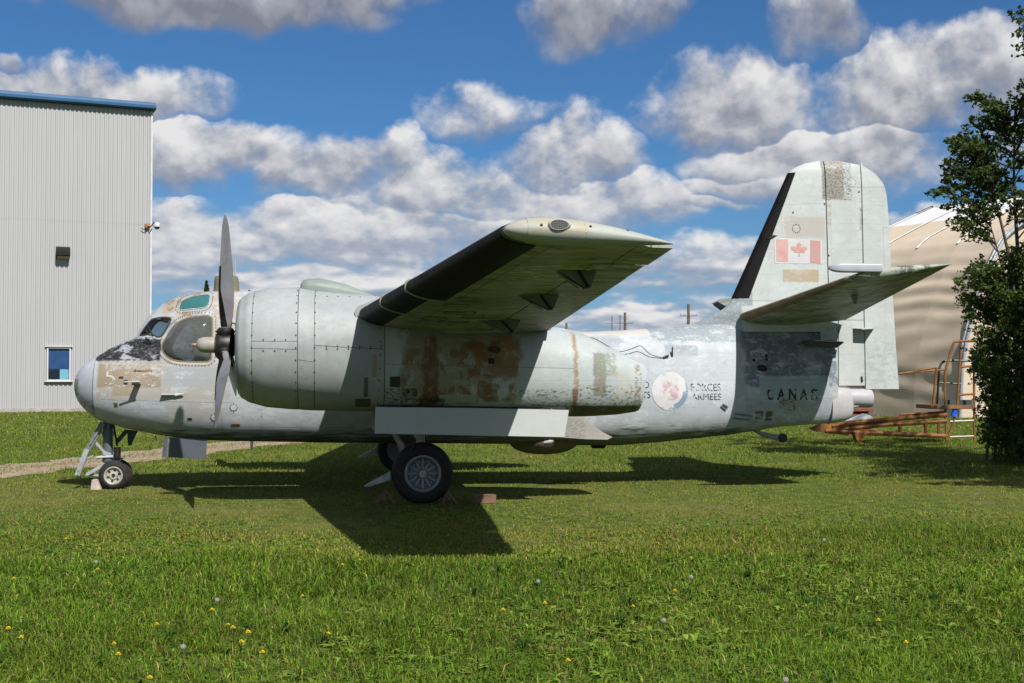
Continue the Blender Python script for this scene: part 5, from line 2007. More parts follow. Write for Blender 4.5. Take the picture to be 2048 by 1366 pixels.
# the nacelle body aft of the cowls, with the dark inner shell under the panel gaps
xs = [AX(770, NYS) + (NTB[-1][0] - AX(770, NYS)) * i / 46 for i in range(47)]
body_rows = [[nac_pt(x, 2 * PI * k / 56) for k in range(56)] for x in xs]
mb = loft(body_rows, False, False)
end_c = sum(body_rows[-1], Vector()) / 56
k0 = len(mb.v)
inner_end = [p.lerp(end_c, .12) + Vector((-.25, 0, 0)) for p in body_rows[-1]]
mb.grid([body_rows[-1], [p.lerp(end_c, .06) for p in body_rows[-1]], inner_end], close_v=True)
mb.f.append(tuple(len(mb.v) - 56 + i for i in range(56)))
nac = mb.build('nacelle', NAC_P, plane, angle=50)
xs = [AX(486, NYS) + (AX(800, NYS) - AX(486, NYS)) * i / 20 for i in range(21)]
loft([[nac_pt(x, 2 * PI * k / 40, 0.985) for k in range(40)] for x in xs]).build('firewall_shell', DARKSHELL, nac, angle=60)
# cowl lip ring, front panels, gill ring, rear panels
g = 0.5
aS0, aS1 = nac_angle(550, 683), nac_angle(550, 698)
da = 0.0035
xs = [NTB[0][0] + (AX(503 - g, NYS) - NTB[0][0]) * (i / 14) ** 1.6 for i in range(15)]
rows = [[nac_pt(x, 2 * PI * k / 64) for k in range(64)] for x in xs]
lip_in = [[Vector((p.x + d, NY + (p.y - NY) * s_, (p.z - 0) * 1.0 + (sum(q.z for q in rows[0]) / 64 - p.z) * (1 - s_))) for p in rows[0]] for d, s_ in ((.01, .955), (.06, .93), (.25, .95))]
mb = MB().grid(list(reversed(lip_in)) + rows + [[nac_pt(xs[-1], 2 * PI * k / 64, 1, -.012) for k in range(64)]], close_v=True)
mb.build('cowl_ring', COWL_P, nac, angle=60)
P2 = PI
nac_patch('cowl_panel', 503 + g, 595 - g, aS0 + da, PI - aS0 - da, COWL_P, nac, 8, 40)
nac_patch('cowl_strip', 503 + g, 595 - g, aS1 + da, aS0 - da, COWL_P, nac, 8, 4)
nac_patch('cowl_strip', 503 + g, 595 - g, PI - aS0 + da, PI - aS1 - da, COWL_P, nac, 8, 4)
nac_patch('cowl_panel', 503 + g, 595 - g, PI - aS1 + da, 2 * PI + aS1 - da, COWL_P, nac, 8, 40)
aG0, aG1 = nac_angle(612, 722), nac_angle(612, 780)
nac_patch('gill_panel', 595.9, 628.0, aG0 + da, PI - aG0 - da, COWL_P, nac, 4, 40)
nac_patch('gill_panel', 595.9, 628.0, aG1 + da, aG0 - da, COWL_P, nac, 4, 10)
nac_patch('gill_panel', 595.9, 628.0, PI - aG0 + da, PI - aG1 - da, COWL_P, nac, 4, 10)
nac_patch('gill_panel', 595.9, 628.0, PI - aG1 + da, 2 * PI + aG1 - da, COWL_P, nac, 4, 20)
aR = nac_angle(700, 695)
nac_patch('engine_panel', 629.0, 768.6, aR + da, PI - aR - da, COWL_P, nac, 12, 40)
nac_patch('engine_panel', 629.0, 768.6, PI - aR + da, 2 * PI + aR - da, COWL_P, nac, 12, 40)
# screw heads along the panel edges
mb = MB()


def nac_dot(px, py, r=0.0108):
    p = A(px, py, NYS)
    zt, zb, w, pw = smooth_table(NTB, p.x)
    a = nac_angle(px, py)
    q = nac_pt(p.x, a)
    nrm = nac_pt(p.x, a, 1.03) - q
    if q.z < (zt + zb) / 2: pass
    disc(mb, q + nrm.normalized() * .001, nrm, r)


for (x0, x1) in ((506, 501), (594, 590), (631, 628)):
    for t in np.linspace(0.06, 0.97, 15):
        py = 690 - 122 * math.cos(t * PI)
        nac_dot(x0 + (x1 - x0) * t + 1.5 * 0, py)
for px in (527, 550, 572):
    nac_dot(px, 680); nac_dot(px, 702)
for px in (653, 675, 697, 719, 741, 762):
    nac_dot(px, 692.5); nac_dot(px, 698)
for px in (654, 676, 700, 722):
    nac_dot(px, 590)
for t in np.linspace(0.2, 0.98, 12):
    nac_dot(764.5 - 8 * t, 690 - 122 * math.cos(t * PI))
for (px, py) in ((601, 733), (605, 733), (601, 737), (605, 737), (600, 771), (604, 771), (613, 756), (617, 756)):
    nac_dot(px, py, .004)
mb.build('panel_screws', RIVET, nac, smooth=False, fixn=False)['kind'] = 'stuff'
mb = MB()
for i in range(90):
    px = 756 + i * 4.25
    p = A(px, 810.5 + i * .075, -3.40)
    disc(mb, (p.x, nac_y(p.x, p.z) - .004, p.z), (0, -1, -.2), .010)
mb.build('hinge_pins', DARK, nac, smooth=False, fixn=False)['kind'] = 'stuff'


def nac_quad(name, px0, py0, px1, py1, mat, off=0.006):
    return skin_quad(name, px0, py0, px1, py1, mat, NYS, off, nac, nac_y)


nac_quad('sight_gauge', 745, 711, 752, 754, plain('yellow_gauge', S(176, 168, 96), 0.5, 0, 0.15, 8))
nac_quad('access_slot', 728, 755, 736, 794, plain('grey_slot', S(110, 114, 112), 0.6))
nac_quad('access_cover', 780, 753, 800, 774, plain('olive_cover', S(58, 60, 44), 0.7))
nac_quad('access_slot', 977, 716, 989, 728, DARK)
nac_quad('access_cover', 711, 798, 742, 815, plain('grey_cover', S(96, 102, 96), 0.6))
skin_disc('exhaust_port', 989, 699, .085, plain('burnt_metal', (0.05, 0.022, 0.015), 0.7, .2), 0.01, .5, NYS, -.1, nac, nac_y)
# air scoop on top
rows = []
for (px, h, w_) in ((600.5, .055, .16), (606, .115, .19), (618, .150, .21), (640, .165, .215), (670, .155, .205), (700, .115, .18), (725, .065, .14), (748, .015, .09)):
    zt = smooth_table(NTB, AX(px, NY))[0] - .012
    c0x = AX(px, NY)
    rows.append([(c0x, NY + w_ * spow(math.cos(PI * k / 20), .7), zt + h * spow(math.sin(PI * k / 20), .8) - (.10 if k in (0, 20) else 0)) for k in range(21)])
mb = MB().grid(rows)
mb.f.append(tuple(range(21)))
mb.build('carburettor_scoop', paint('scoop_paint', S(158, 172, 164), (), (), .08, .3), nac, angle=50)
# wing root collar where the folding outer wing meets the nacelle
foil_piece('wing_root_collar', [(0, WST[0][1] + Vector((-.02, .22, .015)), WST[0][2] + Vector((.03, .22, 0)), .175, UPV), (1, WST[0][1] + Vector((-.02, -.06, .015)), WST[0][2] + Vector((.03, -.06, 0)), .165, UPV)], COWL_P, nac, 0, 1, 18, CM, .018, span=2)
far_nac = mirror_of(nac, plane)

# ------------------------------------------------------------------ propellers
BLADE = plain('blade_grey', S(150, 151, 156, .52), 0.4, 0.05, 0.12, 5, 0.05, 0.5, dirt=S(110, 108, 104), dirt_amt=0.25)
HUB_M = plain('oily_hub', (0.014, 0.013, 0.012), 0.38, 0.3, 0.4, 14, 0.3)
hub = A(451, 690, NY)
HX = hub.x
BL = [(.17, .12, 72), (.26, .14, 64), (.38, .20, 55), (.55, .25, 46), (.75, .28, 39), (.95, .285, 33), (1.15, .27, 28), (1.35, .24, 24.5), (1.52, .20, 22.5), (1.62, .13, 21), (1.676, .05, 20.5)]


def blade_mesh(ang, f0=0.0, f1=1.0, r0=0.0, r1=9.0, off=0.0, mirror=-1, taper=False):
    """ang: angle from straight up towards +y"""
    up = Vector((0, math.sin(ang), math.cos(ang)))
    tan = Vector((0, math.cos(ang), -math.sin(ang))) * mirror        # direction of rotation plane
    fwd = Vector((-1, 0, 0))
    rr = [q for q in np.linspace(.15, 1.676, 34) if r0 <= q <= r1]
    rows = []
    for r_ in rr:
        ch, be = lerp_table(BL, r_)
        be = R(be)
        cd = tan * math.cos(be) + fwd * math.sin(be)                 # trailing -> leading
        nd = fwd * math.cos(be) - tan * math.sin(be)
        th = max(.035, .10 - .05 * (r_ - .2)) * ch if r_ > .3 else .055 * (1 - (r_ - .15)) + .02
        row = []
        m = 10
        for sd in (1, -1):
            for q in (range(m + 1) if sd == 1 else range(m - 1, 0, -1)):
                f = f0 + ((max(.10, .62 - .62 * (r_ - .2) / .62) if taper else f1) - f0) * q / m
                t = th * (math.sqrt(max(0, 1 - (2 * f - 1) ** 2)) if r_ < .3 else 10 * (0.2969 * math.sqrt(f) - .126 * f - .3516 * f * f + .2843 * f ** 3 - .1015 * f ** 4)) + off
                row.append(hub + up * r_ + cd * (ch * (.42 - f)) + nd * (sd * t * (1.0 if sd == 1 else .45)))
        rows.append(row)
    return loft(rows)


def propeller(angles, hubc):
    p = MB()
    # barrel with three sockets
    p.lathe([(0.0, -.135), (.10, -.135), (.155, -.11), (.165, -.06), (.165, .06), (.15, .10), (.11, .13), (.11, .20), (0, .20)], hubc, (1, 0, 0), 28)
    for a in angles:
        up = Vector((0, math.sin(a), math.cos(a)))
        p.tube([hubc + up * .08, hubc + up * .14, hubc + up * .20, hubc + up * .225], [.105, .115, .110, .085], 20)
        p.tube([hubc + up * .165 + Vector((0, 0, 0)), hubc + up * .185], [.125, .125], 20)
    o = p.build('propeller', HUB_M, plane, angle=35)
    MB().lathe([(0.0, -.40), (.022, -.398), (.026, -.37), (.03, -.365), (.055, -.36), (.085, -.335), (.10, -.29), (.104, -.25), (.104, -.13), (0, -.13)], hubc, (1, 0, 0), 24).build('dome', plain('ivory_dome_%d' % len(bpy.data.objects), S(196, 192, 178), 0.4, 0, 0.10, 6, dirt=S(130, 124, 108), dirt_amt=0.3), o)
    MB().lathe([(0.0, -.43), (.018, -.428), (.022, -.40), (.022, -.385)], hubc, (1, 0, 0), 12).build('dome_plug', rust_box, o)
    for a in angles:
        blade_mesh(a).build('blade', BLADE, o, angle=60)
        blade_mesh(a, 0.0, .16, .2, 1.05, .004, taper=True).build('blade_boot', BOOT, o, angle=60)
    return o


prop = propeller([R(-7.5), R(-127.5), R(112.5)], hub)
mb = MB()
mb.tube(spline([A(468, 676, NY - .1), A(474, 655, NY - .14), A(465, 646, NY - .12), A(460, 660, NY - .1)], 6), .008, 6)
mb.tube(spline([A(462, 714, NY - .15), A(464, 735, NY - .14), A(467, 716, NY - .1)], 6), .008, 6)
mb.build('governor_cable', RUBBER, prop)
MB().lathe([(.0, .19), (.20, .19), (.30, .26), (.36, .40), (0, .40)], hub, (1, 0, 0), 24).build('reduction_gear', HUB_M, prop)
eng = MB()
for k in range(9):
    a = 2 * PI * k / 9
    d = Vector((0, math.sin(a), math.cos(a)))
    c0 = hub + Vector((.48, 0, 0))
    eng.tube([c0 + d * .22 + Vector((0, 0, 0))] + [c0 + d * q for q in np.linspace(.24, .54, 13)] + [c0 + d * .60], [.07] + [(.115 if j % 2 else .095) for j in range(13)] + [.08], 12)
eng.lathe([(0, .36), (.24, .36), (.28, .5), (.28, .62), (0, .62)], hub, (1, 0, 0), 20)
eng.lathe([(0, .66), (.66, .66), (.66, .68), (0, .68)], hub, (1, 0, 0), 32)
eng.build('engine_cylinders', plain('engine_metal', (0.05, 0.05, 0.05), 0.5, 0.5, 0.3, 12), nac, angle=30)
far_hub = Vector((hub.x, -hub.y, hub.z))
hub_near = hub
hub = far_hub
prop2 = propeller([R(60 + 6), R(180 + 6), R(-60 + 6)], far_hub)
hub = hub_near

# ------------------------------------------------------------------ undercarriage
GEAR_W = plain('gear_white', S(190, 194, 200, .55), 0.4, 0.1, 0.1, 8, dirt=S(96, 90, 80), dirt_amt=0.35)
GEAR_G = plain('gear_grey', (0.13, 0.14, 0.145), 0.5, 0.2, 0.2, 8)
TYRE = plain('tyre_rubber', (0.018, 0.0175, 0.017), 0.85, 0, 0.3, 14, 0.2, 0.3, dirt=(0.05, 0.045, 0.036), dirt_amt=0.25)
RIM = plain('rim_alloy', (0.17, 0.175, 0.175), 0.5, 0.1, 0.2, 10, dirt=(0.08, 0.07, 0.06), dirt_amt=0.3)
RIM_W = plain('nose_rim_paint', S(206, 204, 192), 0.5, 0, 0.12, 12, dirt=S(90, 84, 70), dirt_amt=0.4)


def tyre_mesh(c, R_, w, r_rim):
    h = w / 2
    prof = [(r_rim, -h * .72), (r_rim + .02, -h * .86), (r_rim + (R_ - r_rim) * .45, -h), (R_ - .05, -h * .9), (R_ - .018, -h * .62), (R_ - .004, -h * .3), (R_, 0),
            (R_ - .004, h * .3), (R_ - .018, h * .62), (R_ - .05, h * .9), (r_rim + (R_ - r_rim) * .45, h), (r_rim + .02, h * .86), (r_rim, h * .72)]
    mb = MB().lathe(prof, c, (0, 1, 0), 56, closed=True)
    # flattened where it stands
    for v in mb.v:
        if v.z < c.z - R_ + .014: v.z = c.z - R_ + .014
    return mb


ZMW = 0.395
mw = A(845, 948, -2.94)
mw = Vector((mw.x, -2.90, ZMW))
RW = 0.405
gear = MB()
top = Vector((mw.x - .02, NY, 1.34))
gear.tube([top, Vector((mw.x - .02, NY, .86))], .085, 18)
gear.tube([Vector((mw.x - .02, NY, .88)), Vector((mw.x - .01, NY, .42))], .058, 16)
gear.tube([Vector((mw.x, NY + .12, ZMW)), Vector((mw.x, -3.04, ZMW))], .05, 14)
gear.tube([A(787, 862, NY - .06), A(812, 906, NY - .02)], .042, 10)
gear.tube([A(812, 904, NY), Vector((mw.x - .02, NY, .62))], .035, 10)
gear.box(Vector((mw.x - .02, NY, .66)), (.22, .16, .10))
main_gear = gear.build('main_gear', GEAR_W, plane, angle=40, bevel=0.0)
tyre_mesh(mw, RW, .26, .205).build('tyre', TYRE, main_gear, angle=60)
mb = MB()
h = .26 / 2
mb.lathe([(.245, -h * .80), (.240, -h * .98), (.222, -h * 1.0), (.205, -h * .92), (.198, -h * .7), (.19, -h * .35), (.12, -h * .28), (.06, -h * .35), (.06, -h * .6)], mw, (0, 1, 0), 48)
mb.lathe([(.245, h * .80), (.235, h * .95), (.2, h * .8), (.1, h * .5), (0, h * .5)], mw, (0, 1, 0), 40)
for k in range(12):
    a = 2 * PI * k / 12
    d = Vector((math.cos(a), 0, math.sin(a)))
    mb.bar(mw + d * .055 + Vector((0, -h * .5, 0)), mw + d * .195 + Vector((0, -h * .62, 0)), .030, .018, up=(0, 1, 0))
mb.build('rim', RIM, main_gear, angle=35)
mb = MB()
for k in range(12):
    a = 2 * PI * (k + .5) / 12
    c0 = mw + Vector((math.cos(a) * .155, -h * .36, math.sin(a) * .155))
    mb.lathe([(0, -.012), (.02, -.012), (.024, 0)], c0, (0, 1, 0), 10)
mb.build('wheel_bolts', RIM, main_gear)['kind'] = 'stuff'
MB().lathe([(0, -h * 1.05), (.022, -h * 1.03), (.044, -h * .98), (.05, -h * .8), (.05, -h * .4)], mw, (0, 1, 0), 20).build('hub_cap', GEAR_W, main_gear)
mb = MB()
a0, a1 = A(781, 952, -2.98), A(731, 971, -2.98)
mb.prism([a0 + Vector((0, 0, .06)), a0 + Vector((0, 0, -.055)), a1 + Vector((.03, 0, -.022)), a1 + Vector((-.02, 0, -.01)), a1 + Vector((.02, 0, .018))], (0, .06, 0))
mb.build('axle_fairing', GEAR_W, main_gear, bevel=0.006)
mb = MB()
mb.tube(spline([A(822, 876, -3.0), A(826, 895, -3.05), A(812, 905, -2.95)], 5), .010, 6)
mb.tube([A(851, 862, -2.95), A(852, 898, -2.95)], .008, 6)
mb.build('brake_hose', RUBBER, main_gear)
# long outer gear door on the nacelle side
DOOR = paint('gear_door_paint', S(222, 228, 226), (), [lpx(834, 818, 836, 872, -3.32, .004, (0.15, 0.16, 0.16), .5)], 0.05, 0.12, S(150, 150, 146), 0.45, 0.15, bump=0.05, patchy=0.08, rivets=False)
mb = MB()
mb.prism(poly_px([(751, 814), (940, 816), (1138, 820), (1129, 875), (940, 871), (749, 867)], -3.36), (0, 0.022, 0))
gd = mb.build('gear_door', DOOR, main_gear, bevel=0.005)
mb = MB()
mb.prism([Vector((p.x, -2.32, p.z)) for p in poly_px([(751, 814), (1138, 820), (1129, 872), (749, 867)], -3.36)], (0, 0.022, 0))
mb.build('gear_door', DOOR, main_gear, bevel=0.005)
for px in (790, 900, 1010, 1105):
    p = A(px, 826, -3.33)
    MB().bar(p + Vector((0, 0, 0)), p + Vector((0, .35, .22)), .025, .025).build('door_stay', GEAR_G, main_gear)
# dark bay opening under the nacelle
mb = MB()
p0, p1 = A(756, 815, -3.3), A(1132, 820, -3.3)
zz = smooth_table(NTB, p0.x + 1.0)[1]
mb.box(((p0.x + p1.x) / 2, NY, zz + .045), (p1.x - p0.x, .90, .12))
mb.build('wheel_bay', DARKSHELL, main_gear, smooth=False)
far_gear = mirror_of(main_gear, plane)

# nose leg
ng = MB()
ng.tube([A(216, 838, 0), A(216, 912, 0)], .072, 18)
ng.tube([A(217, 908, 0), A(218, 930, 0)], .05, 14)
ng.lathe([(.0, -.05), (.085, -.05), (.09, -.02), (.09, .03), (.07, .05), (0, .05)], A(217, 917, 0), (0, 0, 1), 20)
ng.lathe([(.0, -.02), (.085, -.02), (.088, 0), (.085, .02), (0, .02)], A(216, 867, -.02), (0, 1, 0), 16)
nose_gear = ng.build('nose_gear', plain('nose_strut_grey', S(104, 114, 122, .55), 0.45, 0.1, 0.15, 8), plane, angle=40)
NZ = 0.205
NR = 0.222
nwc = A(228, 953, -.16)
for yy in (-.165, .165):
    c0 = Vector((nwc.x, yy, NZ))
    tyre_mesh(c0, NR, .145, .115).build('tyre', TYRE, nose_gear, angle=60)
    h = .145 / 2
    sg = -1 if yy < 0 else 1
    mb = MB()
    mb.lathe([(.137, sg * h * .80), (.134, sg * h * .98), (.122, sg * h), (.112, sg * h * .9), (.105, sg * h * .6), (.06, sg * h * .5), (.055, sg * h * .75), (.03, sg * h * .8), (.028, sg * h * .55), (0, sg * h * .55)], c0, (0, 1, 0), 36)
    mb.build('rim', RIM_W, nose_gear, angle=35)
    mb = MB()
    for k in range(6):
        a = 2 * PI * k / 6 + .3
        cc = c0 + Vector((math.cos(a) * .083, sg * h * .56, math.sin(a) * .083))
        mb.lathe([(0, sg * .006), (.017, sg * .006), (.019, 0)], cc, (0, 1, 0), 10)
    mb.lathe([(0, sg * .05), (.018, sg * .05), (.022, sg * .03)], c0 + Vector((0, sg * .01, 0)), (0, 1, 0), 12)
    mb.build('rim_holes', DARK, nose_gear)['kind'] = 'stuff'
mb = MB()
mb.tube([Vector((nwc.x, -.13, NZ)), Vector((nwc.x, .13, NZ))], .032, 12)
mb.prism(poly_px([(203, 926), (212, 922), (232, 921), (241, 926), (240, 933), (228, 930), (212, 933), (202, 936)], -.06), (0, .12, 0))
mb.box(Vector((nwc.x, 0, NZ + .14)), (.12, .10, .30))
mb.build('wheel_fork', GEAR_W, nose_gear, bevel=0.008)
mb = MB()
for yy in (-.05, .05):
    mb.bar(A(203, 932, yy), A(174, 949, yy), .02, .05, up=(0, 0, 1))
mb.bar(A(174, 949, 0), A(198, 951, 0), .03, .035)
mb.tube([A(174, 949, -.08), A(174, 949, .08)], .022, 8)
mb.build('torque_link', GEAR_W, nose_gear, bevel=0.004)
mb = MB()
mb.bar(A(206, 845, -.10), A(176, 900, -.10), .05, .085)
mb.bar(A(206, 845, .08), A(176, 900, .08), .05, .06)
mb.build('drag_brace', GEAR_G, nose_gear, bevel=0.006)
mb = MB()
mb.bar(A(174, 898, -.11), A(155, 951, -.11), .05, .075)
mb.tube([A(152, 948, -.15), A(158, 953, -.07)], .025, 10)
mb.bar(A(200, 856, -.15), A(180, 889, -.15), .012, .018)
mb.build('tow_arm', GEAR_W, nose_gear, bevel=0.006)
mb = MB()
mb.bar(A(191, 885, -.07), A(212, 908, -.06), .03, .04)
mb.bar(A(207, 905, -.07), A(222, 911, -.07), .05, .06)
mb.tube([A(193, 915, -.10), A(226, 913, -.08)], .022, 8)
mb.tube([A(175, 917, -.08), A(187, 912, -.08)], .016, 8)
mb.tube([A(175, 916, -.08), A(175, 933, -.08)], .010, 6)
mb.build('steering_links', GEAR_W, nose_gear, bevel=0.004)
mb = MB()
mb.tube([A(234.5, 894, -.05), A(234.5, 917, -.05)], .052, 16)
mb.tube([A(227, 849, -.05), A(234.5, 892, -.05)], .016, 8)
mb.bar(A(233, 884, -.02), A(254, 861, -.02), .05, .06)
mb.prism(poly_px([(254, 859), (275, 862), (262, 891), (256, 891)], -.10), (0, .03, 0))
mb.bar(A(226, 918, -.05), A(247, 917, -.05), .06, .02)
mb.build('steering_damper', HUB_M, nose_gear, bevel=0.004)
MB().tube([A(311, 871, -.2), A(313, 882, -.2)], .008, 6).build('drain_pipe', HUB_M, fuselage)

# ------------------------------------------------------------------ markings on the near side
def proj(p):
    """aircraft point -> pixel of the photograph"""
    c, s_ = math.cos(AC_RZ), math.sin(AC_RZ)
    w = Vector((p.x * c - p.y * s_, p.x * s_ + p.y * c, p.z)) + AC_O - Vector((0, 0, CAM_H))
    cp, sp = math.cos(PITCH), math.sin(PITCH)
    f, u = w.y * cp + w.z * sp, -w.y * sp + w.z * cp
    return 1024 + FPX * w.x / f, 683 - FPX * u / f


def fin_y(x, z):
    px, py = proj(Vector((x, 0, z)))
    le, te = max(f_le(py), 1440), f_te(py)
    f = max(0, (px - le) / max(te - le, 30))
    tip_ = min(1.0, max(0.05, (py - 318) / 22)) ** 0.5
    return -max(.004, naca_t(f, .11) * min(AX(te) - AX(le), 2.6) * tip_)


def worn(name, col, keep=0.45, scale=9.0, rough=0.6, ghost=None, seed=0.0):
    """old paint that has flaked off in places"""
    mt, nt = new_mat(name)
    c = nt.v('ADD', nt.coord(), (seed, seed * .7, seed * 1.3))
    n = nt.noise(c, scale, 8, 0.7)
    n2 = nt.noise(c, scale * .35, 5, 0.6)
    al = nt.step(nt.add(nt.mul(n, .6), nt.mul(n2, .4)), keep - 0.03, keep + 0.03)
    finish(nt, nt.mix(n2, tuple(q * .8 for q in col), tuple(min(1, q * 1.2) for q in col)), rough, 0, None, 0.3, alpha=al)
    return mt


def text_patch(name, txt, px0, px1, py0, py1, y, mat, parent, yfun, off, space=1.0, bold=0.0):
    cu = bpy.data.curves.new(name, 'FONT')
    cu.body = txt
    cu.space_character = space
    cu.resolution_u = 4
    cu.offset = bold
    o = bpy.data.objects.new(name, cu)
    COL.objects.link(o)
    dg = bpy.context.evaluated_depsgraph_get()
    me = bpy.data.meshes.new_from_object(o.evaluated_get(dg))
    bpy.data.objects.remove(o, do_unlink=True)
    bm = bmesh.new()
    bm.from_mesh(me)
    bmesh.ops.triangulate(bm, faces=bm.faces)
    for _ in range(2):
        long_ = [e for e in bm.edges if e.calc_length() > .15]
        if long_: bmesh.ops.subdivide_edges(bm, edges=long_, cuts=1)
    bmesh.ops.triangulate(bm, faces=bm.faces)
    xs = [v.co.x for v in bm.verts]; ys = [v.co.y for v in bm.verts]
    ax, bx, ay, by = min(xs), max(xs), min(ys), max(ys)
    for v in bm.verts:
        u, w = (v.co.x - ax) / (bx - ax), (v.co.y - ay) / (by - ay)
        p = A(px0 + (px1 - px0) * u, py1 + (py0 - py1) * w, y)
        v.co = (p.x, yfun(p.x, p.z) - off, p.z)
    for f in bm.faces:
        if f.normal.y > 0: f.normal_flip()
    bm.to_mesh(me)
    bm.free()
    me.materials.clear()
    me.materials.append(mat)
    ob = bpy.data.objects.new(name, me)
    return link(ob, parent)


INK = worn('worn_black_lettering', (0.02, 0.02, 0.022), 0.455, 26.0)
INK2 = worn('worn_tail_lettering', (0.02, 0.018, 0.018), 0.475, 16.0, seed=2.0)
text_patch('lettering', 'FORCES', 1383, 1446, 767, 782, -.6, worn('worn_forces', (0.045, 0.045, 0.05), 0.485, 22.0, seed=1.3), fuselage, fus_y, .005)
text_patch('lettering', 'ARMEES', 1384, 1446, 787, 800, -.6, worn('worn_armees', (0.045, 0.045, 0.05), 0.49, 22.0, seed=5.1), fuselage, fus_y, .005)
text_patch('lettering', 'D', 1286, 1296, 763, 776, -.6, INK, fuselage, fus_y, .005)
text_patch('lettering', 'TS', 1282, 1298, 783, 796, -.6, INK, fuselage, fus_y, .005)
text_patch('lettering', 'CANAD', 1532, 1642, 777, 800, -.36, INK2, fuselage, fus_y, .006, 1.65, 0.03)
GHOST = worn('ghost_white_lettering', S(222, 220, 214), 0.47, 16.0, seed=3.0)
text_patch('lettering', '5', 208, 230, 738, 770, -.6, GHOST, fuselage, fus_y, .005)
GHOST2 = worn('ghost_white_lettering_b', S(222, 220, 214), 0.53, 14.0, seed=8.0)
text_patch('lettering', '1', 262, 274, 738, 774, -.68, GHOST2, fuselage, fus_y, .005)
text_patch('lettering', '5', 296, 318, 738, 774, -.68, GHOST2, fuselage, fus_y, .005)

# roundel
rc_ = A(1340, 782, -.62)
RR = 0.30
mt, nt = new_mat('faded_roundel')
c = nt.coord()
x, y, z = nt.xyz(c)
dx, dz = nt.sub(x, rc_.x), nt.sub(z, rc_.z)
rad = nt.m('SQRT', nt.add(nt.mul(dx, dx), nt.mul(dz, dz)))
n = nt.noise(c, 12.0, 8, 0.72)
n2 = nt.noise(nt.v('ADD', c, (4, 4, 4)), 3.0, 5, 0.6)
ringm = nt.mul(nt.step(rad, .205, .212), nt.step(rad, .292, .286))
# the blue survives mostly at the lower right
lr = nt.add(nt.mul(nt.sub(dx, dz), 1.5), nt.mul(nt.sub(n, 0.5), 1.6))
blue = nt.mul(ringm, nt.mx(nt.step(lr, .28, .42), nt.mul(nt.step(n, .60, .66), .7)))
red = nt.mul(nt.step(nt.sub(.15, nt.add(rad, nt.mul(nt.sub(n2, .5), .25))), 0.0, .03), nt.step(n, .44, .56))
col = nt.mix(nt.step(n2, .3, .7), S(226, 227, 230), S(238, 238, 238))
col = nt.mix(nt.mul(nt.step(n, .58, .66), .45), col, S(180, 184, 190))
col = nt.mix(nt.mul(blue, .75), col, S(90, 138, 180))
col = nt.mix(nt.mul(red, .6), col, S(210, 146, 156))
edge = nt.mul(nt.step(rad, .289, .294), nt.step(n, .40, .55))
col = nt.mix(nt.mul(edge, .6), col, S(110, 160, 200))
finish(nt, col, .55, 0, None, .3)
pl = [Vector((rc_.x + math.cos(2 * PI * k / 56) * RR, 0, rc_.z + math.sin(2 * PI * k / 56) * RR)) for k in range(56)]
skin_patch('roundel', pl, mt, fuselage, .004, 0, 8)

# flag on the fin
def faded(name, a, b, sc_=5.0):
    mt, nt = new_mat(name)
    c = nt.coord()
    n = nt.noise(c, sc_, 7, .65)
    finish(nt, nt.mix(nt.step(n, .35, .65), a, b), .5, 0, None, .3)
    return mt


FW = faded('flag_white', S(232, 231, 233), S(240, 240, 241))
FR1 = faded('flag_red_faded', S(240, 200, 190), S(238, 174, 168), 7.0)
FR2 = faded('flag_red', S(234, 172, 170), S(216, 182, 176), 6.0)
FR3 = faded('leaf_red', S(240, 190, 180), S(234, 162, 160), 9.0)


def fin_quad(name, pts, mat, parent, off):
    pl = dense([A(px, py, -.1) for px, py in pts], 3)
    return skin_patch(name, pl, mat, parent, off, 0, 3, 1.0, fin_y, .004)


flag = fin_quad('flag_panel', [(1548, 476), (1643, 480), (1643, 528), (1549, 527)], FW, fin, .004)
fin_quad('flag_bar', [(1552, 478.5), (1575, 479), (1574.5, 523), (1552, 523)], FR1, flag, .0068)
fin_quad('flag_bar', [(1619.5, 480.5), (1640, 482), (1640, 527), (1619, 525.5)], FR2, flag, .0068)
leafp = [(0, 1.0), (.10, .74), (.20, .80), (.16, .42), (.22, .38), (.38, .55), (.44, .44), (.66, .48), (.60, .30), (.72, .22), (.40, -.08), (.46, -.24), (.12, -.18), (.04, -.16),
         (.05, -.62), (-.05, -.62), (-.04, -.16), (-.12, -.18), (-.46, -.24), (-.40, -.08), (-.72, .22), (-.60, .30), (-.66, .48), (-.44, .44), (-.38, .55), (-.22, .38), (-.16, .42), (-.20, .80), (-.10, .74)]
lv = [A(1597 + a * 23.5, 502 - b * 18, -.1) for a, b in [(q[0], q[1]) for q in leafp]]
mb = MB().add([(p.x, fin_y(p.x, p.z) - .0072, p.z) for p in lv], [tuple(range(len(lv)))])
ob = mb.build('maple_leaf', FR3, flag, smooth=False)
# bolted inspection ring and red studs on the fin
mb = MB()
for k in range(14):
    a_ = 2 * PI * k / 14
    p = A(1592 + 7.5 * math.cos(a_), 457 + 8.5 * math.sin(a_), -.1)
    disc(mb, (p.x, fin_y(p.x, p.z) - .003, p.z), (0, -1, 0), .008)
for k in range(16):
    a_ = 2 * PI * k / 16
    p = A(1705 + 9 * math.cos(a_), 364 + 9 * math.sin(a_), -.1)
    disc(mb, (p.x, fin_y(p.x, p.z) - .003, p.z), (0, -1, 0), .005)
for (px, py) in ((1649, 408), (1657, 511), (1586, 425), (1720, 383)):
    p = A(px, py, -.1)
    disc(mb, (p.x, fin_y(p.x, p.z) - .003, p.z), (0, -1, 0), .014, 10)
mb.build('fin_studs', RIVET, fin, smooth=False, fixn=False)['kind'] = 'stuff'

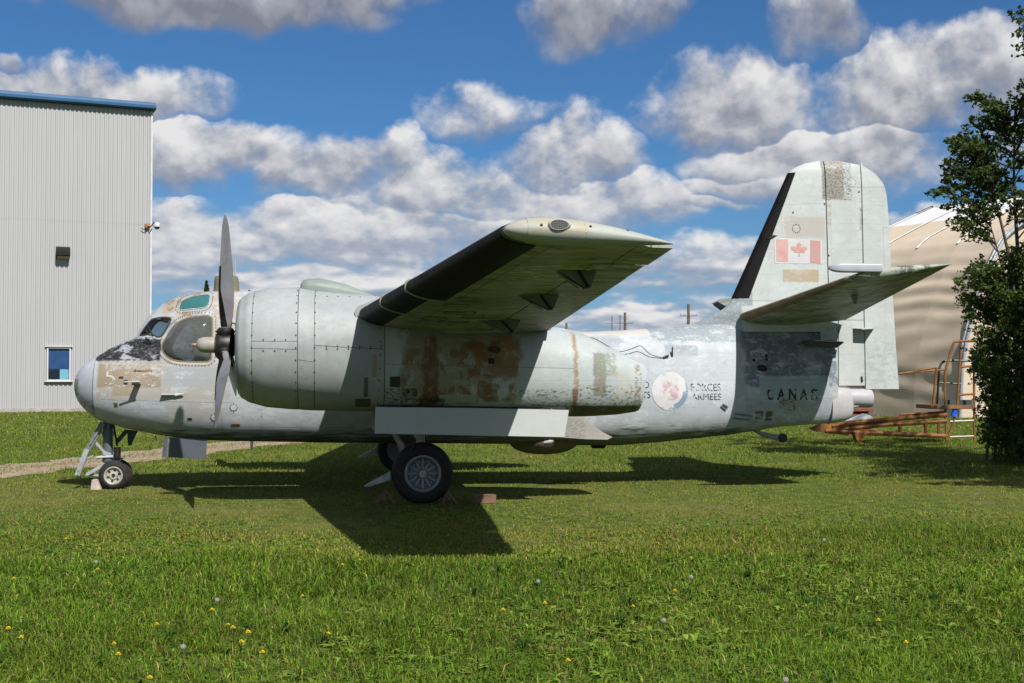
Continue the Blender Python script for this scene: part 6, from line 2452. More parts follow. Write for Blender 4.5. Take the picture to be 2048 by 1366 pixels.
# ================================================================== THINGS ROUND THE AIRCRAFT
WOOD = plain('weathered_timber', (0.12, 0.068, 0.040), 0.85, 0, 0.3, 7, 0.3, dirt=(0.10, 0.08, 0.06), dirt_amt=0.3)
WOOD_P = plain('painted_timber', (0.36, 0.31, 0.27), 0.8, 0, 0.2, 7, 0.2, dirt=(0.30, 0.12, 0.08), dirt_amt=0.35)


def from_ac(p):
    c, s_ = math.cos(AC_RZ), math.sin(AC_RZ)
    return Vector((p[0] * c - p[1] * s_, p[0] * s_ + p[1] * c, p[2])) + AC_O


def chock(name, px, w, h, label, flip_=1, mat=None, yy=-2.92):
    """triangular timber chock built of boards"""
    b = A(px, 1000, yy)
    t = empty(name, from_ac((b.x, yy, 0.0)), AC_RZ)
    tag(t, label, 'chock')
    apex = Vector((flip_ * 0.02, 0, h))
    for y0 in (-.13, .10):
        mb = MB()
        mb.bar(Vector((-w * .5, y0, 0)), apex + Vector((0, y0, 0)), .04, .045, up=(0, 1, 0))
        mb.build('side_board', mat or WOOD, t, bevel=0.004)
        mb = MB()
        mb.bar(apex + Vector((0, y0, -.01)), Vector((w * .5, y0, 0)), .03, .03, up=(0, 1, 0))
        mb.build('side_board', mat or WOOD, t, bevel=0.004)
    MB().bar(Vector((-w * .06, -.16, h * .45)), Vector((-w * .06, .16, h * .45)), .05, .05).build('cross_board', mat or WOOD, t, bevel=0.004)
    return t


chock('wheel_chock', 770, .25, .19, 'wooden triangular chock in front of the near main wheel', 1)
chock('wheel_chock', 898, .20, .16, 'thin wooden triangular chock behind the near main wheel', -1)
b = A(968, 1000, -3.05)
tb_ = empty('timber_block', from_ac((b.x, -3.05, 0)), AC_RZ + R(4))
tag(tb_, 'reddish brown timber block lying on the grass behind the main wheel', 'timber')
MB().box((0, 0, .055), (.30, .14, .10)).build('beam', WOOD, tb_, bevel=0.006)
MB().box((.0, .02, .108), (.31, .17, .012)).build('lid_board', WOOD, tb_, bevel=0.002)
b = A(194, 978, -.17)
cb = empty('wheel_chock', from_ac((b.x, -.17, 0)), AC_RZ)
tag(cb, 'small pale painted timber block in front of the nose wheel', 'chock')
MB().prism([(-.075, -.1, 0), (.075, -.1, 0), (.02, -.1, .15), (-.06, -.1, .15)], (0, .2, 0)).build('wedge', WOOD_P, cb, bevel=0.006)
b = A(820, 1000, 2.9)

# ------------------------------------------------------------------ rusty orange work platform at the right
ORANGE = plain('orange_rusty_paint', (0.19, 0.075, 0.011), 0.7, 0.1, 0.3, 4, 0.2, dirt=(0.085, 0.038, 0.018), dirt_amt=0.7)
GREENP = plain('dark_green_paint', (0.035, 0.055, 0.045), 0.5, 0.1, 0.2, 5)
BLUEP = plain('blue_plastic', (0.01, 0.09, 0.55), 0.35, 0, 0.1, 4)
PALEP = plain('pale_metal', (0.22, 0.215, 0.20), 0.5, 0.3, 0.2, 6)
PD = 33.0
pb = at_depth(1770, 880, PD); pb.z = 0
plat = empty('work_platform', pb)
tag(plat, 'rusty orange tubular work platform trailer with a railed cage behind the tail', 'work platform')


def pp_(px, py, dd=0.0): return at_depth(px, py, PD + dd) - pb


def ptube(name, pts, r, mat=ORANGE, dd=0.0, seg=8):
    return MB().tube([pp_(a, b_, dd) for a, b_ in pts], r, seg).build(name, mat, plat)


for dd in (0.0, 0.9):
    ptube('boom_tube', [(1664, 852), (1700, 846), (1893, 829)], .062, dd=dd)
    ptube('boom_tube', [(1690, 858), (1760, 850), (1893, 842)], .058, dd=dd)
    ptube('boom_tube', [(1650, 862), (1700, 864), (1890, 872)], .062, dd=dd)
    mb = MB().prism([pp_(a, b_, dd - .03) for a, b_ in ((1617, 857), (1640, 847), (1698, 845), (1698, 862), (1662, 867), (1632, 863))], (0, .06, 0))
    mb.build('gusset_plate', ORANGE, plat, smooth=False)
    for (px, a, b_) in ((1851, 846, 872), (1878, 845, 872), (1800, 848, 868)):
        ptube('brace', [(px, a), (px, b_)], .045, dd=dd)
    ptube('boom_tube', [(1800, 829), (1893, 824)], .03, dd=dd)
mb = MB().prism([pp_(a, b_, -.1) for a, b_ in ((1709, 864), (1733, 866), (1726, 881), (1714, 881))], (0, .35, 0))
mb.build('foot', ORANGE, plat, smooth=False)
for dd in (0.0, 1.1):
    MB().tube(spline([pp_(1893, 880, dd), pp_(1891, 835, dd), pp_(1890, 752, dd), pp_(1897, 720, dd), pp_(1906, 690, dd), pp_(1913, 683, dd), pp_(1948, 682, dd)], 4), .032, 8).build('cage_post', ORANGE, plat)
    ptube('cage_post', [(1896, 879), (1914, 818), (1922, 690)], .032, dd=dd)
    ptube('cage_post', [(1949, 882), (1948, 750), (1953, 700)], .032, dd=dd)
    ptube('cage_post', [(1866, 812), (1873, 737)], .034, dd=dd)
    ptube('hand_rail', [(1797, 748), (1873, 735), (1875, 737)], .024, dd=dd)
    ptube('hand_rail', [(1797, 747), (1895, 739)], .022, dd=dd)
    ptube('rung', [(1900, 843), (1949, 841)], .028, PALEP, dd)
    ptube('rung', [(1897, 874), (1949, 872)], .024, PALEP, dd)
    ptube('rung', [(1921, 734), (1948, 732)], .028, dd=dd)
    ptube('rung', [(1916, 790), (1948, 788)], .028, dd=dd)
for dd in (.25, .9):
    MB().tube(spline([pp_(1874, 808, dd), pp_(1877, 760, dd), pp_(1879, 735, dd), pp_(1888, 723, dd), pp_(1910, 721, dd), pp_(1948, 722, dd)], 4), .030, 8).build('hoop', GREENP, plat)
    ptube('hoop', [(1877, 765), (1922, 768)], .022, GREENP, dd)
mb = MB()
a0, a1 = pp_(1860, 814, -.05), pp_(1948, 812, -.05)
mb.box(((a0.x + a1.x) / 2, 0.55 + a0.y, a0.z), (a1.x - a0.x, 1.25, .10))
mb.build('deck', plain('rust_deck', (0.16, 0.075, 0.035), 0.8, 0, 0.3, 5, 0.2), plat, bevel=0.01)
mb = MB()
a0, a1 = pp_(1876, 806, .3), pp_(1945, 806, .3)
mb.box(((a0.x + a1.x) / 2, a0.y, a0.z), (a1.x - a0.x, .03, .16))
mb.build('toe_board', GREENP, plat, smooth=False)
MB().tube([pp_(1906, 833, -.03), pp_(1911, 818, -.03)], .066, 14).build('blue_sleeve', BLUEP, plat)
# scrap heap beside it
BRICKR = plain('brick_red_scrap', (0.20, 0.065, 0.03), 0.85, 0, 0.35, 7, 0.3)
sp_ = at_depth(1722, 850, 37.0); sp_.z = 0
heap = empty('scrap_heap', sp_)
tag(heap, 'heap of reddish brown scrap lumber behind the tail boom', 'scrap')
for k in range(9):
    mb = MB()
    L = .9 - .05 * k
    mb.box((random.uniform(-.15, .15), random.uniform(-.3, .3), .06 + .085 * k), (L, .5 - .02 * k, .08), Matrix.Rotation(random.uniform(-.25, .25), 3, 'Z') @ Matrix.Rotation(random.uniform(-.06, .06), 3, 'Y'))
    mb.build('plank', BRICKR, heap, bevel=0.006)
sp2 = at_depth(1722, 835, 35.5)
wsc = empty('bent_sheet', Vector((sp2.x, sp2.y, 0)))
tag(wsc, 'bent white painted sheet metal panel lying on the orange boom tubes', 'scrap')
rows = []
for (px, py, h) in ((1692, 842, .02), (1708, 839, .05), (1722, 835, .09), (1733, 832, .11), (1741, 833, .10), (1745, 838, .05)):
    p = at_depth(px, py, 33.2) - wsc.location
    rows.append([p + Vector((0, -.2, 0)), p + Vector((0, .35, h * .5)), p + Vector((0, .35, -.05 - h)), p + Vector((0, -.2, -.05 - h))])
mb = MB().grid(rows, close_v=True)
mb.f.append((0, 1, 2, 3)); mb.f.append(tuple(len(mb.v) - 4 + i for i in range(4)))
mb.build('sheet', WHITE_P, wsc, angle=30)

# ================================================================== VEGETATION
def leaf_mat(name, dark, light, yellow=None, trans=0.3):
    mt, nt = new_mat(name)
    at = nt.node('ShaderNodeAttribute', attribute_name='tone')
    t = at.outputs['Fac']
    col = nt.mix(t, dark, light)
    if yellow is not None:
        col = nt.mix(nt.step(t, .86, .98), col, yellow)
    b = nt.node('ShaderNodeBsdfPrincipled')
    nt.put(b.inputs['Base Color'], col)
    b.inputs['Roughness'].default_value = .6
    b.inputs['Specular IOR Level'].default_value = .15
    tr = nt.node('ShaderNodeBsdfTranslucent')
    nt.put(tr.inputs['Color'], nt.mix(.5, col, (0.12, 0.16, 0.02)))
    ms = nt.node('ShaderNodeMixShader')
    ms.inputs[0].default_value = trans
    nt.l.new(b.outputs[0], ms.inputs[1])
    nt.l.new(tr.outputs[0], ms.inputs[2])
    o = nt.node('ShaderNodeOutputMaterial')
    nt.l.new(ms.outputs[0], o.inputs[0])
    return mt


def np_mesh(name, verts, tris, mat, parent=None, tone=None, col=None, smooth=False):
    me = bpy.data.meshes.new(name)
    nv, nf = len(verts), len(tris)
    me.vertices.add(nv)
    me.vertices.foreach_set('co', np.ascontiguousarray(verts, np.float32).ravel())
    me.loops.add(nf * 3)
    me.loops.foreach_set('vertex_index', np.ascontiguousarray(tris, np.int32).ravel())
    me.polygons.add(nf)
    me.polygons.foreach_set('loop_start', np.arange(0, nf * 3, 3, dtype=np.int32))
    me.polygons.foreach_set('loop_total', np.full(nf, 3, np.int32))
    if smooth: me.polygons.foreach_set('use_smooth', np.ones(nf, bool))
    if tone is not None:
        a = me.attributes.new('tone', 'FLOAT', 'POINT')
        a.data.foreach_set('value', np.ascontiguousarray(tone, np.float32))
    if col is not None:
        a = me.attributes.new('blade_colour', 'FLOAT_COLOR', 'POINT')
        a.data.foreach_set('color', np.ascontiguousarray(np.column_stack([col, np.ones(nv)]), np.float32).ravel())
    me.update(calc_edges=True)
    me.materials.append(mat)
    return link(bpy.data.objects.new(name, me), parent)


def leaves_at(centres, size, rg, droop=0.3, dirs=None):
    """leaf-shaped faces (4 triangles each, folded on the rib) at the given points"""
    n = len(centres)
    az = rg.uniform(0, 2 * PI, n)
    pit = rg.normal(-droop, .5, n)
    d = np.column_stack([np.cos(az) * np.cos(pit), np.sin(az) * np.cos(pit), np.sin(pit)])
    r = rg.normal(size=(n, 3))
    s_ = np.cross(d, r)
    s_ /= np.linalg.norm(s_, axis=1)[:, None]
    up = np.cross(s_, d)
    L = size * rg.uniform(.6, 1.3, n)[:, None]
    Wd = L * .27
    base, tip = centres - d * L * .5, centres + d * L * .5
    mid = centres + up * L * -.05
    a, b = centres + s_ * Wd + up * L * .04, centres - s_ * Wd + up * L * .04
    V = np.stack([base, a, tip, b, mid], 1).reshape(-1, 3)
    k = (np.arange(n) * 5)[:, None]
    T = np.concatenate([k + np.array([[0, 1, 4]]), k + np.array([[1, 2, 4]]), k + np.array([[2, 3, 4]]), k + np.array([[3, 0, 4]])], 1).reshape(-1, 3)
    return V, T


def grow_branches(start, d, L, r, depth, rg, out, twigs, bend=.25, split=3, ratio=.68, upw=.15):
    pts = [np.array(start)]
    rad = [r]
    n = 5
    dd = np.array(d) / np.linalg.norm(d)
    for i in range(n):
        dd = dd + rg.normal(size=3) * bend * .35 + np.array([0, 0, upw * .2])
        dd /= np.linalg.norm(dd)
        pts.append(pts[-1] + dd * L / n)
        rad.append(r * (1 - .5 * (i + 1) / n))
    out.append((pts, rad, depth))
    if depth == 0:
        twigs.append(pts)
        return
    for k in range(split):
        f = rg.uniform(.35, 1.0) if k < split - 1 else 1.0
        i = min(n - 1, int(f * n))
        p = pts[i] + (pts[i + 1] - pts[i]) * (f * n - i if f < 1 else 1)
        nd = dd + rg.normal(size=3) * .75
        nd[2] += upw * .4
        grow_branches(p, nd, L * ratio * rg.uniform(.75, 1.2), rad[i] * .62, depth - 1, rg, out, twigs, bend, split, ratio, upw)


BARK = plain('bark', (0.075, 0.06, 0.045), 0.95, 0, 0.35, 9, 0.5)
LEAF_T = leaf_mat('tree_leaves', (0.020, 0.040, 0.010), (0.075, 0.115, 0.026), (0.15, 0.18, 0.035))
LEAF_S = leaf_mat('shrub_leaves', (0.020, 0.042, 0.009), (0.085, 0.135, 0.024), (0.20, 0.25, 0.04))


def woody(name, base, stems, label, leafn, size, mat, rg, depth=3, cat='tree', spread=.16, droop=.3, seg=6, group=None, ratio=.68, clip=None, upw=.15):
    t = empty(name, base)
    tag(t, label, cat, group)
    br, tw = [], []
    for (off, d, L, r) in stems:
        grow_branches(np.array(off, float), d, L, r, depth, rg, br, tw, .3, 3, ratio, upw)
    mb = MB()
    for pts, rad, dp in br:
        mb.tube([Vector(p) for p in pts], rad, 8 if dp == depth else (5 if dp > 0 else 3), cap=False)
    mb.build('trunk', BARK, t, fixn=False)
    cs = []
    for pts in tw:
        P_ = np.array(pts)
        m = max(2, int(leafn / len(tw)))
        i = rg.integers(0, len(P_) - 1, m)
        f = rg.uniform(0, 1, m)[:, None]
        cs.append(P_[i] * (1 - f) + P_[i + 1] * f + rg.normal(size=(m, 3)) * spread * rg.uniform(.3, 1.2))
    cs = np.concatenate(cs)
    if clip is not None: cs = cs[clip(cs)]
    V, T = leaves_at(cs, size, rg, droop)
    tone = np.repeat(np.clip(rg.normal(.42, .25, len(cs)), 0, 1), 5)
    np_mesh('crown', V, T, mat, t, tone)
    return t


def in_poly(px, py, poly):
    c = False
    n = len(poly)
    for i in range(n):
        (x0, y0), (x1, y1) = poly[i], poly[i - 1]
        if (y0 > py) != (y1 > py) and px < (x1 - x0) * (py - y0) / (y1 - y0) + x0:
            c = not c
    return c


def bough_plant(name, base, label, cat, stems, crowns, leaf, mat, seed, twig_gap=.10, twig_len=.26, per_twig=13, rise=.55, sag=.12, r0=.022):
    """woody plant grown along real boughs: stems are polylines, each crown = (outline, near depth, far depth, number of boughs)"""
    rg = np.random.default_rng(seed)
    t = empty(name, base)
    tag(t, label, cat)
    o = np.array(base)
    wood = MB()
    sp = []
    for st, r_ in stems:
        P_ = spline([Vector(q) for q in st], 6)
        n = len(P_)
        wood.tube([Vector(q) - Vector(base) for q in P_], [r_ * (1 - .75 * k / n) for k in range(n)], 7, cap=False)
        sp += [np.array(q) for q in P_[2:]]
    sp = np.array(sp)
    cs, ds = [], []
    for poly, d0, d1, nb in crowns:
        xs, ys = [q[0] for q in poly], [q[1] for q in poly]
        k = 0
        while k < nb:
            px, py = rg.uniform(min(xs), max(xs)), rg.uniform(min(ys), max(ys))
            if not in_poly(px, py, poly): continue
            k += 1
            tip = np.array(at_depth(px, py, rg.uniform(d0, d1)))
            hd = np.hypot(sp[:, 0] - tip[0], sp[:, 1] - tip[1])
            cost = np.abs(sp[:, 2] - (tip[2] - rise * hd)) + hd * .45 + rg.uniform(0, .35, len(sp))
            a = sp[np.argmin(cost)]
            v = tip - a
            L = np.linalg.norm(v)
            m1 = a + v * .35 + np.array([0, 0, .10 * L]) + rg.normal(size=3) * .05 * L
            m2 = a + v * .72 + np.array([0, 0, .08 * L]) + rg.normal(size=3) * .05 * L
            tip2 = tip + np.array([0, 0, -sag * L * .3])
            P_ = spline([Vector(a), Vector(m1), Vector(m2), Vector(tip2)], 4)
            n = len(P_)
            wood.tube([q - Vector(base) for q in P_], [r0 * min(1, .35 + L * .4) * (1 - .8 * q / n) for q in range(n)], 4, cap=False)
            A_ = np.array([list(q) for q in P_])
            cum = np.concatenate([[0], np.cumsum(np.linalg.norm(np.diff(A_, axis=0), axis=1))])
            s_ = max(cum[-1] * .22, cum[-1] - 1.3)
            side = 1
            while s_ < cum[-1]:
                p0 = np.array([np.interp(s_, cum, A_[:, q]) for q in range(3)])
                dr = np.array([np.interp(min(s_ + .05, cum[-1]), cum, A_[:, q]) for q in range(3)]) - np.array([np.interp(max(s_ - .05, 0), cum, A_[:, q]) for q in range(3)])
                dr /= np.linalg.norm(dr) + 1e-9
                sd = np.cross(dr, np.array([0, 0, 1.0]) + rg.normal(size=3) * .5)
                sd /= np.linalg.norm(sd) + 1e-9
                td = dr * .7 + sd * side * rg.uniform(.5, 1.1) + np.array([0, 0, rg.uniform(-.35, .35)])
                td /= np.linalg.norm(td)
                tl = twig_len * rg.uniform(.5, 1.25) * (1.1 - .5 * s_ / cum[-1])
                f = np.linspace(.12, 1.0, per_twig)
                pts = p0 + np.outer(f * tl, td) + np.outer(f * f * tl, [0, 0, -.18]) + rg.normal(size=(per_twig, 3)) * .022
                cs.append(pts)
                ds.append(np.tile(td, (per_twig, 1)))
                side = -side
                s_ += twig_gap * rg.uniform(.6, 1.4)
    wood.build('trunk', BARK, t, fixn=False)
    cs = np.concatenate(cs) - o
    V, T = leaves_at(cs, leaf, rg, .35)
    tone = np.repeat(np.clip(rg.normal(.42, .24, len(cs)), 0, 1), 5)
    np_mesh('crown', V, T, mat, t, tone)
    return t


def ad(px, py, d): return tuple(at_depth(px, py, d))


TB = at_depth(2046, 930, 24.8); TB.z = 0
bough_plant('broadleaf_tree', TB, 'dark green broadleaf tree leaning in from the right edge', 'tree',
            [([(TB.x, TB.y, 0), ad(2036, 700, 24.8), ad(2022, 540, 24.7), ad(1996, 420, 24.6), ad(1975, 330, 24.6)], .05),
             ([(TB.x + .1, TB.y, 0), ad(2044, 620, 24.9), ad(2034, 480, 24.9), ad(2028, 360, 24.9), ad(2030, 220, 24.8)], .055),
             ([(TB.x + .2, TB.y + .2, 0), ad(2056, 600, 25.1), ad(2060, 460, 25.2), ad(2070, 300, 25.2), ad(2075, 120, 25.1), ad(2080, -60, 25.0)], .07),
             ([(TB.x + .5, TB.y + .2, 0), ad(2110, 600, 25.3), ad(2150, 400, 25.4), ad(2190, 160, 25.4), ad(2210, -80, 25.4)], .09),
             ([(TB.x + .9, TB.y - .1, 0), ad(2180, 600, 25.0), ad(2260, 350, 25.0), ad(2310, 100, 25.0)], .08),
             ([(TB.x - .05, TB.y, 0), ad(2026, 640, 24.7), ad(2000, 520, 24.6), ad(1978, 440, 24.5)], .03)],
            [([(1930, 195), (1955, 205), (2000, 195), (2048, 160), (2090, 155), (2090, 440), (2035, 435), (1980, 425), (1930, 425), (1885, 405), (1858, 378), (1890, 345), (1876, 285), (1935, 255)], 23.9, 25.6, 95),
             ([(1858, 372), (1880, 372), (1880, 388), (1858, 388)], 24.0, 24.6, 3), ([(1885, 325), (1905, 325), (1905, 345), (1885, 345)], 24.2, 25.0, 3), ([(1888, 278), (1915, 280), (1915, 300), (1888, 295)], 24.2, 25.0, 3),
             ([(1895, 420), (1920, 420), (1920, 440), (1895, 440)], 24.2, 25.0, 3), ([(1930, 185), (1950, 185), (1950, 205), (1930, 205)], 24.4, 25.0, 3), ([(1905, 440), (1950, 445), (1950, 465), (1915, 460)], 24.2, 25.0, 3), ([(1960, 205), (1985, 200), (1990, 230), (1965, 235)], 24.4, 25.0, 3),
             ([(1990, 0), (2060, 20), (2060, 95), (2035, 60), (2000, 20)], 24.6, 25.2, 4),
             ([(2050, -150), (2330, -200), (2420, 100), (2400, 430), (2095, 480), (2060, 160)], 23.3, 27.0, 150)],
            .092, LEAF_T, 21, .085, .27, 12)
NB = Vector((11.0, 17.2, 0))


def nx(x, y, z):
    return (x, y, z)


def to_px(p):
    cp, sp_2 = math.cos(PITCH), math.sin(PITCH)
    w = Vector(p) - Vector((0, 0, CAM_H))
    f, u = w.y * cp + w.z * sp_2, -w.y * sp_2 + w.z * cp
    return 1024 + FPX * w.x / f, 683 - FPX * u / f


NB = Vector((12.0, 17.3, 0))
cr_ = [to_px((12.0 + 2.6 * math.cos(2 * PI * k / 14), 17.3, 6.2 + 3.0 * math.sin(2 * PI * k / 14))) for k in range(14)]
bough_plant('broadleaf_tree', NB, 'tree standing just outside the right edge, shading the grass there', 'tree',
            [([(12.0, 17.3, 0), (12.0, 17.3, 2.5), (11.7, 17.2, 4.5), (11.3, 17.3, 6.5), (11.1, 17.3, 8.0)], .14), ([(12.1, 17.3, 0), (12.1, 17.3, 2.0), (12.5, 17.4, 4.0), (12.8, 17.5, 6.0), (13.0, 17.6, 8.0)], .12)],
            [(cr_, 15.2, 20.0, 460)], .17, LEAF_T, 33, .15, .36, 9)
SB = at_depth(2040, 940, 25.4); SB.z = 0
sst = []
rgs = np.random.default_rng(3)
for k in range(12):
    bx = SB.x + rgs.uniform(-.45, 1.3)
    by = SB.y + rgs.uniform(-.5, .6)
    tx, ty = rgs.uniform(1945, 2180), rgs.uniform(520, 700)
    tp = at_depth(tx, ty, by)
    sst.append(([(bx, by, 0), (bx * .6 + tp.x * .4, by, tp.z * .45), tuple(tp)], .03))
bough_plant('leafy_shrub', SB, 'dense dark leafy shrub at the right edge under the tree', 'shrub', sst,
            [([(1908, 560), (1925, 525), (1980, 505), (2048, 485), (2190, 490), (2210, 930), (1990, 925), (1965, 880), (1948, 800), (1935, 700), (1932, 650), (1912, 600)], 23.9, 26.4, 640)],
            .075, LEAF_S, 5, .085, .24, 12, .7, .12, .014)
rg = np.random.default_rng(9)
hb = HC + HDIR * 2.2 + HNRM * 1.6
stems = [((rg.uniform(-.5, .5), rg.uniform(-.3, .3), 0), (rg.uniform(-.4, .4), rg.uniform(-.3, .3), 1), rg.uniform(.5, .9), .03) for _ in range(6)]
woody('small_bush', Vector((*(hb.xy), 0)), stems, 'small dark bush at the foot of the hangar wall behind the nose', 2500, .12, LEAF_S, rg, 2, 'bush', .18)


def conifer(px, top_py, depth, label, seed):
    rg = np.random.default_rng(seed)
    p = at_depth(px, top_py, depth)
    t = empty('conifer_tree', Vector((p.x, p.y, 0)))
    tag(t, label, 'tree', 'far trees behind the cockpit')
    H = p.z
    MB().tube([(0, 0, 0), (0, 0, H)], [.16, .02], 8).build('trunk', BARK, t)
    n = 2600
    z = H * (1 - rg.uniform(0, 1, n) ** .75 * .85)
    r_ = (H - z) * .24 * rg.uniform(.2, 1, n) ** .6 * (0.7 + .3 * np.sin(z * 7))
    a = rg.uniform(0, 2 * PI, n)
    cs = np.column_stack([np.cos(a) * r_, np.sin(a) * r_, z - r_ * .25])
    V, T = leaves_at(cs, .30, rg, .2)
    np_mesh('crown', V, T, LEAF_T, t, np.repeat(np.clip(rg.normal(.3, .2, n), 0, 1), 5))
    return t


conifer(413, 562, 95, 'far spiky conifer just left of the top dome', 3)
rg = np.random.default_rng(14)
q = at_depth(398, 574, 80)
stems = [((rg.uniform(-.3, .3), rg.uniform(-.3, .3), 0), (rg.uniform(-.15, .15), rg.uniform(-.1, .1), 1), q.z * .33, .06) for _ in range(2)]
woody('broadleaf_tree', Vector((q.x, q.y, 0)), stems, 'far thin-topped tree peeking over the cockpit roof', 1500, .20, LEAF_T, rg, 3, 'tree', .3, upw=.5)

# ------------------------------------------------------------------ grass
def vnoise(x, y, sc_, seed):
    r_ = np.random.default_rng(seed).uniform(0, 1, (256, 256))
    u, v = x * sc_ + 100, y * sc_ + 100
    i, j = np.floor(u).astype(int), np.floor(v).astype(int)
    f, g_ = u - i, v - j
    f, g_ = f * f * (3 - 2 * f), g_ * g_ * (3 - 2 * g_)
    a = r_[i % 256, j % 256]; b_ = r_[(i + 1) % 256, j % 256]; c_ = r_[i % 256, (j + 1) % 256]; d_ = r_[(i + 1) % 256, (j + 1) % 256]
    return (a * (1 - f) + b_ * f) * (1 - g_) + (c_ * (1 - f) + d_ * f) * g_


def fbm(x, y, sc_, seed):
    return .5 * vnoise(x, y, sc_, seed) + .3 * vnoise(x, y, sc_ * 2.3, seed + 1) + .2 * vnoise(x, y, sc_ * 5.1, seed + 2)


mt, nt = new_mat('grass_blades')
at = nt.node('ShaderNodeAttribute', attribute_name='blade_colour')
b = nt.node('ShaderNodeBsdfPrincipled')
nt.put(b.inputs['Base Color'], at.outputs['Color'])
b.inputs['Roughness'].default_value = .75
b.inputs['Specular IOR Level'].default_value = .07
tr = nt.node('ShaderNodeBsdfTranslucent')
nt.put(tr.inputs['Color'], at.outputs['Color'])
ms = nt.node('ShaderNodeMixShader')
ms.inputs[0].default_value = .30
nt.l.new(b.outputs[0], ms.inputs[1]); nt.l.new(tr.outputs[0], ms.inputs[2])
o = nt.node('ShaderNodeOutputMaterial')
nt.l.new(ms.outputs[0], o.inputs[0])
GRASS = mt

C_LUSH = np.array([0.060, 0.128, 0.011]); C_MID = np.array([0.122, 0.166, 0.016]); C_YEL = np.array([0.21, 0.19, 0.038]); C_DRY = np.array([0.29, 0.215, 0.095])


def lush_field(x, y):
    """0 = short dry turf, 1 = long lush turf"""
    n = fbm(x, y, .30, 50)
    near = np.clip((13.6 - y + 2.6 * (fbm(x, y, .16, 60) - .5) * 2) / 1.6, 0, 1)
    right = np.clip((x - 1.2) / 2.5, 0, 1) * np.clip((16.5 - y) / 2.5, 0, 1)
    farg = np.clip((y - 20.0) / 1.5, 0, 1) * .62
    leftg = np.clip((-x - 2.5) / 2.0, 0, 1) * np.clip((16 - y) / 1.5, 0, 1) * .5
    return np.clip(np.maximum.reduce([near, right * .9, farg, leftg]) * (.72 + .6 * (n - .25)), 0, 1)


def grass_patch(name, y0, y1, dens, wid, hmul, segs, seed, label):
    rg = np.random.default_rng(seed)
    half = .395 * 1.22
    area = half * (y1 * y1 - y0 * y0) + 2 * 1.6 * (y1 - y0)
    n = int(area * dens)
    y = np.sqrt(rg.uniform(y0 * y0, y1 * y1, n))
    x = rg.uniform(-1, 1, n) * (half * y + 1.6)
    # gather into tufts
    tx, ty = rg.normal(size=n) * .02, rg.normal(size=n) * .02
    td = track_dist(x, y)
    wv = fbm(x, y, 1.1, 77) - .5
    rut = np.clip(np.abs(td + .5 * wv - .62) / .42, 0, 1) ** 1.5 * (.75 + .6 * wv)
    keep = rg.uniform(0, 1, n) < np.where(td > 1.25, 1, np.clip(rut, .08, 1))
    cl = fbm(x, y, 1.6, 31)
    keep &= rg.uniform(0, 1, n) < np.clip(.45 + 1.1 * (cl - .2), .25, 1)
    x, y, tx, ty, cl = x[keep] + tx[keep], y[keep] + ty[keep], tx[keep], ty[keep], cl[keep]
    n = len(x)
    lu = lush_field(x, y)
    h = (.030 + .060 * lu * (.6 + .8 * cl)) * hmul * rg.uniform(.55, 1.35, n)
    w = wid * rg.uniform(.6, 1.4, n)
    az = rg.uniform(0, 2 * PI, n)
    lean = np.abs(rg.normal(1.05, .55, n))
    dx, dy = np.cos(az), np.sin(az)
    sx, sy = -dy, dx
    rot = rg.uniform(-.6, .6, n)
    sx, sy = sx * np.cos(rot) - sy * np.sin(rot), sx * np.sin(rot) + sy * np.cos(rot)
    z = ground_h(x, y) - .004
    base = np.column_stack([x, y, z])
    S_ = np.column_stack([sx, sy, np.zeros(n)]) * w[:, None] * .5
    D = np.column_stack([dx, dy, np.zeros(n)])
    U = np.array([0, 0, 1.0])
    mid = base + D * (h * lean * .35)[:, None] + U * (h * .62)[:, None]
    tip = base + D * (h * lean)[:, None] + U * (h * np.clip(1.02 - .30 * lean, .3, 1.1))[:, None]
    # colour: the plant's own
    t1 = np.clip(fbm(x, y, .55, 91) + rg.normal(0, .14, n), 0, 1)[:, None]
    luc = lu[:, None]
    dryp = np.clip((1 - lu) * .60 + .22 * (fbm(x, y, .22, 97) - .5), .03, .8)
    col = C_LUSH * luc + (C_MID * .75 + C_YEL * .25) * (1 - luc)
    col = col * (1 - .45 * t1) + C_MID * .45 * t1
    isdry = rg.uniform(0, 1, n) < dryp * .34
    isyel = rg.uniform(0, 1, n) < .08 + .28 * (1 - lu)
    col[isyel] = C_YEL * .55 + col[isyel] * .45
    col[isdry] = C_DRY * .75 + col[isdry] * .25
    col *= np.clip(rg.lognormal(0, np.where(y < 12, .34, .22), n), .4, 2.0)[:, None] * (.80 + .5 * fbm(x, y, .9, 120))[:, None]
    if segs == 2:
        V = np.stack([base - S_, base + S_, mid + S_ * .85, mid - S_ * .85, tip], 1).reshape(-1, 3)
        k = (np.arange(n) * 5)[:, None]
        T = np.concatenate([k + np.array([[0, 1, 2]]), k + np.array([[0, 2, 3]]), k + np.array([[3, 2, 4]])], 1).reshape(-1, 3)
        C = np.repeat(col, 5, 0)
    else:
        V = np.stack([base - S_, base + S_, tip], 1).reshape(-1, 3)
        T = np.arange(n * 3).reshape(-1, 3)
        C = np.repeat(col, 3, 0)
    o = np_mesh(name, V, T, GRASS, None, None, C)
    o['kind'] = 'stuff'
    o['label'] = label
    o['category'] = 'grass'
    return n


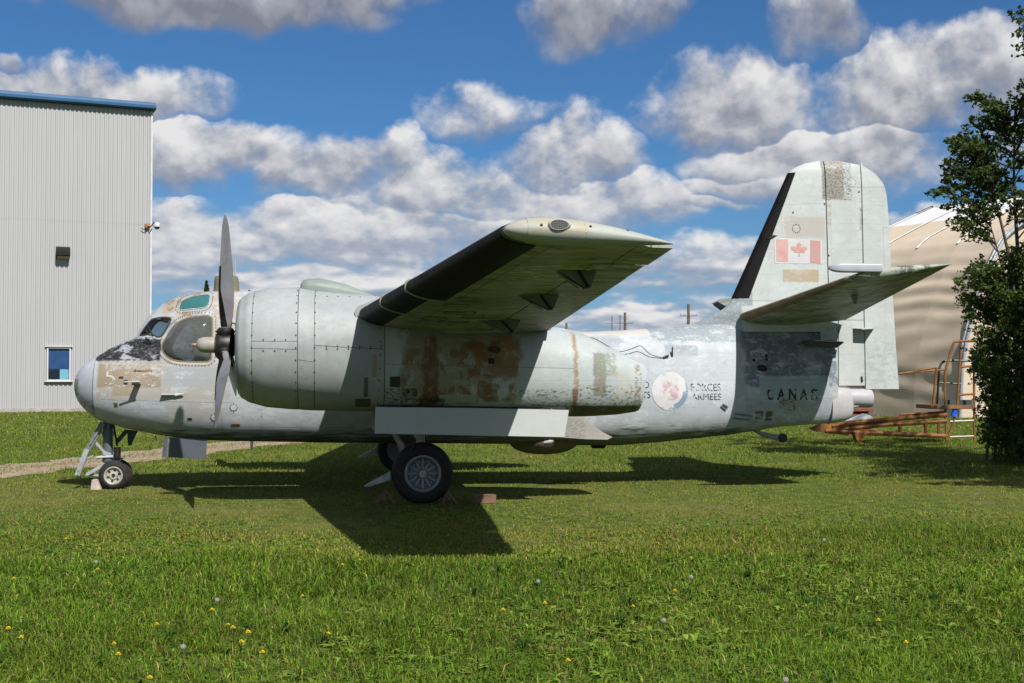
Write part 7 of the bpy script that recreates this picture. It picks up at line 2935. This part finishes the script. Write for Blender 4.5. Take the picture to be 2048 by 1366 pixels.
GD = 1.0
grass_patch('grass', 5.0, 9.5, 3200 * GD, .0058, 1.0, 2, 101, 'long lush grass across the bottom of the picture')
grass_patch('grass', 9.5, 14.0, 2000 * GD, .0075, 1.0, 2, 102, 'lush lawn in front of the wing shadow')
grass_patch('grass', 14.0, 21.0, 1050 * GD, .0095, 1.0, 1, 103, 'short dry yellowish turf beside and under the aircraft')
grass_patch('grass', 21.0, 36.0, 330 * GD, .016, 1.1, 1, 104, 'mown green grass just behind the aircraft')
grass_patch('grass', 36.0, 66.0, 75 * GD, .032, 1.4, 1, 105, 'far grass up to the hangar and the shelter')

# broad-leaved weeds among the grass
def weeds(n, seed, label, smin, smax, lmin, lmax, wide, colr0, ymax, pw_=1.4, patch=.5, upr=(.25, .95)):
    rg = np.random.default_rng(seed)
    y = 5.6 + (rg.uniform(0, 1, n * 3) ** pw_) * (ymax - 5.6) * rg.uniform(.55, 1.15, n * 3)
    x = rg.uniform(-1, 1, n * 3) * (.45 * y + 1.2)
    dn = fbm(x, y, patch, 15 + seed) + .12 * (x > 0)
    k = np.argsort(-dn + rg.uniform(0, .35, n * 3))[:n]
    x, y = x[k], y[k]
    z = ground_h(x, y)
    m = rg.integers(lmin, lmax + 1, n)
    i = np.repeat(np.arange(n), m)
    q = len(i)
    a = rg.uniform(0, 2 * PI, q)
    el = rg.uniform(upr[0], upr[1], q)
    s_ = rg.uniform(smin, smax, n)[i] * rg.uniform(.7, 1.3, q)
    w_ = s_ * rg.uniform(wide * .7, wide * 1.3, q)
    d = np.column_stack([np.cos(a), np.sin(a), np.zeros(q)])
    sd = np.column_stack([-np.sin(a), np.cos(a), np.zeros(q)])
    u = np.array([0, 0, 1.0])
    p0 = np.column_stack([x[i], y[i], z[i] + .010])
    ce, se = (s_ * np.cos(el))[:, None], (s_ * np.sin(el))[:, None]
    p1 = p0 + d * ce * .4 + u * se * .45 + u * .010
    p2 = p0 + d * ce * .8 + u * se * .70
    p3 = p0 + d * (s_ * 1.05 * np.cos(el * .6))[:, None] + u * se * .62
    W_ = sd * w_[:, None]
    V = np.stack([p0 - W_ * .2, p0 + W_ * .2, p1 + W_ * .7, p1 - W_ * .7, p2 + W_, p2 - W_, p3], 1).reshape(-1, 3)
    k7 = (np.arange(q) * 7)[:, None]
    T = np.concatenate([k7 + np.array([t_]) for t_ in ((0, 1, 2), (0, 2, 3), (3, 2, 4), (3, 4, 5), (5, 4, 6))], 1).reshape(-1, 3)
    col = np.array(colr0) * rg.uniform(.7, 1.35, n)[i][:, None] * rg.uniform(.8, 1.2, q)[:, None]
    o = np_mesh('weeds', V, T, GRASS, None, None, np.repeat(col, 7, 0))
    o['kind'] = 'stuff'
    o['label'] = label
    o['category'] = 'weeds'


weeds(16000, 77, 'small clover-like ground cover between the near grass blades', .014, .032, 3, 5, .55, (0.100, 0.180, 0.024), 15.5, 1.2, .45, (.3, 1.1))
weeds(950, 31, 'broad-leaved rosette weeds growing among the near grass', .040, .088, 6, 10, .17, (0.150, 0.220, 0.034), 12.5, 1.3, .55)
weeds(150, 90, 'dark green tufts of longer grass in the foreground', .06, .13, 14, 24, .045, (0.040, 0.095, 0.014), 12.5, 1.1, .3, (.6, 1.35))
weeds(900, 54, 'dry brown thatch and dead stalks in the near grass', .03, .07, 3, 6, .06, (0.22, 0.15, 0.075), 15.0, 1.2, .4, (.2, 1.3))

# dandelions: flowers and seed heads
YEL = plain('dandelion_yellow', (0.80, 0.58, 0.008), 0.6, 0, 0.12, 60)
STEM = plain('flower_stem', (0.10, 0.12, 0.04), 0.6, 0, 0.2, 30)
FLUFF = plain('seed_fluff', (0.26, 0.25, 0.22), 0.9, 0, 0.15, 80)


def flower_head(mb, c, r, rg):
    for ring, (n, rr, lift) in enumerate(((15, 1.0, .1), (12, .72, .28), (8, .42, .42))):
        for k in range(n):
            a = 2 * PI * (k + .5 * ring) / n + rg.uniform(-.1, .1)
            d = Vector((math.cos(a), math.sin(a), 0))
            s_ = Vector((-math.sin(a), math.cos(a), 0))
            p = c + Vector((0, 0, r * .15 * ring))
            mb.add([p - s_ * r * .05, p + s_ * r * .05, p + d * r * rr * .9 + s_ * r * .13 + Vector((0, 0, r * lift)), p + d * r * rr + Vector((0, 0, r * lift)), p + d * r * rr * .9 - s_ * r * .13 + Vector((0, 0, r * lift))], [(0, 1, 2, 3, 4)])


def dandelion(px, py, seed_head=False):
    rg = random.Random(int(px * 7 + py))
    g0 = ground_at(px, py)
    gz = float(ground_h(np.array(g0.x), np.array(g0.y)))
    h = rg.uniform(.065, .095)
    p = ground_at(px, py, gz + h)
    t = empty('dandelion', Vector((p.x, p.y, gz)))
    if seed_head:
        tag(t, 'white fluffy dandelion seed head standing in the grass', 'flower', 'dandelion seed heads')
    else:
        tag(t, 'yellow dandelion flower in the foreground grass', 'flower', 'yellow dandelions')
    MB().tube([(0, 0, 0), (rg.uniform(-.01, .01), 0, h * .5), (0, 0, h)], .0028, 5).build('stem', STEM, t)
    if seed_head:
        mb = MB()
        R_ = .013
        for k in range(60):
            z_ = 1 - 2 * (k + .5) / 60
            a = k * 2.399963
            q = math.sqrt(1 - z_ * z_)
            d = Vector((q * math.cos(a), q * math.sin(a), z_))
            disc(mb, Vector((0, 0, h)) + d * R_, d, .004, 5)
        mb.build('seed_head', FLUFF, t, smooth=False, fixn=False)
    else:
        mb = MB()
        flower_head(mb, Vector((0, 0, h)), rg.uniform(.015, .019), rg)
        mb.build('flower_head', YEL, t, smooth=False, fixn=False)


for (px, py) in ((17, 1257), (42, 1275), (142, 1010), (28, 1158), (131, 1078), (195, 1139), (314, 1249), (228, 1288), (237, 1309), (424, 1220), (456, 1250), (466, 1256), (497, 1265), (483, 1284),
                 (525, 1305), (300, 1356), (657, 1268), (685, 1130), (605, 1192), (719, 1120), (1006, 1220), (1090, 1207), (1136, 1321), (1266, 1213), (1757, 1241), (1812, 1285), (1895, 1048), (1350, 1182)):
    dandelion(px, py)
for (px, py) in ((192, 1124), (434, 1200), (366, 1294), (1076, 1163), (1327, 1241), (1382, 1154), (1571, 1360), (1648, 1080)):
    dandelion(px, py, True)
